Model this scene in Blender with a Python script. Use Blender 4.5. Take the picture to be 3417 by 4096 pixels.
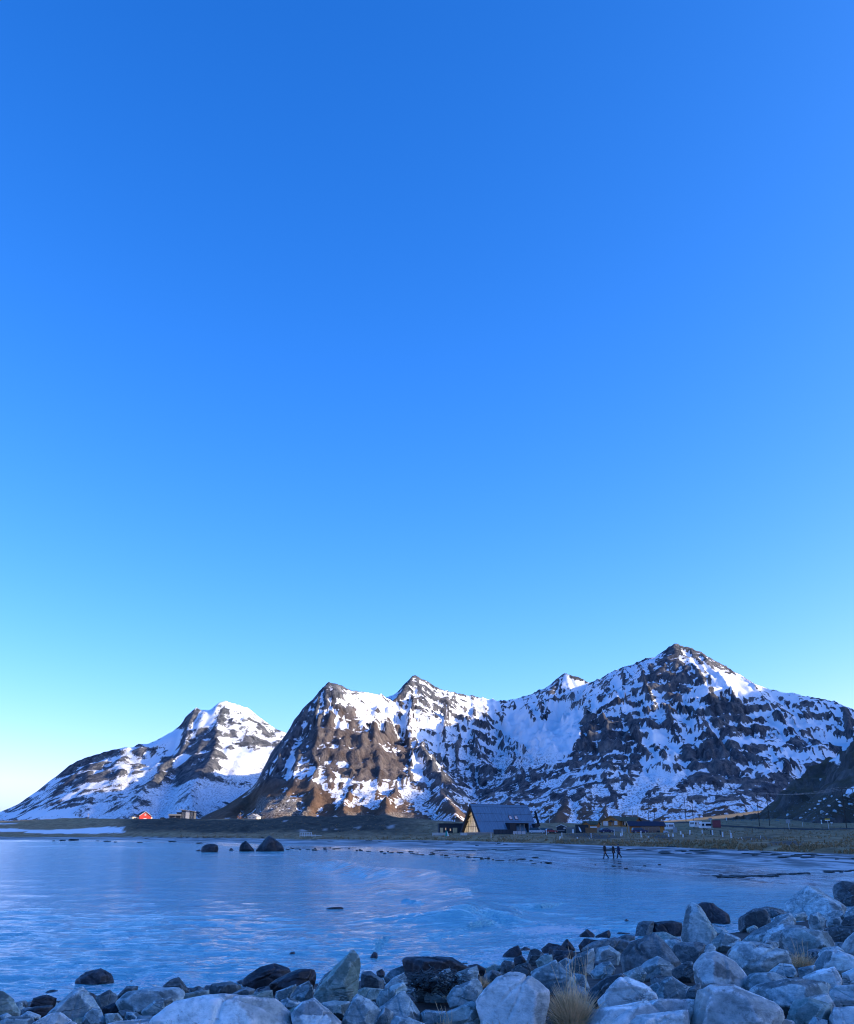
import bpy, bmesh, math, random
import numpy as np
from mathutils import Vector, Matrix

# ------------------------------------------------------------------ camera, sky, sun, exposure
for o in list(bpy.data.objects):
    bpy.data.objects.remove(o)
SC = bpy.context.scene
COL = SC.collection
PW, PH, F = 3417.0, 4096.0, 3800.0          # photograph size and focal length in its pixels
CX, CY, HZ = PW / 2, PH / 2, 3320.0          # HZ: row of the horizon
CAMZ = 3.7
PITCH = math.atan((HZ - CY) / F)
CP, SP = math.cos(PITCH), math.sin(PITCH)
cam_d = bpy.data.cameras.new('camera')
cam = bpy.data.objects.new('camera', cam_d)
COL.objects.link(cam)
cam.location = (0, 0, CAMZ)
cam.rotation_euler = (math.pi / 2 + PITCH, 0, 0)
cam_d.sensor_fit = 'HORIZONTAL'
cam_d.sensor_width = 36.0
cam_d.lens = 36.0 * F / PW
cam_d.clip_start = 0.1
cam_d.clip_end = 60000
SC.camera = cam

SUN_EL = math.radians(17.5)
SUN_AZ = math.radians(5.0)                   # sun stands to the right (+X), this much towards the viewer
sun_dir = Vector((math.cos(SUN_EL) * math.cos(SUN_AZ), -math.cos(SUN_EL) * math.sin(SUN_AZ), math.sin(SUN_EL)))
sd = bpy.data.lights.new('sun', 'SUN')
sd.energy = 2.6
sd.angle = math.radians(0.55)
sd.color = (1.0, 0.83, 0.63)
sun = bpy.data.objects.new('sun', sd)
COL.objects.link(sun)
sun.location = (300, -100, 400)
sun.rotation_euler = sun_dir.to_track_quat('Z', 'Y').to_euler()

world = bpy.data.worlds.new('World')
SC.world = world
world.use_nodes = True
wn = world.node_tree.nodes
wl = world.node_tree.links
for n in list(wn):
    wn.remove(n)
sky = wn.new('ShaderNodeTexSky')
sky.sky_type = 'NISHITA'
sky.sun_disc = False
sky.sun_elevation = SUN_EL
sky.sun_rotation = math.pi / 2 + SUN_AZ
sky.altitude = 0
sky.air_density = 0.6
sky.dust_density = 1.0
sky.ozone_density = 6.0
# the camera's colour response, the same for the whole sky: each channel its own gain and gamma
EXPOSURE = 1.3
sep = wn.new('ShaderNodeSeparateColor')
cmb = wn.new('ShaderNodeCombineColor')
chan = []
wl.new(sky.outputs[0], sep.inputs[0])
for i, (k_, g_) in enumerate(((36.0, 2.05), (3.7, 1.13), (3.25, 0.90))):
    a_ = wn.new('ShaderNodeMath'); a_.operation = 'MULTIPLY'; a_.inputs[1].default_value = 0.1
    m_ = wn.new('ShaderNodeMath'); m_.operation = 'MINIMUM'; m_.inputs[1].default_value = 4.0
    p_ = wn.new('ShaderNodeMath'); p_.operation = 'POWER'; p_.inputs[1].default_value = g_
    q_ = wn.new('ShaderNodeMath'); q_.operation = 'MULTIPLY'; q_.inputs[1].default_value = k_ / (2 ** EXPOSURE) / 0.15
    wl.new(sep.outputs[i], a_.inputs[0]); wl.new(a_.outputs[0], m_.inputs[0]); wl.new(m_.outputs[0], p_.inputs[0])
    l_ = wn.new('ShaderNodeMath'); l_.operation = 'MINIMUM'; l_.inputs[1].default_value = 18.0 / (2 ** EXPOSURE) / 0.15
    wl.new(p_.outputs[0], q_.inputs[0]); wl.new(q_.outputs[0], l_.inputs[0])
    chan.append(l_.outputs[0])
# bright sky stays white: red never above a share of green
gs_ = wn.new('ShaderNodeMath'); gs_.operation = 'MULTIPLY'; gs_.inputs[1].default_value = 0.80
rl_ = wn.new('ShaderNodeMath'); rl_.operation = 'MINIMUM'
wl.new(chan[1], gs_.inputs[0]); wl.new(chan[0], rl_.inputs[0]); wl.new(gs_.outputs[0], rl_.inputs[1])
wl.new(rl_.outputs[0], cmb.inputs[0]); wl.new(chan[1], cmb.inputs[1]); wl.new(chan[2], cmb.inputs[2])
bg = wn.new('ShaderNodeBackground')
bg.inputs['Strength'].default_value = 0.15
wo = wn.new('ShaderNodeOutputWorld')
wl.new(cmb.outputs[0], bg.inputs['Color'])
wl.new(bg.outputs[0], wo.inputs['Surface'])

world.cycles.sampling_method = 'MANUAL'
world.cycles.sample_map_resolution = 2048
vs = SC.view_settings
vs.view_transform = 'Standard'
vs.look = 'None'
vs.gamma = 1.0
vs.use_curve_mapping = False
vs.exposure = EXPOSURE + 0.42
SC.cycles.max_bounces = 6
SC.cycles.diffuse_bounces = 4
SC.cycles.glossy_bounces = 3
SC.cycles.transmission_bounces = 4
SC.cycles.volume_bounces = 0
SC.cycles.use_denoising = True
SC.cycles.pixel_filter_type = 'BLACKMAN_HARRIS'
SC.cycles.filter_width = 1.1
SC.cycles.use_adaptive_sampling = False

# ------------------------------------------------------------------ pixel <-> place
def ray(u, v):
    """direction of a photograph pixel (forward component 1)"""
    a = (u - CX) / F
    b = (CY - v) / F
    y = CP - b * SP
    z = SP + b * CP
    return np.array([a / y, 1.0, z / y])
def at(u, v, D):
    r = ray(u, v)
    return Vector((r[0] * D, D, CAMZ + r[2] * D))
def xat(u, D):
    return D * (u - CX) / F * CP
def to_px(x, y, z):
    z = z - CAMZ
    yc = y * CP + z * SP
    zc = -y * SP + z * CP
    return CX + F * x / yc, CY - F * zc / yc
def mpx(D):                                   # metres per photo pixel near the horizon
    return D * CP / F

# ------------------------------------------------------------------ numpy noise
_rs = np.random.RandomState(7)
_perm = _rs.permutation(1024)
_perm = np.concatenate([_perm, _perm, _perm])
_val = _rs.rand(1024) * 2 - 1
def _fade(t):
    return t * t * t * (t * (t * 6 - 15) + 10)
def noise2(x, y, seed=0):
    x = np.asarray(x, float) + seed * 17.31
    y = np.asarray(y, float) + seed * 9.77
    xi = np.floor(x).astype(int); yi = np.floor(y).astype(int)
    fx = _fade(x - xi); fy = _fade(y - yi)
    def h(i, j):
        return _val[_perm[(_perm[i & 1023] + j) & 1023]]
    a = h(xi, yi); b = h(xi + 1, yi); c = h(xi, yi + 1); d = h(xi + 1, yi + 1)
    return (a * (1 - fx) + b * fx) * (1 - fy) + (c * (1 - fx) + d * fx) * fy
def noise3(x, y, z, seed=0):
    x = np.asarray(x, float) + seed * 17.31
    y = np.asarray(y, float) + seed * 9.77
    z = np.asarray(z, float) + seed * 3.3
    zi = np.floor(z).astype(int); fz = _fade(z - zi)
    xi = np.floor(x).astype(int); yi = np.floor(y).astype(int)
    fx = _fade(x - xi); fy = _fade(y - yi)
    def h(i, j, k):
        return _val[_perm[(_perm[(_perm[i & 1023] + j) & 1023] + k) & 1023]]
    def pl(k):
        a = h(xi, yi, k); b = h(xi + 1, yi, k); c = h(xi, yi + 1, k); d = h(xi + 1, yi + 1, k)
        return (a * (1 - fx) + b * fx) * (1 - fy) + (c * (1 - fx) + d * fx) * fy
    return pl(zi) * (1 - fz) + pl(zi + 1) * fz
def fbm(x, y, oct=5, seed=0, gain=0.5):
    r = 0; a = 1; s = 0
    for i in range(oct):
        r = r + a * noise2(x * 2 ** i, y * 2 ** i, seed + i); s += a; a *= gain
    return r / s
def ridged(x, y, oct=5, seed=0, gain=0.5):
    r = 0; a = 1; s = 0
    for i in range(oct):
        r = r + a * (1 - np.abs(noise2(x * 2 ** i, y * 2 ** i, seed + i)) * 2); s += a; a *= gain
    return r / s
def fbm3(p, oct=4, seed=0, gain=0.5):
    r = 0; a = 1; s = 0
    for i in range(oct):
        r = r + a * noise3(p[:, 0] * 2 ** i, p[:, 1] * 2 ** i, p[:, 2] * 2 ** i, seed + i); s += a; a *= gain
    return r / s
def inpoly(u, v, poly):
    c = np.zeros(np.shape(u), bool)
    n = len(poly)
    for i in range(n):
        x0, y0 = poly[i]; x1, y1 = poly[(i + 1) % n]
        if y0 == y1:
            continue
        m = ((y0 > v) != (y1 > v)) & (u < (x1 - x0) * (v - y0) / (y1 - y0) + x0)
        c ^= m
    return c
def seg_dist(x, y, pts):
    """distance to a polyline and the signed side"""
    best = np.full(np.shape(x), 1e9); side = np.zeros(np.shape(x))
    for (x0, y0), (x1, y1) in zip(pts[:-1], pts[1:]):
        dx, dy = x1 - x0, y1 - y0
        t = np.clip(((x - x0) * dx + (y - y0) * dy) / (dx * dx + dy * dy), 0, 1)
        d = np.hypot(x - x0 - t * dx, y - y0 - t * dy)
        s = np.sign(dx * (y - y0) - dy * (x - x0))
        m = d < best
        best = np.where(m, d, best); side = np.where(m, s, side)
    return best, side
def sstep(a, b, x):
    t = np.clip((x - a) / (b - a), 0, 1)
    return t * t * (3 - 2 * t)

# ------------------------------------------------------------------ object helpers
def tag(o, label=None, cat=None, group=None, kind=None):
    if label: o['label'] = label
    if cat: o['category'] = cat
    if group: o['group'] = group
    if kind: o['kind'] = kind
    return o
def link_mesh(name, me, mat=None, parent=None):
    o = bpy.data.objects.new(name, me)
    COL.objects.link(o)
    if mat is not None:
        me.materials.append(mat)
    if parent is not None:
        o.parent = parent
    return o
def empty(name, loc, rz=0.0):
    o = bpy.data.objects.new(name, None)
    COL.objects.link(o)
    o.empty_display_size = 0.2
    o.location = loc
    o.rotation_euler = (0, 0, rz)
    return o
def grid_mesh(name, X, Y, Z, mat, attrs=None, smooth=True, flip=False):
    """X, Y, Z: arrays (rows, columns)"""
    nr, nc = X.shape
    co = np.stack([X, Y, Z], -1).reshape(-1, 3).astype(np.float32)
    i = np.arange(nr * nc).reshape(nr, nc)
    q = np.stack([i[:-1, :-1], i[:-1, 1:], i[1:, 1:], i[1:, :-1]], -1).reshape(-1, 4)
    if flip:
        q = q[:, ::-1]
    me = bpy.data.meshes.new(name)
    me.vertices.add(len(co)); me.vertices.foreach_set('co', co.ravel())
    me.loops.add(q.size); me.loops.foreach_set('vertex_index', q.ravel().astype(np.int32))
    me.polygons.add(len(q))
    me.polygons.foreach_set('loop_start', np.arange(0, q.size, 4, dtype=np.int32))
    me.polygons.foreach_set('loop_total', np.full(len(q), 4, np.int32))
    me.update(calc_edges=True)
    if smooth:
        me.polygons.foreach_set('use_smooth', np.ones(len(q), bool))
    for k, a in (attrs or {}).items():
        at_ = me.attributes.new(k, 'FLOAT', 'POINT')
        at_.data.foreach_set('value', np.asarray(a, np.float32).ravel())
    return link_mesh(name, me, mat)
class MB:
    """collects shapes, builds them as one mesh object"""
    def __init__(s):
        s.v = []; s.f = []
    def poly(s, verts, faces):
        n = len(s.v)
        s.v += [tuple(p) for p in verts]
        s.f += [tuple(i + n for i in f) for f in faces]
        return s
    def box(s, x0, x1, y0, y1, z0, z1):
        return s.poly([(x0, y0, z0), (x1, y0, z0), (x1, y1, z0), (x0, y1, z0), (x0, y0, z1), (x1, y0, z1), (x1, y1, z1), (x0, y1, z1)],
                      [(0, 3, 2, 1), (4, 5, 6, 7), (0, 1, 5, 4), (1, 2, 6, 5), (2, 3, 7, 6), (3, 0, 4, 7)])
    def prism(s, pts, a, b, axis='y'):
        """polygon pts (p, q) extruded from a to b along the axis; p, q are the other two axes in order"""
        def mk(p, q, t):
            return {'x': (t, p, q), 'y': (p, t, q), 'z': (p, q, t)}[axis]
        n = len(pts)
        vs_ = [mk(p, q, a) for p, q in pts] + [mk(p, q, b) for p, q in pts]
        fs = [tuple(range(n))[::-1], tuple(range(n, 2 * n))] + [(i, (i + 1) % n, n + (i + 1) % n, n + i) for i in range(n)]
        return s.poly(vs_, fs)
    def slab(s, a, b, c, d, th):
        """a quad a-b-c-d given a thickness along its normal"""
        a, b, c, d = map(Vector, (a, b, c, d))
        n = (b - a).cross(d - a).normalized() * th
        return s.poly([a, b, c, d, a + n, b + n, c + n, d + n], [(0, 3, 2, 1), (4, 5, 6, 7), (0, 1, 5, 4), (1, 2, 6, 5), (2, 3, 7, 6), (3, 0, 4, 7)])
    def tube(s, pts, r, n=8):
        pts = [Vector(p) for p in pts]
        rs = r if isinstance(r, (list, tuple)) else [r] * len(pts)
        vs_ = []; fs = []
        for i, p in enumerate(pts):
            t = (pts[min(i + 1, len(pts) - 1)] - pts[max(i - 1, 0)]).normalized()
            a = t.orthogonal().normalized(); b = t.cross(a)
            if i == 0:
                a0 = a
            else:
                a = (a0 - t * a0.dot(t)).normalized(); b = t.cross(a); a0 = a
            for k in range(n):
                w = 2 * math.pi * k / n
                vs_.append(p + (a * math.cos(w) + b * math.sin(w)) * rs[i])
        for i in range(len(pts) - 1):
            for k in range(n):
                fs.append((i * n + k, i * n + (k + 1) % n, (i + 1) * n + (k + 1) % n, (i + 1) * n + k))
        fs.append(tuple(range(n))[::-1]); fs.append(tuple(range((len(pts) - 1) * n, len(pts) * n)))
        return s.poly(vs_, fs)
    def build(s, name, mat, parent=None, bevel=0, smooth=False):
        me = bpy.data.meshes.new(name)
        me.from_pydata(s.v, [], s.f)
        bm = bmesh.new(); bm.from_mesh(me)
        bmesh.ops.recalc_face_normals(bm, faces=bm.faces)
        if bevel:
            bmesh.ops.bevel(bm, geom=list(bm.edges), offset=bevel, segments=2, affect='EDGES', profile=0.6, clamp_overlap=True)
        bm.to_mesh(me); bm.free()
        if smooth:
            for p in me.polygons: p.use_smooth = True
        return link_mesh(name, me, mat, parent)
def copy_tree(o, parent=None):
    c = o.copy(); COL.objects.link(c); c.parent = parent
    for ch in list(o.children):
        copy_tree(ch, c)
    return c

# ------------------------------------------------------------------ materials
class NT:
    def __init__(s, name):
        s.m = bpy.data.materials.new(name); s.m.use_nodes = True
        s.n = s.m.node_tree.nodes; s.l = s.m.node_tree.links
        s.bsdf = next(n for n in s.n if n.type == 'BSDF_PRINCIPLED')
        s.out = next(n for n in s.n if n.type == 'OUTPUT_MATERIAL')
    def _in(s, sock, val):
        if val is None: return
        if isinstance(val, bpy.types.NodeSocket): s.l.new(val, sock)
        else: sock.default_value = val
    def coord(s, which='Object'):
        return s.n.new('ShaderNodeTexCoord').outputs[which]
    def mapping(s, vec, scale=(1, 1, 1), rot=(0, 0, 0), loc=(0, 0, 0)):
        m = s.n.new('ShaderNodeMapping'); s.l.new(vec, m.inputs['Vector'])
        m.inputs['Scale'].default_value = scale; m.inputs['Rotation'].default_value = rot
        s._in(m.inputs['Location'], loc)
        return m.outputs[0]
    def noise(s, vec, scale, detail=4, rough=0.55, dist=0.0, kind='FBM'):
        t = s.n.new('ShaderNodeTexNoise'); s._in(t.inputs['Vector'], vec)
        t.inputs['Scale'].default_value = scale; t.inputs['Detail'].default_value = detail
        t.inputs['Roughness'].default_value = rough; t.inputs['Distortion'].default_value = dist
        t.noise_type = kind
        return t.outputs[0]
    def voro(s, vec, scale, feature='F1', out='Distance', rnd=1.0):
        t = s.n.new('ShaderNodeTexVoronoi'); s._in(t.inputs['Vector'], vec)
        t.feature = feature; t.inputs['Scale'].default_value = scale; t.inputs['Randomness'].default_value = rnd
        return t.outputs[out]
    def attr(s, name, out='Fac'):
        a = s.n.new('ShaderNodeAttribute'); a.attribute_name = name
        return a.outputs[out]
    def math(s, op, a, b=None, c=None, clamp=False):
        m = s.n.new('ShaderNodeMath'); m.operation = op; m.use_clamp = clamp
        s._in(m.inputs[0], a); s._in(m.inputs[1], b); s._in(m.inputs[2], c)
        return m.outputs[0]
    def ramp(s, fac, stops, interp='LINEAR'):
        r = s.n.new('ShaderNodeValToRGB'); s._in(r.inputs[0], fac)
        e = r.color_ramp.elements; r.color_ramp.interpolation = interp
        while len(e) > 1: e.remove(e[0])
        e[0].position = stops[0][0]; e[0].color = tuple(stops[0][1]) + (1,) if len(stops[0][1]) == 3 else stops[0][1]
        for p, c in stops[1:]:
            x = e.new(p); x.color = tuple(c) + (1,) if len(c) == 3 else c
        return r.outputs[0]
    def rng(s, val, a, b, c=0.0, d=1.0, smooth=False):
        m = s.n.new('ShaderNodeMapRange'); s._in(m.inputs[0], val)
        for i, x in zip((1, 2, 3, 4), (a, b, c, d)): s._in(m.inputs[i], x)
        m.interpolation_type = 'SMOOTHSTEP' if smooth else 'LINEAR'
        return m.outputs[0]
    def mix(s, fac, a, b, mode='MIX'):
        m = s.n.new('ShaderNodeMix'); m.data_type = 'RGBA'; m.blend_type = mode
        s._in(m.inputs[0], fac)
        for k, x in ((6, a), (7, b)):
            if isinstance(x, tuple) and len(x) == 3: x = x + (1,)
            s._in(m.inputs[k], x)
        return m.outputs[2]
    def bump(s, h, strength=0.5, dist=0.1, normal=None):
        b = s.n.new('ShaderNodeBump'); s._in(b.inputs['Height'], h)
        s._in(b.inputs['Strength'], strength); s._in(b.inputs['Distance'], dist)
        if normal is not None: s.l.new(normal, b.inputs['Normal'])
        return b.outputs[0]
    def set(s, color=None, rough=None, metal=None, normal=None, spec=None, emit=None, estr=None):
        B = s.bsdf.inputs
        if isinstance(color, tuple) and len(color) == 3: color = color + (1,)
        s._in(B['Base Color'], color); s._in(B['Roughness'], rough); s._in(B['Metallic'], metal)
        s._in(B['Specular IOR Level'], spec)
        if normal is not None: s.l.new(normal, B['Normal'])
        if emit is not None:
            s._in(B['Emission Color'], emit if not isinstance(emit, tuple) else emit + (1,)); s._in(B['Emission Strength'], estr)
        return s.m
def plain(name, color, rough=0.6, var=0.12, scale=3.0, metal=0.0, bump=0.0, spec=0.5):
    """a colour with a little worn, weathered variation"""
    t = NT(name); co = t.coord()
    n = t.noise(co, scale, 5, 0.6)
    lo = tuple(c * (1 - var) for c in color); hi = tuple(min(1, c * (1 + var)) for c in color)
    c = t.ramp(n, [(0.3, lo), (0.7, hi)])
    r = t.rng(n, 0.3, 0.7, max(0.02, rough - 0.07), min(1, rough + 0.07))
    nm = t.bump(t.noise(co, scale * 6, 4), bump, 0.02) if bump else None
    return t.set(c, r, metal, nm, spec)

# ------------------------------------------------------------------ mountains
def mountain_material(name, rock_a, rock_b, brown_tint, strata_rot, forest=0.0):
    t = NT(name); co = t.coord()
    dens = t.attr('snow'); vg = t.attr('brown_tint'); stp = t.attr('steep')
    m1 = t.mapping(co, (0.075, 0.030, 0.12), strata_rot)
    m2 = t.mapping(co, (0.16, 0.05, 0.05))
    n1 = t.noise(m1, 1.0, 10, 0.70, 0.6)
    n2 = t.noise(m2, 1.4, 9, 0.70, 0.4)
    n3 = t.noise(t.mapping(co, (1, 1, 1.3), strata_rot), 0.22, 6, 0.72)
    nn = t.math('ADD', t.math('MULTIPLY', n1, 0.36), t.math('ADD', t.math('MULTIPLY', n2, 0.34), t.math('MULTIPLY', n3, 0.30)))
    # noise about 0.5; density decides the share of snow
    s = t.math('ADD', dens, t.math('MULTIPLY', t.math('SUBTRACT', nn, 0.5), 3.0))
    mask = t.rng(s, 0.42, 0.58, 0, 1, True)
    # low birch scrub and boulders poke out of the snow
    sp = t.noise(co, 0.22, 3, 0.7)
    scrub = t.math('MULTIPLY', t.rng(sp, 0.50, 0.60, 0, 1, True), t.attr('scrub'))
    mask = t.math('MULTIPLY', mask, t.math('SUBTRACT', 1.0, scrub), clamp=True)
    rk = t.noise(t.mapping(co, (0.02, 0.02, 0.008)), 1.6, 8, 0.65, 0.8)
    rk2 = t.math('ADD', t.math('MULTIPLY', rk, 0.55), t.math('MULTIPLY', t.noise(t.mapping(co, (0.09, 0.09, 0.022)), 1.0, 7, 0.7, 0.4), 0.45))
    rock = t.ramp(rk2, [(0.38, tuple(c * 0.30 for c in rock_a)), (0.48, rock_a), (0.57, rock_b), (0.66, tuple(c * 1.5 for c in rock_b))])
    brown_col = t.ramp(t.noise(co, 0.05, 7, 0.7), [(0.3, tuple(c * 0.5 for c in brown_tint)), (0.55, brown_tint), (0.75, tuple(min(1, c * 1.5) for c in brown_tint))])
    base = t.mix(vg, rock, brown_col)
    talus = t.attr('talus')
    tc = t.ramp(t.noise(co, 0.30, 3, 0.7), [(0.42, (0.05, 0.045, 0.042)), (0.6, (0.42, 0.38, 0.33))])
    base = t.mix(talus, base, tc)
    colr = t.mix(mask, base, (0.80, 0.81, 0.83))
    h = t.math('ADD', t.noise(t.mapping(co, (1, 1, 0.45)), 0.05, 9, 0.70), t.math('ADD', t.math('MULTIPLY', t.noise(co, 0.22, 5, 0.7), 0.30), t.math('MULTIPLY', mask, 0.06)))
    st = t.rng(mask, 0, 1, 0.85, 0.16)
    nm = t.bump(h, st, 22.0)
    return t.set(colr, t.rng(mask, 0, 1, 0.9, 0.55), 0, nm, 0.25)

def ridge_height(X, Y, ridges, slope, power, base=-12.0, floor=-25.0):
    """ridges: list of polylines of (x, y, z[, slope])"""
    H = np.full(X.shape, floor)
    wx = X + 34 * fbm(X / 260, Y / 260, 4, 31) + 9 * fbm(X / 60, Y / 60, 3, 35)
    wy = Y + 34 * fbm(X / 260, Y / 260, 4, 41) + 9 * fbm(X / 60, Y / 60, 3, 45)
    for rd in ridges:
        sl = rd[0] if isinstance(rd[0], (int, float)) else slope
        pts = rd[1:] if isinstance(rd[0], (int, float)) else rd
        for p, q in zip(pts[:-1], pts[1:]):
            dx, dy = q[0] - p[0], q[1] - p[1]
            t = np.clip(((wx - p[0]) * dx + (wy - p[1]) * dy) / (dx * dx + dy * dy), 0, 1)
            d = np.hypot(wx - p[0] - t * dx, wy - p[1] - t * dy)
            zr = p[2] + t * (q[2] - p[2]) - base
            L = np.maximum(zr, 5) / sl
            h = base + zr * np.maximum(1 - d / (L * power), 0) ** power
            H = np.maximum(H, h)
    return H

def fit_skyline(X, Y, Z, sky_pts, nb=420):
    """scale heights per bearing so that the crest stands where the photograph shows it"""
    tb = np.array([[ray(u, v)[0], ray(u, v)[2]] for u, v in sky_pts])
    B = X / Y
    E = (Z - CAMZ) / Y
    b0, b1 = tb[0, 0], tb[-1, 0]
    k = np.clip(((B - b0) / (b1 - b0) * nb).astype(int), -1, nb)
    A = np.full(nb, -1.0)
    inside = (k >= 0) & (k < nb)
    np.maximum.at(A, k[inside], E[inside])
    bc = b0 + (np.arange(nb) + 0.5) / nb * (b1 - b0)
    T = np.interp(bc, tb[:, 0], tb[:, 1])
    fac = np.where(A > 0.002, T / np.maximum(A, 0.002), 1.0)
    fac = np.clip(fac, 0.4, 2.2)
    kern = np.hanning(15); kern /= kern.sum()
    fac = np.convolve(np.pad(fac, 7, mode='edge'), kern, mode='valid')
    f = np.interp(B, bc, fac)
    return np.where(Z > CAMZ, CAMZ + (Z - CAMZ) * f, Z)

def crest_damp(X, Y, Z, sky_pts, lo=0.80, hi=0.98, k=0.78):
    """1 on the faces, small close to the skyline: crests stay as smooth as the photograph shows them"""
    tb = np.array([[ray(u, v)[0], ray(u, v)[2]] for u, v in sky_pts])
    T = np.maximum(np.interp(X / Y, tb[:, 0], tb[:, 1]), 0.004)
    return 1 - k * sstep(lo, hi, (Z - CAMZ) / Y / T)

def paint(U, V, base, areas, seed, warp=16.0, fu=9.0, fv=7.0):
    """areas: (value, polygon in photograph pixels[, soft])"""
    D = np.full(U.shape, base)
    wu = U + warp * fbm(U / 45, V / 45, 4, seed) * 1.6
    wv = V + warp * fbm(U / 45, V / 45, 4, seed + 9) * 1.6
    for val, poly in areas:
        acc = 0
        for du, dv in ((0, 0), (fu, 0), (-fu, 0), (0, fv), (0, -fv)):
            acc = acc + inpoly(wu + du, wv + dv, poly)
        a = acc / 5.0
        D = D * (1 - a) + val * a
    return D

def steepness(X, Y, Z):
    gx = np.gradient(Z, axis=1) / np.gradient(X, axis=1)
    gy = np.gradient(Z, axis=0) / np.gradient(Y, axis=0)
    return np.hypot(gx, gy), gx, gy

def blur(Z, n):
    k = np.ones(n) / n
    pad = n // 2
    A = np.apply_along_axis(lambda r: np.convolve(np.pad(r, pad, mode='edge'), k, mode='valid')[:len(r)], 1, Z)
    return np.apply_along_axis(lambda r: np.convolve(np.pad(r, pad, mode='edge'), k, mode='valid')[:len(r)], 0, A)

def uphill(X, Y, Z, steps, ds, nb=5):
    """position reached by walking up the fall line; noise read there makes streaks that run downhill"""
    B = blur(Z, nb)
    gx = np.gradient(B, axis=1) / np.gradient(X, axis=1); gy = np.gradient(B, axis=0) / np.gradient(Y, axis=0)
    xs_, ys_ = X[0], Y[:, 0]
    px, py = X.copy(), Y.copy()
    for _ in range(steps):
        i = np.clip(np.searchsorted(xs_, px) - 1, 0, len(xs_) - 1); j = np.clip(np.searchsorted(ys_, py) - 1, 0, len(ys_) - 1)
        a, b = gx[j, i], gy[j, i]; g = np.hypot(a, b) + 1e-3
        px = px + ds * a / g; py = py + ds * b / g
    return px, py

def pr(lst):
    """list of (u, v, D) -> world"""
    return [tuple(at(u, v, D)) for u, v, D in lst]

# --- far mountain on the photograph's left side
SKY1 = [(-300, 3300), (-120, 3290), (0, 3248), (68, 3220), (137, 3173), (199, 3125), (288, 3056), (342, 3032), (473, 2996), (507, 2988), (534, 2994), (545, 2977), (589, 2977),
        (616, 2967), (685, 2929), (719, 2905), (753, 2857), (781, 2834), (836, 2845), (870, 2813), (904, 2806), (959, 2823), (1000, 2840), (1041, 2871), (1096, 2912), (1147, 2933), (1300, 3010), (1500, 3080)]
R1 = [pr([(-200, 3300, 3300), (0, 3248, 3400), (137, 3173, 3450), (288, 3056, 3500), (473, 2996, 3550), (616, 2967, 3550), (753, 2857, 3550), (836, 2845, 3600), (904, 2806, 3600),
          (1000, 2840, 3650), (1147, 2933, 3700), (1300, 3010, 3750), (1500, 3080, 3800)]),
      pr([(781, 2834, 3560), (700, 2985, 3250), (600, 3120, 2950), (520, 3230, 2650)]),
      pr([(904, 2806, 3600), (872, 2900, 3400), (850, 3000, 3200), (820, 3110, 2950), (760, 3220, 2650)]),
      pr([(545, 2977, 3540), (440, 3120, 3200), (350, 3220, 2850)]),
      pr([(1060, 2890, 3660), (1090, 3000, 3400), (1080, 3120, 3050), (1060, 3230, 2700)])]
xs = np.arange(-2150, -150, 7.0); ys = np.arange(2350, 4150, 9.0)
X, Y = np.meshgrid(xs, ys)
Z = ridge_height(X, Y, R1, 0.62, 1.35)
hh = np.clip(Z / 450, 0, 1)
Z = fit_skyline(X, Y, Z, SKY1)
hh = hh * crest_damp(X, Y, Z, SKY1, 0.82, 0.98, 0.7)
Z = Z + hh ** 0.7 * (26 * ridged(X / 210, Y / 210, 5, 3) + 15 * ridged(X / 55, Y / 70, 4, 5) - 18)
px, py = uphill(X, Y, Z, 16, 12.0)
stk1 = fbm(px / 30, py / 30, 3, 401)
Z = Z - 7 * hh ** 0.7 * np.abs(fbm(px / 45, py / 45, 3, 405))
Z = fit_skyline(X, Y, Z, SKY1)
st, gx, gy = steepness(X, Y, Z)
U, V = to_px(X, Y, Z)
S1 = paint(U, V, 0.42, [
    (0.36, [(-50, 3300), (137, 3160), (342, 3020), (480, 3000), (440, 3120), (300, 3220), (150, 3290)]),
    (0.62, [(540, 3180), (760, 3110), (1000, 3030), (1090, 3040), (1010, 3150), (860, 3230), (640, 3260)]),
    (0.66, [(616, 2970), (719, 2905), (770, 2900), (700, 3020), (600, 3080), (560, 3060)]),
    (0.44, [(830, 2870), (870, 2813), (1000, 2840), (1147, 2933), (1140, 2990), (960, 3000), (860, 2990)]),
    (1.0, [(940, 2990), (1080, 2996), (1085, 3030), (1040, 3060), (930, 3030)]),
    (-0.15, [(596, 3131), (658, 3042), (699, 3029), (692, 3084), (753, 3042), (884, 3042), (877, 3084), (712, 3131)]),
    (-0.10, [(705, 2930), (719, 2905), (753, 2857), (781, 2834), (806, 2842), (770, 2900), (730, 2930)]),
    (-0.05, [(740, 2990), (790, 2940), (850, 2880), (875, 2960), (860, 3030), (800, 3030), (750, 3020)]),
    (0.15, [(530, 3020), (545, 2977), (589, 2977), (560, 3010)]),
    (-0.10, [(870, 2900), (890, 2830), (920, 2830), (935, 2900), (960, 2960), (920, 2940)]),
    (-0.05, [(290, 3090), (400, 3040), (470, 3040), (440, 3110), (330, 3150), (200, 3180)]),
    (0.0, [(420, 3090), (460, 3060), (470, 3120), (420, 3160)]),
    (-0.05, [(985, 2850), (1010, 2860), (1060, 2910), (1100, 2950), (1060, 2950), (1010, 2900)]),
    (0.0, [(940, 2840), (960, 2850), (985, 2920), (1000, 2960), (965, 2930)]),
], 11)
S1 = 0.08 + S1 - 0.40 * (st - 0.80) + np.clip((blur(Z, 9) - Z) / 10.0, -0.2, 0.2) + 0.75 * stk1
scrub1 = 0.75 * sstep(3010, 3130, V) * sstep(250, 500, U)
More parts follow.
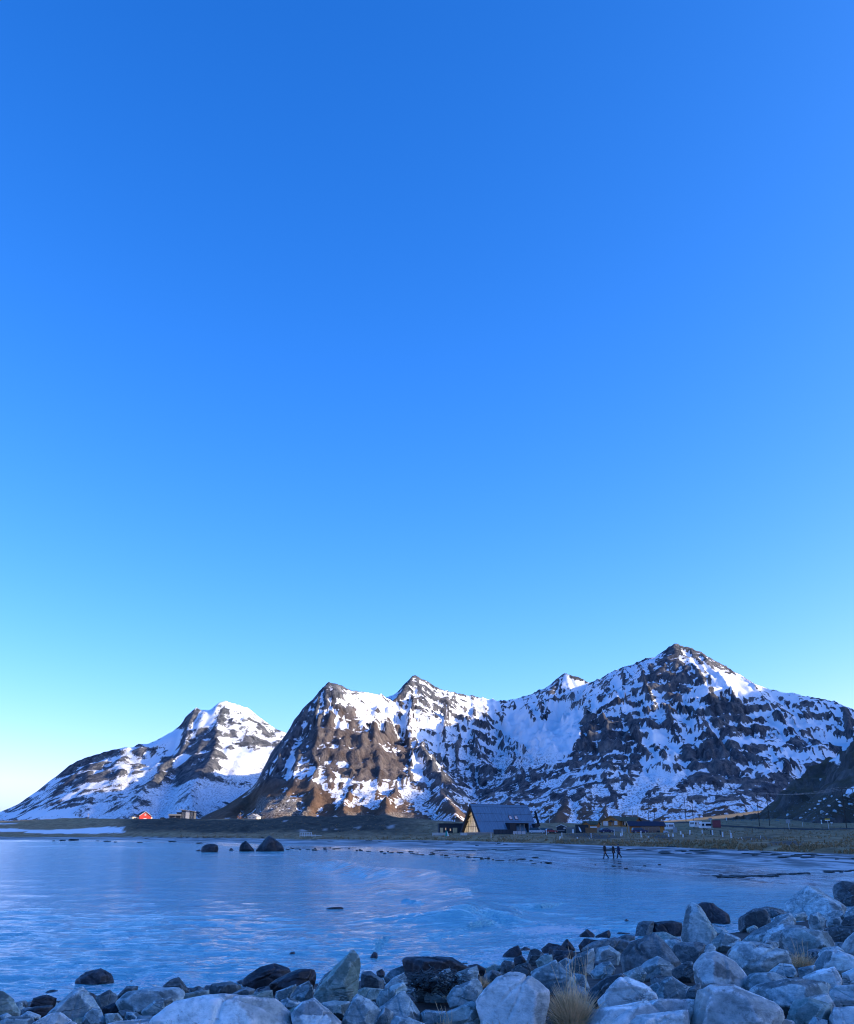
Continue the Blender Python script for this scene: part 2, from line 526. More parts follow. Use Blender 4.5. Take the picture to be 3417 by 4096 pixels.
MM1 = mountain_material('far_mountain_rock_and_snow', (0.085, 0.092, 0.108), (0.19, 0.185, 0.18), (0.10, 0.075, 0.055), (0.2, 0.1, -0.9))
m1 = grid_mesh('mountain', X, Y, Z, MM1, {'snow': S1, 'brown_tint': np.zeros_like(X), 'steep': st, 'scrub': scrub1, 'talus': np.zeros_like(X)})
tag(m1, 'far snowy mountain with a long slope down to the sea behind the red barn', 'mountain', kind='structure')

# --- the massif of the two middle peaks, the snow bowl and the high pyramid
SKY2 = [(780, 3275), (822, 3262), (911, 3220), (1020, 3138), (1089, 3000), (1144, 2936), (1178, 2874), (1219, 2826), (1267, 2778), (1288, 2751), (1318, 2729), (1356, 2737), (1397, 2759), (1473, 2771),
        (1521, 2778), (1572, 2786), (1603, 2754), (1634, 2716), (1661, 2703), (1692, 2713), (1726, 2737), (1774, 2761), (1836, 2773), (1911, 2788), (1959, 2795), (2007, 2805), (2062, 2795),
        (2123, 2778), (2164, 2757), (2200, 2740), (2221, 2722), (2245, 2696), (2280, 2698), (2325, 2712), (2367, 2733), (2429, 2694), (2499, 2667), (2575, 2639), (2644, 2615), (2672, 2587),
        (2697, 2575), (2735, 2583), (2769, 2594), (2825, 2618), (2860, 2642), (2908, 2667), (2964, 2701), (3033, 2740), (3103, 2764), (3172, 2774), (3242, 2788), (3325, 2802), (3381, 2823),
        (3417, 2840), (3520, 2880), (3700, 2920), (3900, 2930)]
R2 = [pr([(1318, 2729, 2480), (1397, 2759, 2560), (1572, 2786, 2700), (1661, 2703, 2850), (1774, 2761, 2900), (1959, 2795, 2980), (2062, 2795, 2980), (2200, 2740, 2960), (2255, 2696, 2950), (2367, 2733, 2900),
          (2499, 2667, 2650), (2644, 2615, 2540), (2697, 2575, 2500), (2769, 2594, 2480), (2908, 2667, 2420), (3033, 2740, 2360), (3172, 2774, 2300), (3325, 2802, 2250), (3520, 2880, 2180), (3900, 2930, 2100)]),
      # the steep left arete of the first peak
      [0.95] + pr([(1318, 2729, 2480), (1230, 2815, 2380), (1178, 2874, 2300), (1120, 2955, 2200), (1050, 3090, 2080), (960, 3190, 1950), (850, 3255, 1830)]),
      [0.42] + pr([(1089, 3000, 2180), (1010, 3140, 1950), (911, 3218, 1780), (822, 3260, 1660), (770, 3272, 1600)]),
      [0.36] + pr([(1010, 3190, 1960), (1150, 3170, 2010), (1300, 3160, 2040), (1450, 3158, 2050), (1600, 3168, 2040), (1730, 3200, 2000), (1820, 3240, 1950)]),
      # front buttresses of the first peak
      [1.0] + pr([(1318, 2729, 2480), (1345, 2850, 2340), (1330, 2960, 2240), (1290, 3080, 2120), (1230, 3190, 1930), (1180, 3260, 1700)]),
      [1.05] + pr([(1420, 2765, 2580), (1450, 2870, 2420), (1440, 2990, 2280), (1420, 3100, 2140), (1400, 3200, 1920), (1380, 3265, 1700)]),
      [1.0] + pr([(1521, 2778, 2660), (1570, 2880, 2470), (1610, 3000, 2290), (1590, 3110, 2120), (1580, 3200, 1920), (1560, 3265, 1720)]),
      [0.85] + pr([(1572, 2786, 2700), (1660, 2900, 2500), (1740, 3010, 2300), (1790, 3110, 2100), (1830, 3200, 1900), (1860, 3265, 1740)]),
      [0.8] + pr([(1774, 2761, 2900), (1850, 2880, 2720), (1930, 2980, 2530), (2010, 3090, 2280), (2060, 3180, 2030), (2080, 3260, 1800)]),
      [0.75] + pr([(1959, 2795, 2980), (2040, 2880, 2820), (2080, 2950, 2650)]),
      # ribs of the pyramid
      [0.8] + pr([(2499, 2667, 2650), (2430, 2790, 2500), (2370, 2880, 2370), (2330, 3000, 2220), (2280, 3120, 2050), (2240, 3240, 1850)]),
      [0.95] + pr([(2575, 2639, 2590), (2540, 2790, 2430), (2500, 2900, 2300), (2470, 3030, 2160), (2440, 3150, 1990), (2420, 3255, 1800)]),
      [0.9] + pr([(2697, 2575, 2500), (2690, 2700, 2400), (2720, 2850, 2270), (2700, 2980, 2160), (2720, 3110, 2010), (2700, 3245, 1810)]),
      [0.9] + pr([(2769, 2594, 2480), (2840, 2740, 2340), (2900, 2880, 2210), (2930, 3000, 2090), (2940, 3110, 1980), (2930, 3230, 1790)]),
      [0.95] + pr([(2964, 2701, 2390), (3040, 2840, 2250), (3060, 2960, 2130), (3090, 3090, 2010), (3100, 3220, 1800)]),
      [0.9] + pr([(3172, 2774, 2300), (3230, 2900, 2170), (3260, 3020, 2040), (3270, 3200, 1800)]),
      [0.9] + pr([(3381, 2823, 2220), (3420, 2930, 2090), (3440, 3060, 1930), (3450, 3220, 1740)]),
      # the range goes on behind the middle crest, out of sight, shaped to shade the far mountain
      [0.8] + pr([(1774, 2761, 2900), (1800, 2830, 3150), (1760, 2830, 3350), (1700, 2850, 3500)])]
xs = np.arange(-900, 1500, 4.6); ys = np.concatenate([np.arange(1560, 3010, 5.4), np.arange(3010, 3760, 25.0)])
X, Y = np.meshgrid(xs, ys)
Z = ridge_height(X, Y, R2, 0.72, 1.30)
hh = np.clip(Z / 420, 0, 1)
Z = fit_skyline(X, Y, Z, SKY2)
amp = hh ** 0.6 * crest_damp(X, Y, Z, SKY2)
wxx = X + 18 * fbm(X / 120, Y / 120, 3, 51)
ribs_ = (1.5 * ridged(wxx / 42, Y / 260, 4, 53) ** 2 - 0.2) * sstep(70, 150, Z)       # upright ribs and gullies of the walls
Z = Z + amp * (26 * ridged(X / 190, Y / 190, 5, 13) + 17 * ridged(X / 62, Y / 62, 4, 15) + 10 * ridged(X / 26, Y / 26, 3, 18) + 30 * ribs_ - 40)
px, py = uphill(X, Y, Z, 18, 9.0)
stk2 = fbm(px / 22, py / 22, 3, 411)
Z = Z - amp * (16 * np.abs(fbm(px / 36, py / 36, 3, 415)) - 3) - amp * 5 * np.abs(noise2(X / 13, Y / 13, 421))
# rock steps: slope broken into ledges and walls
led = 34.0 + 8 * fbm(X / 300, Y / 300, 2, 61)
q = (Z + 26 * fbm(X / 160, Y / 160, 3, 63) + 0.10 * X) / led
fr = q - np.floor(q)
stepd = (sstep(0.25, 0.75, fr) - fr) * led
Z = Z + stepd * 0.50 * amp * sstep(40, 130, Z)
Z = fit_skyline(X, Y, Z, SKY2)
st, gx, gy = steepness(X, Y, Z)
U, V = to_px(X, Y, Z)
S2 = paint(U, V, 0.40, [
    # first peak
    (0.08, [(980, 3180), (1089, 2980), (1178, 2850), (1267, 2770), (1318, 2720), (1390, 2750), (1420, 2800), (1400, 2870), (1300, 2900), (1200, 3020), (1080, 3110)]),
    (-0.12, [(1200, 3030), (1260, 2900), (1330, 2860), (1420, 2830), (1530, 2830), (1640, 2950), (1650, 3060), (1590, 3110), (1450, 3110), (1300, 3090)]),
    (0.66, [(1397, 2755), (1521, 2770), (1572, 2780), (1661, 2695), (1774, 2755), (2010, 2795), (1960, 2880), (1800, 2910), (1640, 2935), (1570, 2890), (1500, 2830), (1400, 2800)]),
    (0.30, [(1572, 2795), (1634, 2716), (1661, 2703), (1650, 2740), (1600, 2790)]),
    (0.45, [(1640, 2730), (1740, 2760), (1820, 2830), (1780, 2850), (1690, 2790)]),
    (0.85, [(1305, 2820), (1340, 2840), (1375, 2890), (1400, 2910), (1370, 2925), (1335, 2880)]),
    (0.85, [(1440, 2860), (1490, 2815), (1490, 2870), (1465, 2920), (1445, 2910)]),
    (0.72, [(1370, 2790), (1440, 2800), (1520, 2850), (1560, 2920), (1530, 2920), (1440, 2840)]),
    (0.70, [(1335, 3040), (1395, 3045), (1380, 3060), (1345, 3065)]),
    (0.55, [(1100, 3080), (1180, 3040), (1215, 3085), (1160, 3110), (1250, 3110), (1320, 3130), (1310, 3150), (1180, 3130), (1080, 3150)]),
    (0.80, [(1450, 3110), (1500, 3105), (1505, 3150), (1480, 3235), (1440, 3235), (1455, 3170)]),
    (0.72, [(1515, 3120), (1550, 3130), (1560, 3170), (1520, 3170)]),
    (0.70, [(1280, 3140), (1340, 3130), (1390, 3160), (1380, 3240), (1345, 3240), (1310, 3170)]),
    (-0.28, [(760, 3300), (830, 3240), (930, 3190), (1030, 3130), (1120, 3110), (1250, 3130), (1330, 3170), (1330, 3300)]),
    (-0.25, [(1300, 3225), (1450, 3235), (1620, 3230), (1760, 3260), (1830, 3300), (1300, 3300)]),
    # streaked slope and snow bowl
    (0.66, [(1640, 2935), (1800, 2915), (1960, 2885), (2060, 2930), (2170, 3030), (2100, 3080), (1960, 3090), (1830, 3060), (1720, 3000)]),
    (0.97, [(2000, 2900), (2040, 2830), (2123, 2800), (2200, 2790), (2330, 2850), (2310, 2930), (2290, 3010), (2200, 3060), (2130, 3020)]),
    (0.55, [(2040, 2800), (2123, 2778), (2200, 2745), (2240, 2780), (2140, 2830), (2050, 2850)]),
    (0.30, [(2100, 2850), (2180, 2820), (2230, 2850), (2180, 2880)]),
    (0.10, [(1640, 3010), (1700, 3040), (1830, 3080), (1880, 3100), (1870, 3180), (1760, 3200), (1650, 3180), (1640, 3100)]),
    (0.82, [(1650, 3010), (1685, 3020), (1690, 3090), (1720, 3130), (1680, 3130), (1655, 3080)]),
    (0.85, [(1625, 3150), (1660, 3170), (1690, 3230), (1670, 3240), (1610, 3180)]),
    (0.82, [(1740, 3180), (1760, 3130), (1780, 3130), (1765, 3180), (1745, 3210)]),
    (0.80, [(1790, 3170), (1810, 3160), (1800, 3210), (1780, 3210)]),
    (0.20, [(1880, 3060), (2010, 3080), (2160, 3070), (2200, 3110), (2170, 3200), (2000, 3210), (1890, 3190)]),
    (0.24, [(1700, 3200), (2300, 3200), (2350, 3300), (1700, 3300)]),
    (0.20, [(2250, 3100), (2420, 3090), (2520, 3110), (2480, 3190), (2400, 3290), (2250, 3290)]),
    (0.22, [(2560, 3180), (2700, 3160), (2780, 3230), (3000, 3225), (3050, 3290), (2500, 3290)]),
    # the pyramid
    (0.70, [(2225, 2800), (2367, 2733), (2429, 2690), (2499, 2660), (2644, 2610), (2665, 2640), (2620, 2700), (2540, 2760), (2430, 2800), (2380, 2850), (2280, 2850)]),
    (0.78, [(2255, 2696), (2325, 2712), (2360, 2735), (2300, 2760), (2230, 2760)]),
    (0.16, [(2660, 2600), (2697, 2570), (2720, 2590), (2700, 2640), (2740, 2660), (2770, 2720), (2740, 2740), (2660, 2700), (2620, 2660)]),
    (0.85, [(2735, 2605), (2790, 2640), (2850, 2690), (2900, 2690), (2964, 2735), (3060, 2770), (2990, 2790), (2900, 2760), (2820, 2690), (2750, 2640)]),
    (0.22, [(2760, 2600), (2830, 2612), (2910, 2662), (3020, 2735), (2960, 2712), (2870, 2665), (2800, 2640)]),
    (0.92, [(2855, 2720), (2885, 2730), (2895, 2780), (2870, 2785)]),
    (0.85, [(2780, 2740), (2830, 2720), (2850, 2780), (2780, 2800), (2730, 2800)]),
    (0.70, [(3100, 2770), (3172, 2770), (3250, 2795), (3290, 2815), (3200, 2810), (3120, 2795)]),
    (0.25, [(3000, 2800), (3100, 2790), (3180, 2820), (3150, 2900), (3060, 2930), (2980, 2860)]),
    (0.20, [(2900, 2780), (2990, 2800), (3010, 2880), (2940, 2940), (2860, 2960), (2830, 2900)]),
    (0.18, [(3200, 2820), (3417, 2840), (3430, 2920), (3330, 2930), (3250, 2900)]),
    (0.62, [(3010, 2850), (3060, 2900), (3120, 2890), (3190, 2850), (3310, 2920), (3400, 2925), (3390, 2950), (3200, 2960), (3080, 2950), (3010, 2940)]),
    (0.48, [(3060, 2960), (3400, 2950), (3380, 3010), (3200, 3060), (3080, 3050)]),
    (0.06, [(2350, 2860), (2440, 2835), (2530, 2860), (2560, 2910), (2570, 2990), (2580, 3060), (2500, 3100), (2380, 3090), (2300, 3060), (2320, 2950)]),
    (0.65, [(2380, 2850), (2480, 2800), (2560, 2820), (2480, 2850), (2430, 2855)]),
    (0.20, [(2560, 2690), (2640, 2660), (2680, 2720), (2640, 2790), (2570, 2740)]),
    (0.20, [(2650, 2760), (2720, 2700), (2770, 2740), (2740, 2780), (2690, 2800)]),
    (0.55, [(2560, 2740), (2650, 2770), (2760, 2790), (2780, 2860), (2640, 2870), (2580, 2830)]),
    (0.97, [(2552, 2905), (2600, 2905), (2645, 2915), (2648, 2955), (2610, 2985), (2575, 2985), (2560, 2950)]),
    (0.15, [(2560, 2935), (2600, 2930), (2610, 2955), (2580, 2965)]),
    (0.92, [(2650, 3000), (2690, 2985), (2700, 2945), (2720, 2990), (2715, 3015), (2670, 3020)]),
    (0.70, [(2700, 2880), (2840, 2900), (2830, 2920), (2720, 2915)]),
    (0.72, [(2720, 2950), (2790, 2950), (2780, 2975), (2730, 2970)]),
    (0.06, [(2700, 3020), (2790, 2990), (2830, 3000), (2800, 3080), (2720, 3080), (2670, 3060)]),
    (0.72, [(2560, 2990), (2610, 3000), (2620, 3080), (2570, 3060)]),
    (0.97, [(2555, 3095), (2600, 3090), (2640, 3105), (2620, 3150), (2580, 3170), (2560, 3220), (2500, 3255), (2480, 3250), (2510, 3200), (2530, 3150)]),
    (0.88, [(2640, 3150), (2700, 3100), (2775, 3078), (2768, 3105), (2720, 3140), (2660, 3165)]),
    (0.75, [(2310, 3210), (2350, 3165), (2440, 3160), (2460, 3180), (2370, 3190), (2330, 3230)]),
    (0.62, [(2310, 3110), (2350, 3080), (2450, 3080), (2440, 3100), (2340, 3120)]),
    (0.04, [(2700, 3160), (2740, 3110), (2800, 3070), (2850, 2970), (2930, 2965), (3000, 2975), (3040, 3000), (3040, 3100), (3140, 3080), (3160, 3120), (3140, 3235), (3000, 3215), (2880, 3205), (2780, 3215)]),
    (0.95, [(3040, 3105), (3090, 3080), (3130, 3060), (3115, 3090), (3060, 3110)]),
    (0.85, [(2700, 3165), (2730, 3180), (2780, 3222), (2830, 3220), (2895, 3208), (2830, 3235), (2760, 3240), (2710, 3200)]),
    (0.85, [(2900, 3145), (2925, 3158), (2920, 3178), (2905, 3165)]),
    (0.70, [(2935, 3228), (2985, 3222), (2980, 3238), (2940, 3240)]),
    (0.80, [(3000, 3225), (3035, 3225), (3035, 3248), (2995, 3248)]),
    (0.80, [(2740, 2820), (2800, 2800), (2860, 2840), (2800, 2850)]),
    (0.60, [(2560, 3000), (2640, 2995), (2700, 3030), (2660, 3080), (2600, 3080)]),
], 23)
hold = 1 - 0.75 * sstep(0.6, 0.8, S2)
S2 = 0.06 + S2 * 1.12 - hold * 0.42 * np.clip(st - 0.95, -0.28, 0.9) + hold * (np.clip((blur(Z, 9) - Z) / 11.0, -0.25, 0.25) + np.clip((blur(Z, 3) - Z) / 2.0, -0.26, 0.26)) + (0.35 + 0.5 * hold) * stk2
veg_sun2 = sstep(3080, 3200, V + 40 * fbm(X / 120, Y / 120, 3, 71)) * sstep(1900, 1500, U)
veg_sun2 = np.maximum(veg_sun2, 0.8 * sstep(3190, 3240, V))
veg_sun2 = np.maximum(veg_sun2, 0.42 * sstep(2780, 2900, V + 130 * fbm(X / 60, Y / 60, 3, 73)) * sstep(1720, 1600, U) * sstep(1180, 1330, U))  # warm sunlight tone painted into the rock of the first peak's face
scrub2 = np.maximum(0.8 * sstep(3050, 3180, V), 0.8 * sstep(2960, 3060, V) * sstep(1650, 1900, U) * sstep(2300, 2150, U))
tal2 = paint(U, V, 0.0, [(0.9, [(1050, 3190), (1110, 3180), (1190, 3190), (1240, 3280), (1000, 3290)]), (0.6, [(1000, 3260), (1700, 3255), (1700, 3300), (1000, 3300)])], 29)
MM2 = mountain_material('mountain_rock_and_snow', (0.085, 0.090, 0.105), (0.19, 0.18, 0.175), (0.175, 0.105, 0.066), (0.5, 0.35, 0.35))
m2 = grid_mesh('mountain', X, Y, Z, MM2, {'snow': S2, 'brown_tint': veg_sun2, 'steep': st, 'scrub': scrub2, 'talus': tal2})
tag(m2, 'broad snow-streaked massif of several peaks rising behind the village', 'mountain', kind='structure')

# ------------------------------------------------------------------ the land: bank, sea bed, beach, dunes, meadow
#        bearing   waterline  foot of grass  inner edge   inland a      inland b      far
PROF = [(-1500, 340, (400, 1.0), (430, 2.0), (520, 4.5), (700, 9.0), (900, 8.0)),
        (0,     340, (400, 1.0), (430, 2.2), (520, 4.5), (700, 9.5), (900, 8.5)),
        (300,   335, (395, 1.0), (430, 2.2), (520, 4.7), (700, 11.6), (900, 10.5)),
        (520,   325, (385, 1.0), (400, 2.0), (470, 6.0), (560, 9.3), (720, 11.0)),
        (760,   290, (345, 1.1), (365, 2.0), (430, 5.5), (530, 8.9), (720, 10.8)),
        (1000,  225, (320, 1.1), (340, 2.0), (400, 5.0), (470, 7.7), (800, 12.2)),
        (1100,  215, (306, 1.1), (327, 2.0), (400, 5.6), (490, 9.2), (800, 11.0)),
        (1186,  205, (293, 1.1), (315, 1.9), (400, 5.9), (500, 10.6), (800, 9.0)),
        (1340,  195, (285, 1.1), (305, 1.9), (380, 4.9), (490, 9.5), (800, 8.0)),
        (1550,  180, (272, 1.1), (292, 1.8), (370, 4.5), (480, 9.8), (800, 8.0)),
        (1750,  155, (255, 1.1), (275, 1.8), (330, 2.8), (450, 7.6), (800, 7.5)),
        (2000,  130, (225, 1.1), (245, 1.7), (320, 2.8), (480, 6.5), (800, 7.5)),
        (2250,  107, (195, 1.1), (212, 1.7), (310, 2.7), (480, 6.8), (800, 8.0)),
        (2500,  95,  (172, 1.1), (188, 1.7), (310, 2.8), (400, 5.0), (800, 9.0)),
        (2750,  86,  (152, 1.1), (166, 1.7), (310, 3.0), (420, 6.6), (800, 10.0)),
        (3000,  77,  (135, 1.1), (150, 1.7), (310, 3.3), (430, 6.6), (800, 14.0)),
        (3417,  66,  (112, 1.1), (126, 1.8), (300, 3.6), (430, 6.5), (800, 20.0)),
        (4500,  60,  (80, 1.1),  (95, 1.9),  (280, 3.7), (430, 7.0), (800, 30.0)),
        (9000,  50,  (70, 1.1),  (85, 1.9),  (280, 3.7), (430, 7.0), (800, 30.0))]
_U = np.array([p[0] for p in PROF], float)
_D = []; _Zk = []
for p in PROF:
    d0, (df, zf) = p[1], p[2]
    _D.append([d0 - 30, d0, d0 + 0.45 * (df - d0), df, df + 0.45 * (p[3][0] - df), p[3][0], p[4][0], p[5][0], p[6][0], 1500, 4000])
    _Zk.append([-1.0, 0.0, 0.42, zf, zf + 0.62, p[3][1], p[4][1], p[5][1], p[6][1], float(np.interp(p[0], [2300, 2500, 2750, 3000, 3400], [10, 13, 19, 30, 46])), 6.0])
_D = np.array(_D, float); _Zk = np.array(_Zk, float)
NEAR_W = [(-120, 18), (-30, 20.5), (-12, 24.0), (-5, 27.0), (0, 29.5), (3, 33.5), (9, 38.5), (14, 43.5), (22, 53), (29, 63), (60, 76), (160, 110)]
def bearing(x, y):
    return CX + np.asarray(x) / np.maximum(y, 4.0) * F / CP
def bank_d(x, y):
    d, s = seg_dist(np.asarray(x, float), np.asarray(y, float), NEAR_W)
    return -d * s                                # positive on the viewer's side
def bank_z(x, y):
    d = bank_d(x, y)
    z = np.where(d > 0, -0.15 + 0.125 * d, -0.15 + 0.16 * d)
    return np.clip(np.where(z > 1.75, 1.75 + (z - 1.75) * 0.12, z), -1.6, 2.6)
def land(x, y, parts=False):
    x = np.asarray(x, float); y = np.asarray(y, float)
    ub = np.clip(bearing(x, y), _U[0], _U[-1])
    Dk = np.stack([np.interp(ub, _U, _D[:, k]) for k in range(_D.shape[1])], -1)
    Zk = np.stack([np.interp(ub, _U, _Zk[:, k]) for k in range(_D.shape[1])], -1)
    z = np.full(x.shape, -1.0); s = np.zeros(x.shape)
    for k in range(_D.shape[1] - 1):
        t = (y - Dk[..., k]) / (Dk[..., k + 1] - Dk[..., k])
        m = t >= 0
        tt = np.clip(t, 0, 1)
        if k in (2, 3, 6):
            tt = tt * tt * (3 - 2 * tt)
        z = np.where(m, Zk[..., k] + tt * (Zk[..., k + 1] - Zk[..., k]), z)
        s = np.where(m, k + np.clip(t, 0, 1), s)  # 1 = waterline, 3 = foot of the grass, 5 inner edge, 7 crest
    g = sstep(3.0, 3.6, s)
    wob = sstep(1.2, 2.0, s)
    z = z + g * 0.22 * fbm(x / 9, y / 14, 4, 81) * np.clip(y / 250, 0.5, 2) + wob * 0.05 * fbm(x / 20, y / 30, 3, 83)
    dn = sstep(5.0, 5.6, s) * sstep(7.6, 6.9, s) * sstep(1800, 1500, ub) * sstep(430, 560, ub)
    z = z + dn * (1.5 * fbm(x / 16, y / 26, 4, 85) + 0.5 * ridged(x / 7, y / 10, 3, 87) - 0.2)
    md = sstep(3.2, 3.8, s) * sstep(6.0, 5.5, s) * sstep(2500, 2750, ub)
    z = z + md * (0.55 * fbm(x / 14, y / 22, 3, 91))
    bz = bank_z(x, y)
    isb = bz > z
    z = np.maximum(z, bz)
    if parts:
        return z, s, ub, dn, isb
    return z
def ground_at(u, D):
    x = xat(u, D)
    return Vector((x, D, float(land(np.array([x]), np.array([D]))[0])))

def far_rows(ya, yb, n):
    return 1.0 / np.linspace(1.0 / ya, 1.0 / yb, n)
ys = np.concatenate([np.linspace(-30, 12, 22)[:-1], far_rows(12, 60, 60)[:-1], far_rows(60, 1000, 420)[:-1], np.geomspace(1000, 12000, 30)])
tt = np.concatenate([np.linspace(-3.0, -0.62, 30)[:-1], np.linspace(-0.62, 0.62, 420)[:-1], np.linspace(0.62, 3.0, 30)])
T, Y = np.meshgrid(tt, ys)
X = T * (Y + 45.0)
Z, S, UB, DN, ISB = land(X, Y, True)
Z = np.where(Y > 4000, 4.0, Z)
wob = 0.35 * fbm(X / 12, Y / 30, 4, 95)
grass = sstep(2.93, 3.12, S + wob * 0.55) * (~ISB)
wet = sstep(2.8, 1.3, S + wob * 0.4) * (~ISB)
Upx, Vpx = to_px(X, Y, Z)
snowg = paint(Upx, Vpx, 0.0, [
    (1.0, [(92, 3333), (104, 3327), (-60, 3326), (-60, 3314), (52, 3314), (120, 3321), (250, 3318), (360, 3312), (440, 3306), (470, 3311), (495, 3308), (488, 3320), (503, 3332), (370, 3335), (200, 3335)]),
    (1.0, [(-60, 3293), (0, 3294), (40, 3293), (75, 3295), (30, 3297), (-60, 3298)]),
    (0.9, [(1130, 3286), (1142, 3281), (1148, 3282), (1136, 3288)]),
], 97, 2.0, 2.0, 0.8) * (Y > 150)
sandd = paint(Upx, Vpx, 0.0, [
    (0.9, [(1195, 3325), (1200, 3312), (1215, 3318), (1235, 3325)]), (0.9, [(1290, 3322), (1294, 3309), (1310, 3322)]), (0.9, [(1322, 3312), (1340, 3314), (1350, 3325)]),
    (0.8, [(1420, 3309), (1440, 3305), (1445, 3316), (1430, 3316)]), (0.9, [(1545, 3306), (1580, 3296), (1583, 3300), (1565, 3316), (1550, 3315)]),
    (0.8, [(1250, 3310), (1258, 3306), (1262, 3313)])], 99, 2.0, 2.0, 1.0) * (Y > 150)
track = paint(Upx, Vpx, 0.0, [(1.0, [(2240, 3338), (2360, 3332), (2480, 3345), (2500, 3352), (2400, 3354), (2290, 3348)]), (1.0, [(2580, 3336), (2640, 3340), (2700, 3352), (2680, 3358), (2620, 3352)]),
                              (1.0, [(2950, 3352), (3040, 3345), (3110, 3350), (3060, 3356), (2980, 3358)]),
                              (1.0, [(3075, 3369), (3130, 3367), (3180, 3365), (3230, 3379), (3150, 3381), (3080, 3380)])], 101, 3.0) * (Y > 120)
t = NT('land_sand_grass_snow'); co = t.coord()
g = t.attr('grass'); w = t.attr('wet'); sc = t.attr('s'); dk = t.attr('dune')
band = t.n.new('ShaderNodeCombineXYZ'); t._in(band.inputs[0], t.math('MULTIPLY', t.attr('bear'), 0.004)); t._in(band.inputs[1], t.math('MULTIPLY', sc, 9.0))
nb = t.noise(band.outputs[0], 1.0, 7, 0.62, 0.5)
nb2 = t.noise(band.outputs[0], 3.5, 5, 0.65, 0.3)
sand_dry = t.ramp(nb, [(0.42, (0.10, 0.115, 0.12)), (0.5, (0.21, 0.235, 0.24)), (0.57, (0.56, 0.58, 0.59))])
sand_wet = t.ramp(nb, [(0.42, (0.045, 0.055, 0.06)), (0.5, (0.10, 0.12, 0.125)), (0.59, (0.34, 0.37, 0.38))])
sand = t.mix(w, sand_dry, sand_wet)
gn = t.noise(t.mapping(co, (1.0, 0.35, 1.0)), 0.35, 7, 0.7)
gm = t.noise(co, 0.035, 4, 0.6)
gcol = t.ramp(gn, [(0.30, (0.09, 0.058, 0.03)), (0.5, (0.27, 0.18, 0.09)), (0.7, (0.46, 0.33, 0.18))])
gcol = t.mix(t.rng(gm, 0.4, 0.65), gcol, t.ramp(gn, [(0.3, (0.13, 0.095, 0.045)), (0.7, (0.38, 0.29, 0.15))]))
dcol = t.ramp(gn, [(0.30, (0.016, 0.014, 0.010)), (0.55, (0.065, 0.054, 0.035)), (0.75, (0.16, 0.13, 0.08))])
gcol = t.mix(dk, gcol, dcol)
c = t.mix(g, sand, gcol)
c = t.mix(t.attr('track'), c, (0.06, 0.06, 0.062))
c = t.mix(t.attr('bare'), c, (0.40, 0.38, 0.35))
c = t.mix(t.attr('bank'), c, t.ramp(t.noise(co, 2.5, 6, 0.7), [(0.35, (0.012, 0.012, 0.013)), (0.7, (0.09, 0.085, 0.08))]))
c = t.mix(t.attr('snowp'), c, (0.80, 0.82, 0.84))
pool = t.rng(nb2, 0.42, 0.58, 0, 1, True)
rw = t.rng(pool, 0, 1, 0.38, 0.06)
rough = t.mix(w, (0.8, 0.8, 0.8), rw)
rough = t.mix(g, rough, (0.95, 0.95, 0.95))
hgt = t.math('ADD', t.math('MULTIPLY', t.noise(co, 1.3, 5, 0.65), t.rng(g, 0, 1, 0.10, 1.0)), t.math('MULTIPLY', nb, 0.10))
bst = t.rng(w, 0, 1, 0.7, 0.10)
nm = t.bump(hgt, bst, 0.35)
LAND_M = t.set(c, rough, 0, nm, t.rng(w, 0, 1, 0.2, 0.45))
gobj = grid_mesh('ground', X, Y, Z, LAND_M, {'grass': grass, 'wet': wet, 's': S, 'dune': DN, 'bear': UB + X * 6, 'snowp': snowg, 'bare': sandd, 'track': track, 'bank': ISB.astype(float)})
tag(gobj, 'beach sand, grassy dunes and winter meadow round the bay', 'ground', kind='structure')

# ------------------------------------------------------------------ the shaded hillside beside the beach, rising out of the frame
HILL_MAIN = [(1150, -1100, 300), (760, -700, 270), (640, -300, 232), (600, -60, 216), (590, 110, 222), (585, 260, 285), (575, 400, 315), (575, 540, 300), (575, 630, 275), (610, 720, 120)]
R4 = [[0.95] + HILL_MAIN,
      [1.5] + pr([(3760, 2560, 560), (3560, 2740, 580), (3440, 2890, 600), (3400, 2960, 615), (3384, 3000, 620)]),
      [0.95] + pr([(3400, 3000, 625), (3327, 3020, 640), (3249, 3051, 640), (3199, 3083, 640), (3172, 3103, 640)]),
      [0.55] + pr([(3172, 3150, 560), (3100, 3232, 560), (3000, 3252, 570), (2860, 3266, 585)]),
      [0.60] + pr([(3520, 3000, 520), (3440, 3110, 480), (3330, 3215, 440), (3260, 3270, 420)])]
xs = np.concatenate([np.arange(90, 420, 2.6), np.arange(420, 1500, 9.0)]); ys = np.concatenate([np.arange(-1400, 330, 22.0), np.arange(330, 760, 4.0), np.arange(760, 1000, 12)])
X, Y = np.meshgrid(xs, ys)
H = np.full(X.shape, -12.0)
wx = X + 10 * fbm(X / 70, Y / 70, 4, 131); wy = Y + 10 * fbm(X / 70, Y / 70, 4, 141)
for rd in R4:
    sl = rd[0]
    for p, q in zip(rd[1:-1], rd[2:]):
        dx, dy = q[0] - p[0], q[1] - p[1]
        tq = np.clip(((wx - p[0]) * dx + (wy - p[1]) * dy) / (dx * dx + dy * dy), 0, 1)
        d = np.hypot(wx - p[0] - tq * dx, wy - p[1] - tq * dy)
        zr = p[2] + tq * (q[2] - p[2]) + 4
        L = np.maximum(zr, 3) / sl
        H = np.maximum(H, -4 + zr * np.maximum(1 - d / (L * 1.25), 0) ** 1.25)
hh = np.clip(H / 60, 0, 1)
H = H + hh * (5 * ridged(X / 40, Y / 40, 4, 151) + 2.2 * ridged(X / 13, Y / 13, 3, 153) - 4) + sstep(3, 9, H) * 0.8 * fbm(X / 6, Y / 6, 3, 155)
led = 9.0
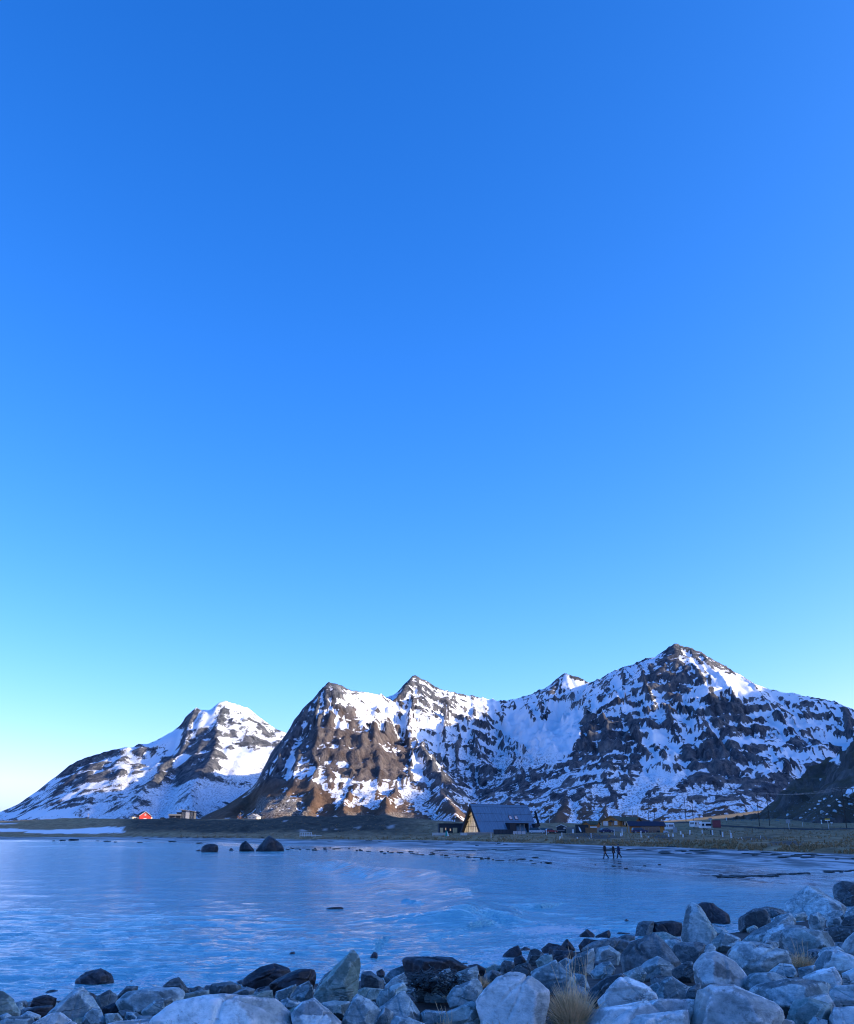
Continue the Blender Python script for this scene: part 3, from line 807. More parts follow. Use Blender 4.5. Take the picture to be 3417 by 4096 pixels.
q = (H + 5 * fbm(X / 35, Y / 35, 3, 161)) / led
fr = q - np.floor(q)
H = H + (sstep(0.3, 0.7, fr) - fr) * led * 0.55 * sstep(14, 30, H)
H = np.where(H < land(X, np.maximum(Y, 5)) - 0.5, -12.0, H)
U, V = to_px(X, np.maximum(Y, 5), H)
st, gx, gy = steepness(X, Y, H)
S4 = paint(U, V, 0.10, [
    (1.0, [(3310, 3062), (3365, 3048), (3362, 3060), (3330, 3064)]), (1.0, [(3305, 3040), (3368, 3024), (3365, 3040), (3330, 3046)]),
    (0.95, [(3180, 3130), (3215, 3117), (3200, 3135), (3190, 3145)]), (0.9, [(3275, 3118), (3300, 3103), (3290, 3120), (3276, 3124)]),
    (0.95, [(3250, 3158), (3262, 3135), (3272, 3137), (3258, 3155)]), (0.95, [(3175, 3178), (3192, 3170), (3188, 3178)]),
    (1.0, [(3358, 3175), (3400, 3148), (3430, 3140), (3430, 3160), (3400, 3174)]), (1.0, [(3390, 3266), (3430, 3256), (3430, 3266)]),
    (0.9, [(3248, 3268), (3268, 3264), (3262, 3272), (3250, 3274)]), (0.85, [(3405, 3105), (3430, 3090), (3425, 3105)])], 171, 5.0)
veg4 = np.clip(0.25 + 0.75 * sstep(1.1, 0.6, st), 0, 1)
MM4 = mountain_material('hillside_rock', (0.10, 0.108, 0.115), (0.24, 0.235, 0.23), (0.13, 0.115, 0.075), (0.3, 0.2, 0.5))
m4 = grid_mesh('hillside', X, Y, H, MM4, {'snow': S4, 'brown_tint': veg4, 'steep': st, 'scrub': np.zeros_like(X), 'talus': np.zeros_like(X)})
tag(m4, 'dark shaded rocky hillside with a cliff beside the coast road', 'hill', kind='structure')
HILL_GRID = (xs, ys, H)
def hill_z(x, y):
    i = int(np.clip(np.searchsorted(xs_h, x) - 1, 0, len(xs_h) - 2)); j = int(np.clip(np.searchsorted(ys_h, y) - 1, 0, len(ys_h) - 2))
    a = (x - xs_h[i]) / (xs_h[i + 1] - xs_h[i]); b = (y - ys_h[j]) / (ys_h[j + 1] - ys_h[j])
    a = min(max(a, 0), 1); b = min(max(b, 0), 1)
    z = (Hh[j, i] * (1 - a) + Hh[j, i + 1] * a) * (1 - b) + (Hh[j + 1, i] * (1 - a) + Hh[j + 1, i + 1] * a) * b
    return max(float(z), float(land(np.array([x]), np.array([y]))[0]))
xs_h, ys_h, Hh = HILL_GRID

# --- the range that closes the valley outside the frame; it shades the pyramid's lower face
R5 = [[0.75] + [(2300, 900, 520), (2150, 1300, 630), (2100, 1700, 650), (2090, 1850, 735), (2080, 2250, 760), (2100, 2550, 720), (2200, 2900, 600)]]
xs = np.arange(1450, 3300, 24.0); ys = np.arange(500, 3500, 24.0)
X, Y = np.meshgrid(xs, ys)
Z = ridge_height(X, Y, [R5[0]], 0.75, 1.2)
Z = Z + np.clip(Z / 300, 0, 1) * (45 * ridged(X / 260, Y / 260, 5, 181) - 20)
st, gx, gy = steepness(X, Y, Z)
m5 = grid_mesh('mountain', X, Y, Z, MM2, {'snow': 0.62 - 0.2 * (st - 0.9), 'brown_tint': np.zeros_like(X), 'steep': st, 'scrub': np.zeros_like(X), 'talus': np.zeros_like(X)})
tag(m5, 'snowy mountain range closing the valley outside the view', 'mountain', kind='structure')

# ------------------------------------------------------------------ the sea
CREST = [([(1234, 3443), (1457, 3491), (1600, 3514), (1771, 3545), (1942, 3588), (2056, 3608), (2125, 3654)], 0.70, 2.4),
         ([(1480, 3520), (1560, 3555), (1620, 3600)], 0.45, 1.8), ([(1660, 3740), (1800, 3690), (1900, 3640), (1930, 3610)], 0.42, 1.5),
         ([(1980, 3700), (2080, 3665), (2160, 3650)], 0.36, 1.2),
         ([(0, 3386), (200, 3384), (450, 3388), (700, 3393)], 0.22, 4.0), ([(1700, 3440), (1900, 3462), (2150, 3490)], 0.10, 2.0),
         ]
def sea_point(u, v):
    r = ray(u, v); D = -CAMZ / r[2]
    return (r[0] * D, D)
def waves(X, Y):
    wx = X + 1.6 * fbm(X / 9, Y / 9, 3, 201); wy = Y + 1.6 * fbm(X / 9, Y / 9, 3, 205)
    rowgap = 0.00016 * Y * Y + 0.02
    def lim(lam):
        return np.clip((lam / rowgap - 2.0) / 3.0, 0, 1)
    z = 0.06 * fbm(wx / 7.0, wy / 3.4, 3, 211) * lim(3.4)
    z = z + 0.075 * (1 - np.abs(fbm(wx / 3.4, wy / 1.5, 3, 215)) * 2.2) * lim(1.5)
    z = z + 0.06 * (1 - np.abs(fbm(wx / 1.2 + 5, wy / 0.6, 3, 221)) * 2.2) * lim(0.6)
    for pts, a, wd in CREST:
        P = [sea_point(u, v) for u, v in pts]
        d, s = seg_dist(wx, wy, P)
        sd_ = d * -s                              # positive on the near side for lines drawn left to right
        e0 = np.hypot(wx - P[0][0], wy - P[0][1]); e1 = np.hypot(wx - P[-1][0], wy - P[-1][1])
        Lh = 0.30 * math.hypot(P[-1][0] - P[0][0], P[-1][1] - P[0][1])
        a = a * sstep(0, Lh, e0) * sstep(0, Lh, e1)
        prof = np.where(sd_ > 0, np.exp(-(sd_ / (wd * 0.75)) ** 2), np.exp(-(sd_ / (wd * 2.6)) ** 2))
        z = z + a * prof
    return z - 0.02
ys = np.concatenate([np.array([-60, -20, 5]), far_rows(14, 420, 560)[:-1], np.geomspace(420, 30000, 30)])
tt = np.concatenate([np.linspace(-4.0, -0.56, 20)[:-1], np.linspace(-0.56, 0.56, 430)[:-1], np.linspace(0.56, 4.0, 20)])
T, Y = np.meshgrid(tt, ys)
X = T * (Y + 8.0)
Z = np.where((Y > 10) & (Y < 420), waves(X, Y), 0.0)
lz = land(X, np.maximum(Y, 1))
depth = Z - lz
Z = np.where(Y > 900, -3.0, Z)
Z = np.where(lz > 0.8, -1.5, Z)                    # the sheet dips under the land
bd = -bank_d(X, Y)
foam = sstep(5.0, -0.5, bd) * 0.66
foam = np.maximum(foam, 0.60 * sstep(0.10, 0.0, depth) * (Y > 60))
for (u, v, r, a) in [(2230, 3725, 2.6, 0.95), (2190, 3770, 2.2, 0.75), (2150, 3700, 1.8, 0.6), (1070, 3420, 7.0, 0.72), (560, 3925, 3.0, 0.72), (930, 3935, 2.0, 0.75), (300, 3900, 3.0, 0.62), (1560, 3860, 2.0, 0.7), (1700, 3830, 2.0, 0.68), (2010, 3830, 2.4, 0.75), (2330, 3760, 2.2, 0.6)]:
    px, py = sea_point(u, v)
    foam = np.maximum(foam, a * np.exp(-((X - px) ** 2 + (Y - py) ** 2) / (r * r)))
t = NT('sea_water'); co = t.coord()
near_w = t.attr('wnear'); mid_w = t.attr('wmid'); far_w = t.attr('wfar')
b1 = t.noise(t.mapping(co, (0.55, 1.15, 1.0), (0, 0, 0.15)), 1.5, 5, 0.62, 0.6)
b2 = t.noise(t.mapping(co, (0.30, 0.30, 1.0), (0, 0, 0.1)), 1.0, 5, 0.66, 0.5)
b3 = t.noise(t.mapping(co, (0.16, 0.085, 1.0), (0, 0, 0.05)), 1.0, 5, 0.68, 0.4)
b4 = t.noise(t.mapping(co, (1, 1.6, 1)), 5.0, 3, 0.55, 0.3)
def crestn(n_):
    # sharp little crests, rounded troughs
    return t.math('POWER', t.math('SUBTRACT', 1.0, t.math('ABSOLUTE', t.math('MULTIPLY', t.math('SUBTRACT', n_, 0.5), 2.6)), clamp=True), 1.6)
b1 = crestn(b1); b2 = crestn(b2); b3 = crestn(b3)
h = t.math('ADD', t.math('MULTIPLY', t.math('MULTIPLY', b1, near_w), 0.085), t.math('MULTIPLY', t.math('MULTIPLY', b4, near_w), 0.03))
h = t.math('ADD', h, t.math('ADD', t.math('MULTIPLY', t.math('MULTIPLY', b2, mid_w), 0.26), t.math('MULTIPLY', t.math('MULTIPLY', b3, far_w), 0.62)))
nm = t.bump(h, 1.0, 1.0)
fn = t.noise(t.mapping(co, (1, 1.4, 1)), 2.3, 7, 0.72, 1.2)
fa = t.attr('foam')
fm = t.rng(t.math('ADD', fa, t.math('MULTIPLY', t.math('SUBTRACT', fn, 0.5), 1.7)), 0.62, 0.80, 0, 1, True)
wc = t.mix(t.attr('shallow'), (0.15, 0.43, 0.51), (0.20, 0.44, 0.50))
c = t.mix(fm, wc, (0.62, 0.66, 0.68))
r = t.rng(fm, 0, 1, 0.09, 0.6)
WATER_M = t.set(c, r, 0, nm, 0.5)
t.bsdf.inputs['IOR'].default_value = 1.42
farA = sstep(40, 160, Y)
shal = sstep(0.9, 0.05, depth) * (Y > 45)
calm = 1 - 0.88 * sstep(0.55, 0.12, depth) * sstep(1500, 2100, bearing(X, Y)) * (Y > 45)
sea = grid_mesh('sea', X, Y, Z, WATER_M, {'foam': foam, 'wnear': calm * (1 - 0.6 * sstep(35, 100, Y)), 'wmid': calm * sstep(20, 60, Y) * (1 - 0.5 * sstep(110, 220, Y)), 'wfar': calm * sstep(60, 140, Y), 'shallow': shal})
tag(sea, 'blue rippling sea water of the sheltered bay', 'sea', kind='structure')

# ------------------------------------------------------------------ boulders of the bank
def rock_material(name, dark, mid, pale, rough=0.85, wet=0.0, warm=0.0, green=0.0):
    t = NT(name); oi = t.n.new('ShaderNodeObjectInfo')
    add = t.n.new('ShaderNodeVectorMath'); add.operation = 'ADD'
    sc_ = t.n.new('ShaderNodeVectorMath'); sc_.operation = 'SCALE'
    t.l.new(oi.outputs['Location'], sc_.inputs[0]); sc_.inputs['Scale'].default_value = 3.7
    t.l.new(t.coord(), add.inputs[0]); t.l.new(sc_.outputs[0], add.inputs[1])
    co = add.outputs[0]
    n1 = t.noise(co, 1.6, 8, 0.66, 0.8)
    n2 = t.noise(t.mapping(co, (1, 1, 2.6), (0.5, 0.3, 0.2)), 3.5, 6, 0.7, 0.5)
    n3 = t.noise(co, 13, 5, 0.75)
    mixn = t.math('ADD', t.math('MULTIPLY', n1, 0.42), t.math('ADD', t.math('MULTIPLY', n2, 0.30), t.math('MULTIPLY', n3, 0.28)))
    c = t.ramp(mixn, [(0.38, dark), (0.48, mid), (0.58, pale), (0.68, tuple(min(1, x * 1.15) for x in pale))])
    # darker lichen spots, a rusty or greenish cast in places
    lich = t.rng(t.noise(co, 7, 5, 0.75, 0.4), 0.58, 0.66, 0, 1, True)
    c = t.mix(t.math('MULTIPLY', lich, 0.55), c, tuple(x * 0.42 for x in mid))
    tint = t.rng(t.noise(co, 0.9, 3), 0.5, 0.66, 0, 1, True)
    c = t.mix(t.math('MULTIPLY', tint, 0.35), c, (mid[0] * (1.0 + warm), mid[1] * (0.95 + green), mid[2] * (0.80 - 0.2 * warm)))
    rv = t.n.new('ShaderNodeHueSaturation'); t.l.new(c, rv.inputs['Color'])
    t._in(rv.inputs['Value'], t.math('MULTIPLY', t.rng(oi.outputs['Random'], 0, 1, 0.82, 1.16), t.rng(t.attr('facet'), 0, 1, 0.42, 1.38))); rv.inputs['Hue'].default_value = 0.5
    c = rv.outputs[0]
    cs = t.rng(t.noise(t.mapping(co, (0.6, 0.6, 2.4), (0.7, 0.35, 0.9)), 1.3, 5, 0.6, 0.7), 0.485, 0.5, 0, 1)
    cs2 = t.math('SUBTRACT', 1.0, t.rng(t.noise(t.mapping(co, (0.6, 0.6, 2.4), (0.7, 0.35, 0.9)), 1.3, 5, 0.6, 0.7), 0.5, 0.515, 0, 1))
    cs = t.math('MULTIPLY', t.math('MULTIPLY', cs, cs2), t.rng(n1, 0.5, 0.6, 0, 1, True))
    c = t.mix(t.math('MULTIPLY', cs, 0.7), c, tuple(x * 0.3 for x in dark))
    geo = t.n.new('ShaderNodeNewGeometry')
    edge = t.math('MULTIPLY', t.rng(geo.outputs['Pointiness'], 0.515, 0.56, 0, 1, True), t.rng(n3, 0.42, 0.56, 0, 0.7, True))
    c = t.mix(edge, c, tuple(min(0.85, x * 1.25 + 0.03) for x in pale))
    h = t.math('ADD', t.math('MULTIPLY', n2, 0.7), t.math('ADD', t.math('MULTIPLY', n3, 0.16), t.math('MULTIPLY', n1, 0.6)))
    h = t.math('SUBTRACT', h, t.math('MULTIPLY', cs, 0.35))
    nm = t.bump(h, 0.7, 0.045)
    r = t.rng(n1, 0.35, 0.65, max(0.1, rough - 0.12), min(1, rough + 0.1))
    return t.set(c, r, 0, nm, 0.35 + 0.3 * wet)
ROCK_P = rock_material('pale_rock', (0.20, 0.26, 0.275), (0.48, 0.57, 0.58), (0.76, 0.82, 0.81), warm=0.10)
ROCK_M = rock_material('grey_rock', (0.075, 0.12, 0.135), (0.22, 0.32, 0.345), (0.46, 0.57, 0.585), green=0.03)
ROCK_D = rock_material('wet_dark_rock', (0.008, 0.010, 0.014), (0.020, 0.024, 0.032), (0.055, 0.064, 0.078), rough=0.55, wet=0.0)
ROCK_G = rock_material('greenish_rock', (0.06, 0.10, 0.095), (0.16, 0.245, 0.235), (0.34, 0.43, 0.41), green=0.08)
ROCK_K = rock_material('dark_rock', (0.025, 0.04, 0.05), (0.07, 0.105, 0.12), (0.18, 0.235, 0.25), rough=0.7)
ROCKS = {'p': ROCK_P, 'm': ROCK_M, 'd': ROCK_D, 'g': ROCK_G, 'k': ROCK_K}
_ico = {}
def ico(n):
    if n not in _ico:
        bm = bmesh.new(); bmesh.ops.create_icosphere(bm, subdivisions=n, radius=1.0)
        v = np.array([tuple(x.co) for x in bm.verts]); f = np.array([[x.index for x in q.verts] for q in bm.faces], np.int32)
        bm.free(); _ico[n] = (v / np.linalg.norm(v, axis=1, keepdims=True), f)
    return _ico[n]
def rock_mesh(name, planes, size, sub, seed, p=16, rugged=0.045, flat=False):
    """a boulder bounded by planes (n, h), edges worn round, surface roughened"""
    d, f = ico(sub)
    N = np.array([q[0] for q in planes]); h = np.array([max(q[1], 1e-3) for q in planes])
    k = np.maximum(d @ N.T, 0) / h
    r = 1.0 / np.maximum(k.max(1), 1e-6)
    # corners and edges knocked off: small extra faces
    rc = np.random.RandomState(seed + 1)
    q0 = d * r[:, None]
    NC = rc.normal(size=(9, 3)); NC[:, 2] = np.minimum(NC[:, 2], 0.35); NC /= np.linalg.norm(NC, axis=1, keepdims=True)
    hc = (q0 @ NC.T).max(0) * rc.uniform(0.88, 0.98, 9)
    k = np.concatenate([k, np.maximum(d @ NC.T, 0) / hc], 1)
    r = (k ** p).sum(1) ** (-1.0 / p)
    q = d * r[:, None]
    s = size
    w = q / s
    disp = rugged * 0.75 * s * fbm3(w * 2.6, 3, seed) + rugged * 0.55 * s * (1 - 2 * np.abs(fbm3(w * 5.5 + 9, 3, seed + 5))) + rugged * 0.25 * s * fbm3(w * 15, 2, seed + 9)
    # stepped breaks along one bedding direction
    rr = np.random.RandomState(seed + 3); bd = rr.normal(size=3); bd /= np.linalg.norm(bd)
    lay = (w @ bd) * 5.0 + 0.5 * fbm3(w * 2, 2, seed + 7)
    disp += rugged * 0.55 * s * (np.abs((lay % 1.0) - 0.5) - 0.25)
    for j in range(3):                                 # open joints, the rock a little offset across them
        n_ = rr.normal(size=3); n_ /= np.linalg.norm(n_)
        dd_ = w @ n_ - rr.uniform(-0.28, 0.28) + 0.05 * fbm3(w * 3.5 + j * 7, 3, seed + 20 + j)
        disp += -rr.uniform(0.02, 0.055) * s * np.exp(-(dd_ / 0.016) ** 2) + rr.choice((-1, 1)) * rr.uniform(0.0, 0.028) * s * np.clip(dd_ / 0.008, 0, 1)
    q = q + d * disp[:, None]
    facet = rc.rand(k.shape[1])[k.argmax(1)]           # random tone per broken face, standing in for contrast of light and shade
    me = bpy.data.meshes.new(name)
    me.vertices.add(len(q)); me.vertices.foreach_set('co', q.astype(np.float32).ravel())
    me.loops.add(f.size); me.loops.foreach_set('vertex_index', f.ravel())
    me.polygons.add(len(f)); me.polygons.foreach_set('loop_start', np.arange(0, f.size, 3, dtype=np.int32)); me.polygons.foreach_set('loop_total', np.full(len(f), 3, np.int32))
    me.update(calc_edges=True)
    me.polygons.foreach_set('use_smooth', np.ones(len(f), bool))
    fa_ = me.attributes.new('facet', 'FLOAT', 'POINT'); fa_.data.foreach_set('value', facet.astype(np.float32))
    return me
def hull2(pts):
    pts = sorted(set((float(a), float(b)) for a, b in pts))
    def half(ps):
        o = []
        for q in ps:
            while len(o) >= 2 and (o[-1][0] - o[-2][0]) * (q[1] - o[-2][1]) - (o[-1][1] - o[-2][1]) * (q[0] - o[-2][0]) <= 0:
                o.pop()
            o.append(q)
        return o
    a = half(pts); b = half(pts[::-1])
    return a[:-1] + b[:-1]                          # counter-clockwise
_DB = 5.5 * (95.0 / 5.5) ** (np.arange(420) / 419.0)
_DL = 40.0 * (480.0 / 40.0) ** (np.arange(500) / 499.0)
def bank_hit(u, v, zoff=0.0):
    r = ray(u, v)
    g = np.maximum(bank_z(r[0] * _DB, _DB), -0.05) + zoff
    k = np.argmax(CAMZ + r[2] * _DB <= g)
    return float(_DB[k]) if k > 0 else 95.0
def land_hit(u, v, lo=-0.03):
    r = ray(u, v)
    g = np.maximum(land(r[0] * _DL, _DL), lo)
    below = CAMZ + r[2] * _DL <= g
    if not below.any(): return None
    k = int(np.argmax(below))
    return r[0] * float(_DL[k]), float(_DL[k]), float(g[k])
ROCK_COUNT = [0]
def boulder(poly, tone, label=None, name='boulder', D=None, sink=0.28, depth=0.8, rug=0.024, sub=None, cat='boulder', group=None, p=None):
    ROCK_COUNT[0] += 1
    seed = ROCK_COUNT[0] * 13 + 5
    rr = random.Random(seed)
    us = [q[0] for q in poly]; vsx = [q[1] for q in poly]
    uc, vb, vt = (min(us) + max(us)) / 2, max(vsx), min(vsx)
    if D is None:
        D = bank_hit(uc, vb + 0.04 * (vb - vt), 0.06)
    hpx = vb - vt; wpx = max(us) - min(us)
    poly = list(poly)
    # the hidden foot: the outline goes on down into the heap
    low = vb + sink * max(hpx, 0.5 * wpx)
    poly += [(min(us) + 0.12 * wpx, low), (max(us) - 0.12 * wpx, low)]
    vc = (vt + low) / 2
    view = Vector(ray(uc, vc)); dist_y = D
    view_n = view.normalized()
    right = view_n.cross(Vector((0, 0, 1))).normalized(); up = right.cross(view_n)
    width = wpx * D * CP / F
    dep = depth * min(width, 1.6 * (low - vt) * D * CP / F + 0.3 * width)
    Dc = D + dep * 0.40
    k = Dc / D if D < 30 else 1.0
    cen = Vector((0, 0, CAMZ)) + view * D + view_n * dep * 0.40
    pts = []
    for (u, v) in poly:
        w = Vector((0, 0, CAMZ)) + Vector(ray(u, v)) * (D + dep * 0.40 * view_n.y) - cen
        pts.append((w.dot(right), w.dot(up)))
    H = hull2(pts)
    cx_ = sum(q[0] for q in H) / len(H); cy_ = sum(q[1] for q in H) / len(H)
    cen = cen + right * cx_ + up * cy_
    H = [(a - cx_, b - cy_) for a, b in H]
    planes = []
    n = len(H)
    hw = (max(a for a, b in H) - min(a for a, b in H)) / 2; hh_ = (max(b for a, b in H) - min(b for a, b in H)) / 2
    for i in range(n):
        (x0, y0), (x1, y1) = H[i], H[(i + 1) % n]
        ex, ey = x1 - x0, y1 - y0
        L = math.hypot(ex, ey)
        if L < 1e-4: continue
        nx, ny = ey / L, -ex / L
        planes.append(((right * nx + up * ny), nx * x0 + ny * y0))
    fr_ = view_n
    # the side towards the viewer: faces rising from every edge of the outline to an off-centre point, its tip broken off
    ax_, ay_ = rr.uniform(-0.35, 0.35) * hw, rr.uniform(-0.05, 0.40) * hh_
    apex = Vector((ax_, ay_, -dep * rr.uniform(0.55, 0.75)))
    skip = -1
    for i in range(n):
        (x0, y0), (x1, y1) = H[i], H[(i + 1) % n]
        if math.hypot(x1 - x0, y1 - y0) < 0.16 * (hw + hh_): continue          # short edges share a face with their neighbour
        zoff = -dep * rr.uniform(0.02, 0.20)
        e = Vector((x1 - x0, y1 - y0, 0)); q_ = Vector((x0, y0, zoff))
        nn_ = e.cross(apex - q_).normalized()
        if nn_.dot(q_) < 0: nn_ = -nn_
        hq = nn_.dot(q_)
        if hq > 0.02:
            planes.append((right * nn_.x + up * nn_.y + fr_ * nn_.z, hq))
    for a, b, c, kk in ((rr.uniform(-0.35, 0.35), rr.uniform(-0.25, 0.45), -1.0, rr.uniform(0.42, 0.62)), (rr.uniform(-0.7, 0.7), rr.uniform(0.2, 0.9), -0.8, rr.uniform(0.50, 0.66))):
        v3 = Vector((a, b, c)).normalized()
        planes.append((right * v3.x + up * v3.y + fr_ * v3.z, kk * (abs(v3.x) * hw * 0.8 + abs(v3.y) * hh_ * 0.8 + abs(v3.z) * dep / 2)))
    for i in range(5):
        a = rr.uniform(-0.8, 0.8); b = rr.uniform(-0.6, 0.8); c = rr.uniform(0.5, 1.0)
        v3 = Vector((a, b, c)).normalized()
        h = rr.uniform(0.7, 0.95) * (abs(v3.x) * hw * 0.85 + abs(v3.y) * hh_ * 0.85 + abs(v3.z) * dep / 2)
        planes.append((right * v3.x + up * v3.y + fr_ * v3.z, h))
    planes.append((fr_, dep / 2)); planes.append((-fr_, dep / 2))
    planes = [(tuple(a), h) for a, h in planes]
    if sub is None:
        sub = 5 if wpx * hpx > 3600 else (4 if wpx * hpx > 1200 else 3)
    if p is None:
        p = rr.choice((90, 130, 170))
    me = rock_mesh(name, planes, max(hw, hh_) * 1.6, sub, seed, p, rug)
    o = link_mesh(name, me, ROCKS[tone])
    o.location = cen
    tone_label = {'p': ('pale grey angular boulder resting in the heap of the shore bank', 'pale boulders of the shore bank'),
                  'm': ('blue-grey angular boulder wedged in the heap of the shore bank', 'grey boulders of the shore bank'),
                  'g': ('greenish grey boulder wedged in the heap of the shore bank', 'greenish boulders of the shore bank'),
                  'k': ('dark grey boulder low in the heap of the shore bank', 'dark boulders of the shore bank'),
                  'd': ('wet black boulder at the lapping edge of the water', 'wet black boulders at the water')}[tone]
    tag(o, label or tone_label[0], cat, group or (None if label else tone_label[1]))
    return o
def zA(pts): return [(x / 1.46, 3700 + y / 1.46) for x, y in pts]
def zB(pts): return [(1100 + x / 1.46, 3650 + y / 1.46) for x, y in pts]
def zC(pts): return [(2200 + x / 1.44, 3450 + y / 1.44) for x, y in pts]
RA = [
 ('d', [(427,360),(440,320),(500,270),(590,250),(650,285),(675,340),(600,360)], 'rounded wet black boulder standing alone in the water off the bank'),
 ('d', [(728,353),(765,322),(820,345)]), ('d', [(205,405),(300,385),(400,388),(390,400)]),
 ('g', [(-60,375),(20,390),(80,440),(120,505),(100,530),(-60,540)]), ('d', [(175,475),(200,430),(270,412),(330,430),(310,475)]),
 ('d', [(145,505),(200,478),(310,470),(290,525)]),
 ('m', [(270,525),(330,470),(420,390),(480,358),(540,420),(585,490),(560,540),(420,560)], 'peaked grey boulder with dark pits beside the long flat slab'),
 ('m', [(470,578),(500,520),(540,487),(590,490),(618,570)]), ('k', [(555,425),(640,380),(690,415),(680,460),(590,480)]),
 ('k', [(685,415),(740,360),(810,355),(800,385),(720,420)]), ('m', [(670,450),(740,390),(900,365),(1050,360),(1090,390),(1000,440),(830,500),(740,500)], 'long flat grey slab lying along the waterline'),
 ('k', [(950,360),(1000,320),(1045,307),(1100,380),(1060,385)]), ('d', [(590,485),(680,452),(740,480),(720,510)]),
 ('m', [(610,520),(690,512),(720,550),(650,575)]), ('m', [(725,550),(735,505),(800,510),(850,545)]), ('m', [(820,505),(900,440),(1000,420),(1010,455),(900,520)]),
 ('g', [(1000,460),(1010,410),(1220,380),(1225,415),(1100,440)]),
 ('p', [(880,600),(905,550),(1040,450),(1240,415),(1600,428),(1690,500),(1752,560),(1760,640),(900,640)], 'broad pale boulder with a low smooth top, largest in the heap'),
 ('p', [(600,605),(640,575),(760,555),(900,545),(960,600),(900,640),(620,640)]),
 ('k', [(1215,385),(1240,345),(1340,335),(1410,355),(1390,385),(1280,395)]), ('d', [(1425,345),(1440,310),(1520,255),(1600,232),(1680,255),(1705,290),(1600,340),(1500,350)]),
 ('d', [(1575,350),(1620,320),(1752,265),(1845,262),(1840,330),(1690,385),(1600,385)]), ('d', [(1500,370),(1580,352),(1580,378)]), ('k', [(1340,410),(1440,362),(1490,375),(1420,420)]),
 ('g', [(1420,425),(1530,385),(1590,380),(1600,430)]), ('m', [(1600,420),(1610,390),(1730,345),(1740,390),(1640,435)]), ('m', [(-10,570),(60,540),(190,540),(210,600),(-10,610)]),
 ('p', [(190,578),(290,525),(350,515),(410,560),(410,610),(200,610)]), ('m', [(100,540),(160,505),(240,530)]), ('g', [(420,560),(430,545),(500,535),(480,575)]), ('m', [(95,455),(130,445),(135,500),(110,490)]),
 ('m', [(1640,470),(1680,430),(1750,455),(1752,475)]), ('k', [(1100,380),(1160,362),(1200,378),(1170,395)]), ('m', [(0,530),(40,515),(70,530),(60,550)]), ('k', [(690,505),(740,495),(790,510),(760,530)]), ('p', [(360,600),(410,560),(450,575),(460,610)])]
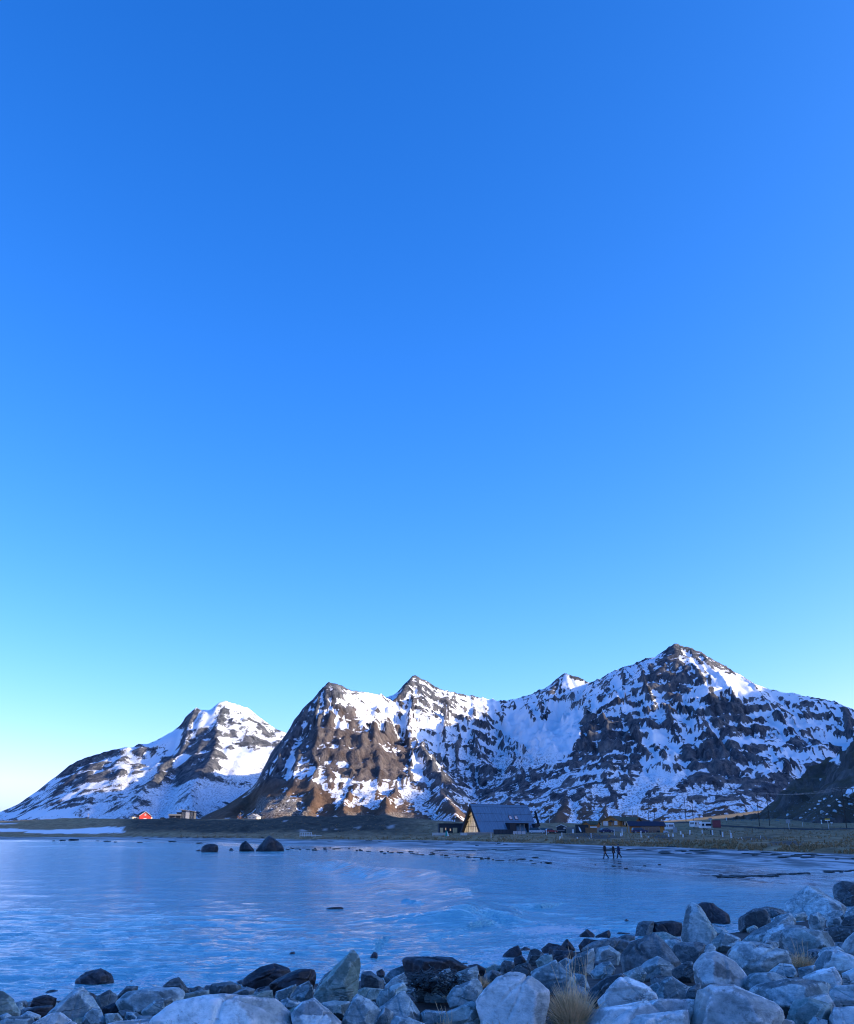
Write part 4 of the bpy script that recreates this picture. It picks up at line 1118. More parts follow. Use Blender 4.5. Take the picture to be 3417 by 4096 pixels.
RB = [
 ('m', [(90,490),(130,430),(200,395),(225,440),(215,500),(120,520)]),
 ('g', [(215,490),(330,370),(440,225),(450,205),(490,212),(508,290),(500,380),(480,490),(420,510),(300,510)], 'tall upright fin-shaped boulder rising above the heap'),
 ('m', [(235,460),(290,370),(360,318),(345,370),(250,465)]), ('k', [(500,345),(560,340),(640,400),(630,440),(500,440)]), ('d', [(590,345),(625,330),(645,350),(630,370)]),
 ('k', [(635,385),(680,340),(765,310),(800,385),(760,400),(700,395)]),
 ('d', [(735,275),(760,260),(900,260),(1020,265),(1130,320),(1000,370),(930,380),(805,390),(770,320)], 'wide flat-topped wet black boulder behind the kelp pocket'),
 ('m', [(640,430),(690,380),(755,350),(780,395),(730,410),(640,445)]), ('m', [(590,520),(620,460),(690,425),(750,405),(775,440),(770,480),(640,525)]),
 ('m', [(610,560),(730,470),(760,465),(850,590),(850,630),(700,610)]), ('m', [(385,640),(450,500),(480,470),(560,510),(620,570),(580,650),(400,660)], 'steep-sided blue-grey boulder with a sharp upper edge below the fin'),
 ('m', [(570,650),(640,550),(690,580),(690,640)]), ('p', [(90,590),(160,520),(230,500),(300,560),(390,640),(380,680),(140,680)], 'pale wedge boulder with a long sloping ridge beside the broad boulder'),
 ('m', [(270,530),(340,515),(440,520),(400,600),(340,600)]), ('m', [(765,430),(840,385),(900,385),(860,450),(800,470)]), ('m', [(810,470),(860,430),(940,370),(985,400),(870,490)]),
 ('m', [(860,490),(930,430),(1000,400),(1040,430),(990,500),(880,500)]), ('m', [(935,370),(990,330),(1025,325),(1038,370),(1010,400)]),
 ('m', [(1000,500),(1040,440),(1180,385),(1215,430),(1180,500),(1080,530),(1010,520)]), ('m', [(1035,400),(1060,350),(1180,310),(1190,345),(1100,390),(1050,420)]),
 ('d', [(1130,310),(1180,305),(1230,330),(1220,355),(1190,350)]), ('m', [(855,590),(880,570),(1000,575),(980,630),(870,630)]), ('m', [(970,630),(1000,580),(1150,515),(1200,540),(1230,600),(1180,640),(1100,640)]),
 ('m', [(665,670),(700,600),(780,610),(880,650),(880,690),(665,690)]),
 ('p', [(1170,520),(1220,450),(1300,380),(1375,348),(1440,350),(1520,400),(1600,460),(1590,520),(1520,640),(1330,660),(1200,590)], 'big pale pyramid boulder beside the large grass tussock'),
 ('g', [(1230,330),(1280,300),(1320,320),(1310,345),(1250,350)]), ('d', [(1325,255),(1370,215),(1420,192),(1445,240),(1390,268)]), ('k', [(1320,300),(1340,275),(1400,290),(1400,340),(1330,345)]),
 ('d', [(1395,270),(1440,250),(1465,280),(1450,300),(1400,300)]), ('k', [(1465,295),(1490,215),(1530,210),(1570,240),(1500,290)]), ('d', [(1555,215),(1600,178),(1660,190),(1690,215),(1600,235)]),
 ('d', [(1670,200),(1705,155),(1750,215),(1700,220)]), ('g', [(1520,285),(1560,250),(1620,245),(1625,290),(1540,305)]), ('k', [(1380,335),(1420,305),(1480,300),(1515,340),(1500,375),(1400,350)]),
 ('d', [(1620,225),(1740,225),(1750,270),(1650,270)]), ('m', [(1500,350),(1560,320),(1640,285),(1700,330),(1760,380),(1752,430),(1600,450),(1520,400)]), ('g', [(440,480),(520,440),(640,450),(600,480),(500,490)]),
 ('m', [(1640,300),(1700,265),(1760,290),(1740,330)]), ('d', [(1435,215),(1460,202),(1490,212),(1480,235)]), ('k', [(1220,365),(1270,335),(1320,350),(1330,385),(1260,400)]), ('m', [(30,510),(100,500),(160,530),(60,550)])]
RC = [
 ('d', [(170,420),(215,383),(260,418),(230,430)]), ('d', [(260,425),(340,390),(352,410),(300,432)]), ('d', [(365,420),(400,400),(475,410),(450,420)]), ('k', [(490,430),(510,350),(540,338),(600,340),(570,425)]),
 ('d', [(570,420),(600,345),(700,335),(760,350),(765,390),(730,420),(640,430)], 'squarish wet black boulder next to the pale spire boulder'),
 ('m', [(755,445),(775,350),(785,260),(822,228),(870,260),(920,340),(960,405),(930,450),(860,460),(790,450)], 'grey spire-shaped boulder pointing up at the water edge'),
 ('d', [(855,245),(880,233),(940,240),(1030,300),(1040,340),(970,355),(920,340)], 'wet black boulder leaning behind the spire boulder'),
 ('m', [(920,350),(1000,375),(1030,400),(960,410)]), ('k', [(1085,385),(1085,320),(1180,265),(1240,268),(1275,340),(1200,370)]), ('k', [(1175,270),(1250,255),(1340,275),(1365,295),(1290,320)]),
 ('m', [(1345,280),(1345,240),(1400,190),(1480,132),(1530,140),(1590,180),(1680,235),(1710,260),(1620,290),(1490,300)], 'large hump-backed boulder above the beach pools'),
 ('k', [(1620,160),(1640,125),(1690,105),(1770,120),(1800,250),(1700,245),(1660,210)], 'dark cracked boulder behind the hump-backed boulder'),
 ('m', [(1285,320),(1340,295),(1470,285),(1490,310),(1440,335),(1300,335)]), ('m', [(1490,350),(1500,300),(1545,285),(1590,330),(1580,375),(1510,380)]), ('m', [(1575,295),(1630,272),(1690,280),(1690,320),(1600,320)]),
 ('m', [(1590,350),(1610,315),(1670,315),(1690,350),(1640,365)]), ('m', [(1680,310),(1752,255),(1800,260),(1800,310)]), ('k', [(1670,370),(1700,320),(1800,290),(1800,375)]),
 ('m', [(925,460),(1000,400),(1100,440),(1060,480),(960,500)]), ('m', [(1080,470),(1180,390),(1300,330),(1380,290),(1420,330),(1415,370),(1280,420),(1200,470)], 'long slanting grey slab leaning up the bank'),
 ('m', [(1210,470),(1260,390),(1340,360),(1480,370),(1330,420),(1300,470)]), ('m', [(1320,460),(1345,390),(1420,380),(1600,400),(1640,470),(1560,520),(1480,520)]), ('k', [(1580,380),(1680,370),(1800,375),(1700,430),(1650,470),(1600,400)]),
 ('p', [(1670,500),(1700,450),(1752,400),(1810,400),(1810,520),(1700,520)]),
 ('k', [(410,540),(470,470),(600,415),(660,470),(720,560),(755,590),(640,600),(560,590),(430,640)], 'dark slab boulder with slanting bedding lines'), ('g', [(590,405),(660,400),(740,440),(660,450)]),
 ('k', [(700,510),(730,465),(850,455),(900,470),(820,560),(760,580)]), ('m', [(800,575),(850,500),(930,465),(960,490),(880,550)]), ('m', [(660,445),(720,440),(760,455),(710,510),(680,490)]),
 ('k', [(185,500),(250,460),(370,440),(475,460),(470,480),(400,520),(300,480)]), ('m', [(255,575),(270,495),(340,478),(410,525),(380,560),(300,580)]), ('m', [(90,600),(150,540),(250,495),(260,570),(200,630)]),
 ('m', [(230,640),(290,580),(350,570),(380,610),(370,650)]), ('m', [(490,640),(560,570),(620,540),(700,590),(720,610),(600,655)]),
 ('p', [(830,660),(835,590),(880,530),(950,520),(1060,580),(1130,660),(1100,710),(960,690),(840,670)], 'pale block with a creased top in the middle of the bank'),
 ('m', [(1020,530),(1090,460),(1200,470),(1370,510),(1380,580),(1240,610),(1130,635),(1060,570)], 'broad rounded grey boulder next to the small tussock'),
 ('k', [(700,620),(790,570),(830,570),(830,670),(760,660)]), ('m', [(620,750),(650,680),(700,655),(800,720),(770,770),(700,780)]), ('k', [(580,670),(620,650),(690,660),(610,740)]), ('k', [(215,800),(220,740),(330,660),(430,635),(440,670),(330,760),(270,790)]),
 ('p', [(270,800),(400,670),(440,658),(540,700),(640,770),(560,820),(430,850),(330,840)], 'pale peaked boulder rising beside the large grass tussock'),
 ('p', [(180,940),(250,850),(450,820),(640,790),(830,790),(830,830),(650,850),(400,900),(380,950)]), ('p', [(380,970),(480,880),(620,860),(790,850),(810,970)]),
 ('p', [(800,960),(830,830),(850,740),(920,700),(1060,700),(1130,745),(1300,800),(1380,870),(1340,920),(1100,970)], 'big pale flat-faced boulder with rough white crust'),
 ('m', [(1130,745),(1200,700),(1440,670),(1590,690),(1620,740),(1500,780),(1380,850),(1250,790)]), ('m', [(1110,720),(1150,640),(1300,630),(1370,680),(1200,720)]), ('m', [(1260,630),(1330,580),(1400,590),(1430,640),(1370,670)]),
 ('p', [(1460,660),(1560,620),(1640,600),(1690,690),(1600,710)]), ('p', [(1530,590),(1590,510),(1660,505),(1810,560),(1810,630),(1640,600),(1550,620)]), ('p', [(1680,640),(1752,610),(1810,610),(1810,700),(1690,680)]),
 ('g', [(1360,890),(1410,790),(1500,780),(1620,820),(1610,930),(1450,950)], 'dark-faced square block between pale boulders'), ('p', [(1590,760),(1640,710),(1810,700),(1810,800),(1620,800)]), ('p', [(1610,900),(1640,840),(1810,820),(1810,970),(1620,970)]),
 ('p', [(980,940),(1050,870),(1200,880),(1400,910),(1440,970),(980,970)]), ('m', [(1480,940),(1520,890),(1600,910),(1600,970),(1490,970)]), ('k', [(770,770),(800,730),(870,690),(850,780)]), ('m', [(130,640),(200,650),(230,720),(160,730)]),
 ('m', [(0,660),(60,570),(85,620),(80,700),(0,720)]), ('d', [(-5,490),(60,480),(130,510),(0,540)]), ('d', [(20,565),(30,545),(90,530),(115,560),(70,572)]), ('d', [(165,480),(200,440),(300,450),(190,500)]), ('g', [(1130,380),(1180,360),(1200,375),(1150,395)]), ('m', [(1430,610),(1530,590),(1520,640),(1440,660)]),
 ('d', [(420,345),(440,325),(465,342),(445,350)]), ('k', [(380,440),(440,415),(495,425),(480,455)]), ('m', [(420,640),(520,600),(560,640),(480,670)]), ('m', [(560,720),(620,690),(650,740),(600,770)]), ('m', [(1190,520),(1240,450),(1320,460),(1300,520)]),
 ('m', [(1540,530),(1570,490),(1660,480),(1700,510),(1600,540)]), ('p', [(1430,860),(1480,780),(1600,760),(1640,830),(1560,860)]), ('m', [(850,850),(870,780),(1000,760),(1000,850)])]
SHORT = {'rounded wet': 'rounded boulder alone in the water', 'peaked grey': 'pitted peaked boulder', 'long flat grey': 'long flat slab', 'broad pale': 'broad pale boulder', 'tall upright': 'fin-shaped boulder',
         'wide flat-topped': 'wide black boulder', 'steep-sided': 'steep-sided boulder', 'pale wedge': 'pale wedge boulder', 'big pale pyramid': 'pale pyramid boulder', 'squarish wet': 'squarish black boulder',
         'grey spire': 'spire boulder', 'wet black boulder leaning': 'black leaning boulder', 'large hump': 'hump-backed boulder', 'dark cracked': 'dark cracked boulder', 'long slanting': 'long slanting slab',
         'dark slab': 'dark bedded slab', 'pale block': 'creased pale block', 'broad rounded grey': 'broad rounded boulder', 'pale peaked': 'pale peaked boulder', 'big pale flat': 'crusted pale boulder', 'dark-faced': 'dark-faced square block'}
HEROES = []; PLAIN = []
for rows, conv in ((RA, zA), (RB, zB), (RC, zC)):
    for row in rows:
        poly = conv(row[1])
        o = boulder(poly, row[0], row[2] if len(row) > 2 else None)
        if len(row) > 2:
            s_ = next((v for k, v in SHORT.items() if row[2].startswith(k)), None)
            if s_: HEROES.append((o, s_))
        else:
            PLAIN.append((o, row[0], poly))
def near_hero(o):
    """the singled-out boulder next to this one and on which side of it this one lies, seen from the bank and the sea"""
    h, s_ = min(HEROES, key=lambda q: (q[0].location - o.location).length)
    a = float(bank_d(np.array([o.location.x]), np.array([o.location.y]))[0]); b = float(bank_d(np.array([h.location.x]), np.array([h.location.y]))[0])
    return ('seaward of' if a < b - 0.45 else 'landward of' if a > b + 0.45 else 'beside') + ' the ' + s_
for o, tone, poly in PLAIN:
    us = [q[0] for q in poly]; vv = [q[1] for q in poly]
    w = max(us) - min(us); h = max(vv) - min(vv); top = [q for q in poly if q[1] < min(vv) + 0.22 * h]
    tw = (max(q[0] for q in top) - min(q[0] for q in top)) / w
    shape = 'low flat' if w > 2.3 * h else 'upright' if h > 1.1 * w else 'peaked' if tw < 0.16 else 'flat-topped' if tw > 0.5 else 'blocky'
    wm = max(o.dimensions); size = 'small' if wm < 0.75 else 'large' if wm > 1.5 else 'mid-sized'
    o['label'] = f"{size} {shape} {dict(p='pale grey', m='blue-grey', g='greenish grey', k='dark grey', d='wet black')[tone]} boulder {near_hero(o)}"

# stones in the gaps and beyond the sides of the picture
rnd = random.Random(3)
def loose_rock(x, y, r, tone, label, group, zoff=0.0, sub=3, name='boulder', cat='boulder'):
    ROCK_COUNT[0] += 1
    seed = ROCK_COUNT[0] * 13 + 5
    rr = np.random.RandomState(seed)
    planes = []
    for i in range(11):
        n = rr.normal(size=3); n /= np.linalg.norm(n)
        planes.append((n, r * (0.62 + 0.3 * rr.rand()) * (0.72 if abs(n[2]) > 0.6 else 1.0)))
    for ax in range(3):
        for sg in (-1.0, 1.0):
            n = np.zeros(3); n[ax] = sg
            planes.append((n, r * (0.7 if ax == 2 else 1.0)))
    me = rock_mesh(name, planes, r * 1.3, sub, seed, 60, 0.045)
    o = link_mesh(name, me, ROCKS[tone])
    o.location = (x, y, float(land(np.array([x]), np.array([y]))[0]) + r * 0.15 + zoff)
    tag(o, label, cat, group)
    return o
GAP = ('small stone filling a gap between the bank boulders', 'small stones between the bank boulders')
for i in range(175):
    u = rnd.uniform(-60, 3480)
    vlo = np.interp(u, [0, 700, 1300, 2000, 2600, 3000, 3417], [3985, 3960, 3925, 3850, 3790, 3730, 3640])
    v = vlo + (4120 - vlo) * rnd.random() ** 1.3
    D = bank_hit(u, v)
    x = xat(u, D) * 1.0
    r3 = ray(u, v); x = r3[0] * D
    r = rnd.uniform(0.08, 0.20) * (1 + D / 45)
    dd = float(bank_d(np.array([x]), np.array([D]))[0])
    tone = 'd' if dd < 3.0 else rnd.choice('kkkdgm')  # dark tones away from the water paint in the shade of the gaps
    o = loose_rock(x, D, r, tone, *GAP, zoff=-0.10, name='stone', cat='stone')
    o['label'] = f"{dict(k='dark grey', d='wet black', g='greenish', m='grey')[tone]} stone in a gap {near_hero(o)}"
SIDE = ('grey boulder of the bank beside the viewpoint', 'boulders of the bank beside the viewpoint')
for i in range(150):
    sgn = -1 if i % 2 else 1
    y = rnd.uniform(1.5, 30); x = sgn * (y * 0.46 + rnd.uniform(0.7, 8.0))
    if float(bank_d(np.array([x]), np.array([y]))[0]) < 1: continue
    loose_rock(x, y, rnd.uniform(0.35, 0.75), rnd.choice('mmpkg'), *SIDE, sub=3)

# ------------------------------------------------------------------ rocks standing in the bay
def sea_rock(poly, label, tone='d', depth=0.7, name='sea_rock', sub=4, rug=0.035):
    vb = max(q[1] for q in poly); uc = sum(q[0] for q in poly) / len(poly)
    D = -CAMZ / ray(uc, vb)[2]
    return boulder(poly, tone, label, name=name, D=D, sink=0.25, depth=depth, rug=rug, sub=sub, cat='rock', group=None, p=26)
def zS(pts): return [(750 + x / 3.504, 3320 + y / 3.504) for x, y in pts]
sea_rock(zS([(188,300),(195,240),(270,202),(370,195),(425,215),(435,245),(430,308),(300,310)]), 'black block-shaped rock standing in shallow water off the far beach')
sea_rock(zS([(716,300),(720,255),(760,190),(818,148),(860,190),(910,260),(942,285),(860,300)]), 'black pointed rock in shallow water beside the biggest sea rock')
sea_rock(zS([(960,290),(1060,165),(1150,82),(1230,150),(1330,205),(1375,292),(1160,300)]), 'largest black pyramid-shaped rock standing in the shallow water')
sea_rock(zS([(578,288),(612,250),(650,288)]), 'tiny dark rock tip between the black sea rocks', sub=3)
sea_rock(zS([(110,295),(170,275),(190,296)]), 'low dark rock tip beside the block-shaped sea rock', sub=3)
def zW(pts): return [(1200 + x / 1.752, 3380 + y / 1.752) for x, y in pts]
sea_rock(zW([(170,458),(185,445),(230,435),(290,432),(312,440),(280,455),(220,461)]), 'low black weed-covered rock awash in the middle of the bay', depth=0.6)
sea_rock([(1155, 3818), (1165, 3808), (1178, 3806), (1182, 3816), (1170, 3822)], 'small black rock awash off the fin-shaped boulder', sub=3)
sea_rock([(1480, 3830), (1496, 3807), (1510, 3812), (1512, 3830)], 'small black rock awash off the kelp pocket', sub=3)

# ------------------------------------------------------------------ materials of built things
def metal_sheet(name, col, rib=0.6):
    t = NT(name); co = t.coord()
    n = t.noise(t.mapping(co, (3.0, 0.25, 0.25)), 1.5, 5, 0.6)
    c = t.ramp(n, [(0.35, tuple(x * 0.72 for x in col)), (0.65, tuple(x * 1.25 for x in col))])
    return t.set(c, t.rng(n, 0.3, 0.7, 0.55, 0.7), 0.0, t.bump(n, 0.25, 0.02), 0.3)
def boards(name, col, scale=5.0, axis=0, var=0.25):
    """weathered upright boards: colour streaks along the grain"""
    t = NT(name); co = t.coord()
    s = [scale, scale, scale]; s[2] = 0.35
    n = t.noise(t.mapping(co, tuple(s)), 1.0, 5, 0.65)
    c = t.ramp(n, [(0.3, tuple(x * (1 - var) for x in col)), (0.7, tuple(min(1, x * (1 + var)) for x in col))])
    return t.set(c, 0.75, 0, t.bump(n, 0.3, 0.02), 0.3)
M_ZINC = metal_sheet('blue_grey_roof_sheet', (0.085, 0.20, 0.31))
M_SEAM = plain('dark_roof_seam', (0.02, 0.025, 0.03), 0.6)
M_BLACKW = boards('black_stained_boards', (0.030, 0.036, 0.045))
M_DARKTRIM = plain('dark_trim', (0.020, 0.022, 0.026), 0.6)
M_WOODWARM = boards('pale_warm_wood', (0.70, 0.47, 0.24), 4)
M_ORANGE = boards('orange_brown_boards', (0.42, 0.17, 0.045), 4)
M_BROWNF = boards('brown_fence_boards', (0.22, 0.115, 0.055), 4)
M_GREYW = boards('weathered_grey_wood', (0.26, 0.26, 0.25), 5)
M_PALEW = boards('pale_driftwood_boards', (0.50, 0.49, 0.46), 5)
M_WHITE = plain('white_paint', (0.72, 0.73, 0.73), 0.5, 0.06)
M_RED = boards('red_barn_boards', (0.50, 0.055, 0.045), 3)
M_REDBOX = plain('dull_red_sheet', (0.22, 0.035, 0.045), 0.6)
M_TURF = plain('mossy_roof', (0.095, 0.085, 0.045), 0.95, 0.45, 1.2, bump=0.8)
M_NAVY = metal_sheet('dark_navy_roof', (0.022, 0.022, 0.045))
M_DARKROOF = plain('dark_barn_roof', (0.03, 0.026, 0.032), 0.8, 0.3)
M_CREAM = boards('cream_boards', (0.72, 0.62, 0.45), 3, var=0.12)
M_CONC = plain('grey_concrete', (0.30, 0.30, 0.30), 0.85, 0.2, bump=0.3)
M_POLE = boards('tarred_pole_wood', (0.055, 0.042, 0.034), 6)
M_POLEP = boards('pale_pole_wood', (0.55, 0.44, 0.30), 6)
M_STEEL = plain('galvanised_steel', (0.45, 0.46, 0.47), 0.45, 0.1, metal=0.6)
M_TYRE = plain('tyre_rubber', (0.02, 0.02, 0.021), 0.85)
M_YELLOW = plain('yellow_sign_face', (0.75, 0.43, 0.03), 0.5, 0.05)
M_TEAL = plain('teal_cloth', (0.02, 0.30, 0.24), 0.85, 0.15)
M_CLOTHW = plain('off_white_cloth', (0.66, 0.70, 0.66), 0.85, 0.1)
M_REDPAINT = plain('dark_red_car_paint', (0.22, 0.012, 0.018), 0.3, 0.05)
M_BLUEPAINT = plain('dark_blue_car_paint', (0.012, 0.022, 0.075), 0.28, 0.05)
M_BLACKPAINT = plain('black_car_paint', (0.012, 0.013, 0.016), 0.3, 0.05)
M_SILVER = plain('silver_car_paint', (0.50, 0.51, 0.53), 0.3, 0.04, metal=0.3)
M_PALEBLUE = plain('pale_grey_car_paint', (0.46, 0.50, 0.55), 0.3, 0.04)
M_LAMP = plain('clear_lamp_glass', (0.75, 0.76, 0.78), 0.15, 0.03)
def glass(name, col=(0.015, 0.02, 0.03), rough=0.06):
    t = NT(name)
    return t.set(col, rough, 0, None, 0.8)
M_GLASS = glass('dark_window_glass')
M_SKYGLASS = glass('roof_window_glass', (0.28, 0.30, 0.36), 0.12)
M_CURTAIN = glass('pale_curtained_glass', (0.45, 0.45, 0.47), 0.15)
t = NT('warm_glow_glazing'); n = t.noise(t.mapping(t.coord(), (2.0, 2.0, 0.6)), 1.3, 5, 0.6)
wc = t.ramp(n, [(0.3, (0.42, 0.26, 0.12)), (0.6, (0.78, 0.56, 0.30)), (0.75, (0.92, 0.74, 0.46))])
M_GLOWPANE = t.set(wc, 0.22, 0, None, 0.6, emit=wc, estr=0.17)  # weak glow added to the panes, keeping them warm in blue light

def face_cam(p, extra=0.0):
    return -math.atan2(p.x, p.y) + extra
def panes(parent, x0, x1, z0, z1, y, frame_m, glass_m, cols=2, rows=1, fw=0.07, th=0.05, name='window', axis='y', sgn=-1):
    """a window: pane, frame bars set proud of the wall; plane at y (or x) facing sgn"""
    def bx(mb, a0, a1, c0, c1, d0, d1):
        d0, d1 = sorted((y + sgn * d0, y + sgn * d1))
        if axis == 'y': mb.box(a0, a1, d0, d1, c0, c1)
        else: mb.box(d0, d1, a0, a1, c0, c1)
    g = MB(); bx(g, x0, x1, z0, z1, -0.03, th * 0.45)
    w = g.build(name, glass_m, parent)
    f = MB()
    bx(f, x0 - fw, x1 + fw, z1, z1 + fw, -0.03, th); bx(f, x0 - fw, x1 + fw, z0 - fw, z0, -0.03, th)
    bx(f, x0 - fw, x0, z0, z1, -0.03, th); bx(f, x1, x1 + fw, z0, z1, -0.03, th)
    for i in range(1, cols):
        xx = x0 + (x1 - x0) * i / cols; bx(f, xx - fw / 2, xx + fw / 2, z0, z1, th * 0.46, th * 0.9)
    for i in range(1, rows):
        zz = z0 + (z1 - z0) * i / rows; bx(f, x0, x1, zz - fw / 2, zz + fw / 2, th * 0.46, th * 0.85)
    f.build('frame', frame_m, w)
    return w
def gable_roof(parent, x0, x1, y0, y1, ze, zr, mat, over=0.35, th=0.16, along='x', name='roof', trim=None):
    """two pitched slabs; ridge along x or y"""
    mb = MB()
    if along == 'x':
        ym = (y0 + y1) / 2; k = (zr - ze) / (ym - y0)
        ya, yb = y0 - over, y1 + over; za = ze - k * over
        mb.prism([(ya, za), (ym, zr), (yb, za), (yb, za + th), (ym, zr + th * 1.25), (ya, za + th)], x0 - over, x1 + over, 'x')
    else:
        xm = (x0 + x1) / 2; k = (zr - ze) / (xm - x0)
        xa, xb = x0 - over, x1 + over; za = ze - k * over
        mb.prism([(xa, za), (xm, zr), (xb, za), (xb, za + th), (xm, zr + th * 1.25), (xa, za + th)], y0 - over, y1 + over, 'y')
    r = mb.build(name, mat, parent)
    if trim is not None:
        tb = MB()
        if along == 'x':
            for xx, s in ((x0 - over, -1), (x1 + over, 1)):
                a, b = sorted((xx + 0.004 * s, xx + 0.06 * s))
                tb.prism([(ya, za - 0.05), (ym, zr - 0.05), (yb, za - 0.05), (yb, za + th), (ym, zr + th * 1.25), (ya, za + th)], a, b, 'x')
        else:
            for yy, s in ((y0 - over, -1), (y1 + over, 1)):
                a, b = sorted((yy + 0.004 * s, yy + 0.06 * s))
                tb.prism([(xa, za - 0.05), (xm, zr - 0.05), (xb, za - 0.05), (xb, za + th), (xm, zr + th * 1.25), (xa, za + th)], a, b, 'y')
        tb.build('bargeboard', trim, r)
    return r
def gable_body(parent, x0, x1, y0, y1, z0, ze, zr, mat, along='x', name='wall'):
    mb = MB()
    if along == 'x':
        ym = (y0 + y1) / 2
        mb.prism([(y0, z0), (y1, z0), (y1, ze), (ym, zr), (y0, ze)], x0, x1, 'x')
    else:
        xm = (x0 + x1) / 2
        mb.prism([(x0, z0), (x1, z0), (x1, ze), (xm, zr), (x0, ze)], y0, y1, 'y')
    return mb.build(name, mat, parent)

# ------------------------------------------------------------------ the A-frame lodge
# local x runs along the ridge (away to the right), local y across; the near gable is at x = 0
gA = at(1889, 3330, 316)
AF = empty('a_frame_lodge', (gA.x, gA.y, 2.75), math.radians(45))
tag(AF, 'large steep A-frame lodge with blue-grey roof and glazed wooden gable', 'building')
LW, LH, LL = 4.35, 8.75, 27.5             # half width, height, length
zb = 0.0
def slope_pt(side, s, x):                   # s: 0 at the eave, 1 at the ridge; side -1 is the face towards the beach
    return (x, side * LW * (1 - s), zb + LH * s)
# roof faces as bands of sheet with dark seams between them
nrm_y, nrm_z = LH / math.hypot(LW, LH), LW / math.hypot(LW, LH)
bands = [(0.0, 0.40), (0.41, 0.66), (0.67, 0.905), (0.915, 1.0)]
for side in (-1, 1):
    for i, (s0, s1) in enumerate(bands):
        nseg = 9
        for k in range(nseg):               # upright sheets, each with its own edge
            xa = -0.9 + (LL + 1.4) * k / nseg; xb = -0.9 + (LL + 1.4) * (k + 1) / nseg - 0.03
            xa0 = xa + 0.0; 
            a, b, c, d = slope_pt(side, s0, xa0), slope_pt(side, s0, xb), slope_pt(side, s1, xb), slope_pt(side, s1, xa0)
            mb = MB().slab(a, b, c, d, 0.10 if side < 0 else -0.10)
            mb.build('roof_panel', M_ZINC, AF)
    mb = MB()                               # underlay showing in the joints
    a, b, c, d = slope_pt(side, 0.0, -0.85), slope_pt(side, 0.0, LL + 0.45), slope_pt(side, 0.995, LL + 0.45), slope_pt(side, 0.995, -0.85)
    mb.slab(a, b, c, d, -0.18 if side < 0 else 0.18)
    mb.build('roof_deck', M_SEAM, AF)
mb = MB().prism([(-0.22, LH - 0.25), (0, LH + 0.16), (0.22, LH - 0.25)], -0.95, LL + 0.55, 'x')
mb.build('ridge_cap', M_SEAM, AF)
# thick rakes of the near gable
for side in (-1, 1):
    mb = MB()
    p0, p1 = (side * (LW + 0.12), 0.0), (0.0, LH + 0.14)
    q0, q1 = (side * (LW - 0.62), 0.0), (0.0, LH - 1.15)
    for (x0, x1) in ((-0.99, -0.86),):
        mb.prism([p0, p1, q1, q0], x0, x1, 'x')
    mb.build('gable_rake', M_BLACKW, AF)
# recessed glazed gable: panes between dark mullions, each pane its own piece
GX = 0.55
def half_w(z): return LW * (1 - z / LH) - 0.30
cols = 8
mull = MB()
zs_ = [0.05, 1.95, 3.6, 5.2, 7.5]
for j in range(4):
    for i in range(cols):
        f0, f1 = -1 + 2 * i / cols, -1 + 2 * (i + 1) / cols
        z0, z1 = zs_[j], zs_[j + 1]
        w0 = half_w(0.05)
        ya, yb = f0 * w0 + 0.04, f1 * w0 - 0.04
        # clip the pane against the sloping sides
        def zlim(y): return LH * (1 - (abs(y) + 0.34) / LW)
        za, zb_ = min(z1 - 0.05, zlim(ya)), min(z1 - 0.05, zlim(yb))
        if max(za, zb_) <= z0 + 0.15: continue
        pts = [(ya, z0 + 0.05), (yb, z0 + 0.05), (yb, max(zb_, z0 + 0.06)), (ya, max(za, z0 + 0.06))]
        MB().prism(pts, GX, GX + 0.05, 'x').build('pane', M_GLOWPANE, AF)
for i in range(cols + 1):
    y = (-1 + 2 * i / cols) * half_w(0.05)
    zt = max(LH * (1 - (abs(y) + 0.30) / LW), 0.1)
    mull.box(GX - 0.03, GX + 0.09, y - 0.045, y + 0.045, 0.0, zt)
for z in zs_[:-1]:
    mull.box(GX - 0.025, GX + 0.085, -half_w(z), half_w(z), z - 0.05, z + 0.045)
mull.build('mullion', M_DARKTRIM, AF)
MB().prism([(-LW + 0.25, 0), (LW - 0.25, 0), (0, LH - 0.5)], GX + 0.12, GX + 0.3, 'x').build('inner_wall', M_BLACKW, AF)
MB().prism([(-LW + 0.2, 0), (LW - 0.2, 0), (0, LH - 0.4)], LL - 0.3, LL, 'x').build('end_wall', M_BLACKW, AF)
# roof windows on the beach face
def on_slope(s, x, off):
    p = slope_pt(-1, s, x)
    return Vector((p[0], p[1] - nrm_y * off, p[2] + nrm_z * off))
for xc, sc0 in ((16.2, 0.455), (19.1, 0.455)):
    w = 0.80; s1 = sc0 + 0.155
    mb = MB().slab(on_slope(sc0, xc - w, 0.105), on_slope(sc0, xc + w, 0.105), on_slope(s1, xc + w, 0.105), on_slope(s1, xc - w, 0.105), 0.10)
    fr = mb.build('roof_window', M_DARKTRIM, AF)
    mb = MB().slab(on_slope(sc0 + 0.02, xc - w + 0.2, 0.21), on_slope(sc0 + 0.02, xc + w - 0.2, 0.21), on_slope(s1 - 0.02, xc + w - 0.2, 0.21), on_slope(s1 - 0.02, xc - w + 0.2, 0.21), 0.03)
    mb.build('pane', M_SKYGLASS, fr)
mb = MB().slab(on_slope(0.14, 24.6, 0.105), on_slope(0.14, 25.6, 0.105), on_slope(0.26, 25.6, 0.105), on_slope(0.26, 24.6, 0.105), 0.09)
fr = mb.build('roof_window', M_DARKTRIM, AF)
MB().slab(on_slope(0.16, 24.8, 0.20), on_slope(0.16, 25.4, 0.20), on_slope(0.245, 25.4, 0.20), on_slope(0.245, 24.8, 0.20), 0.03).build('pane', M_SKYGLASS, fr)
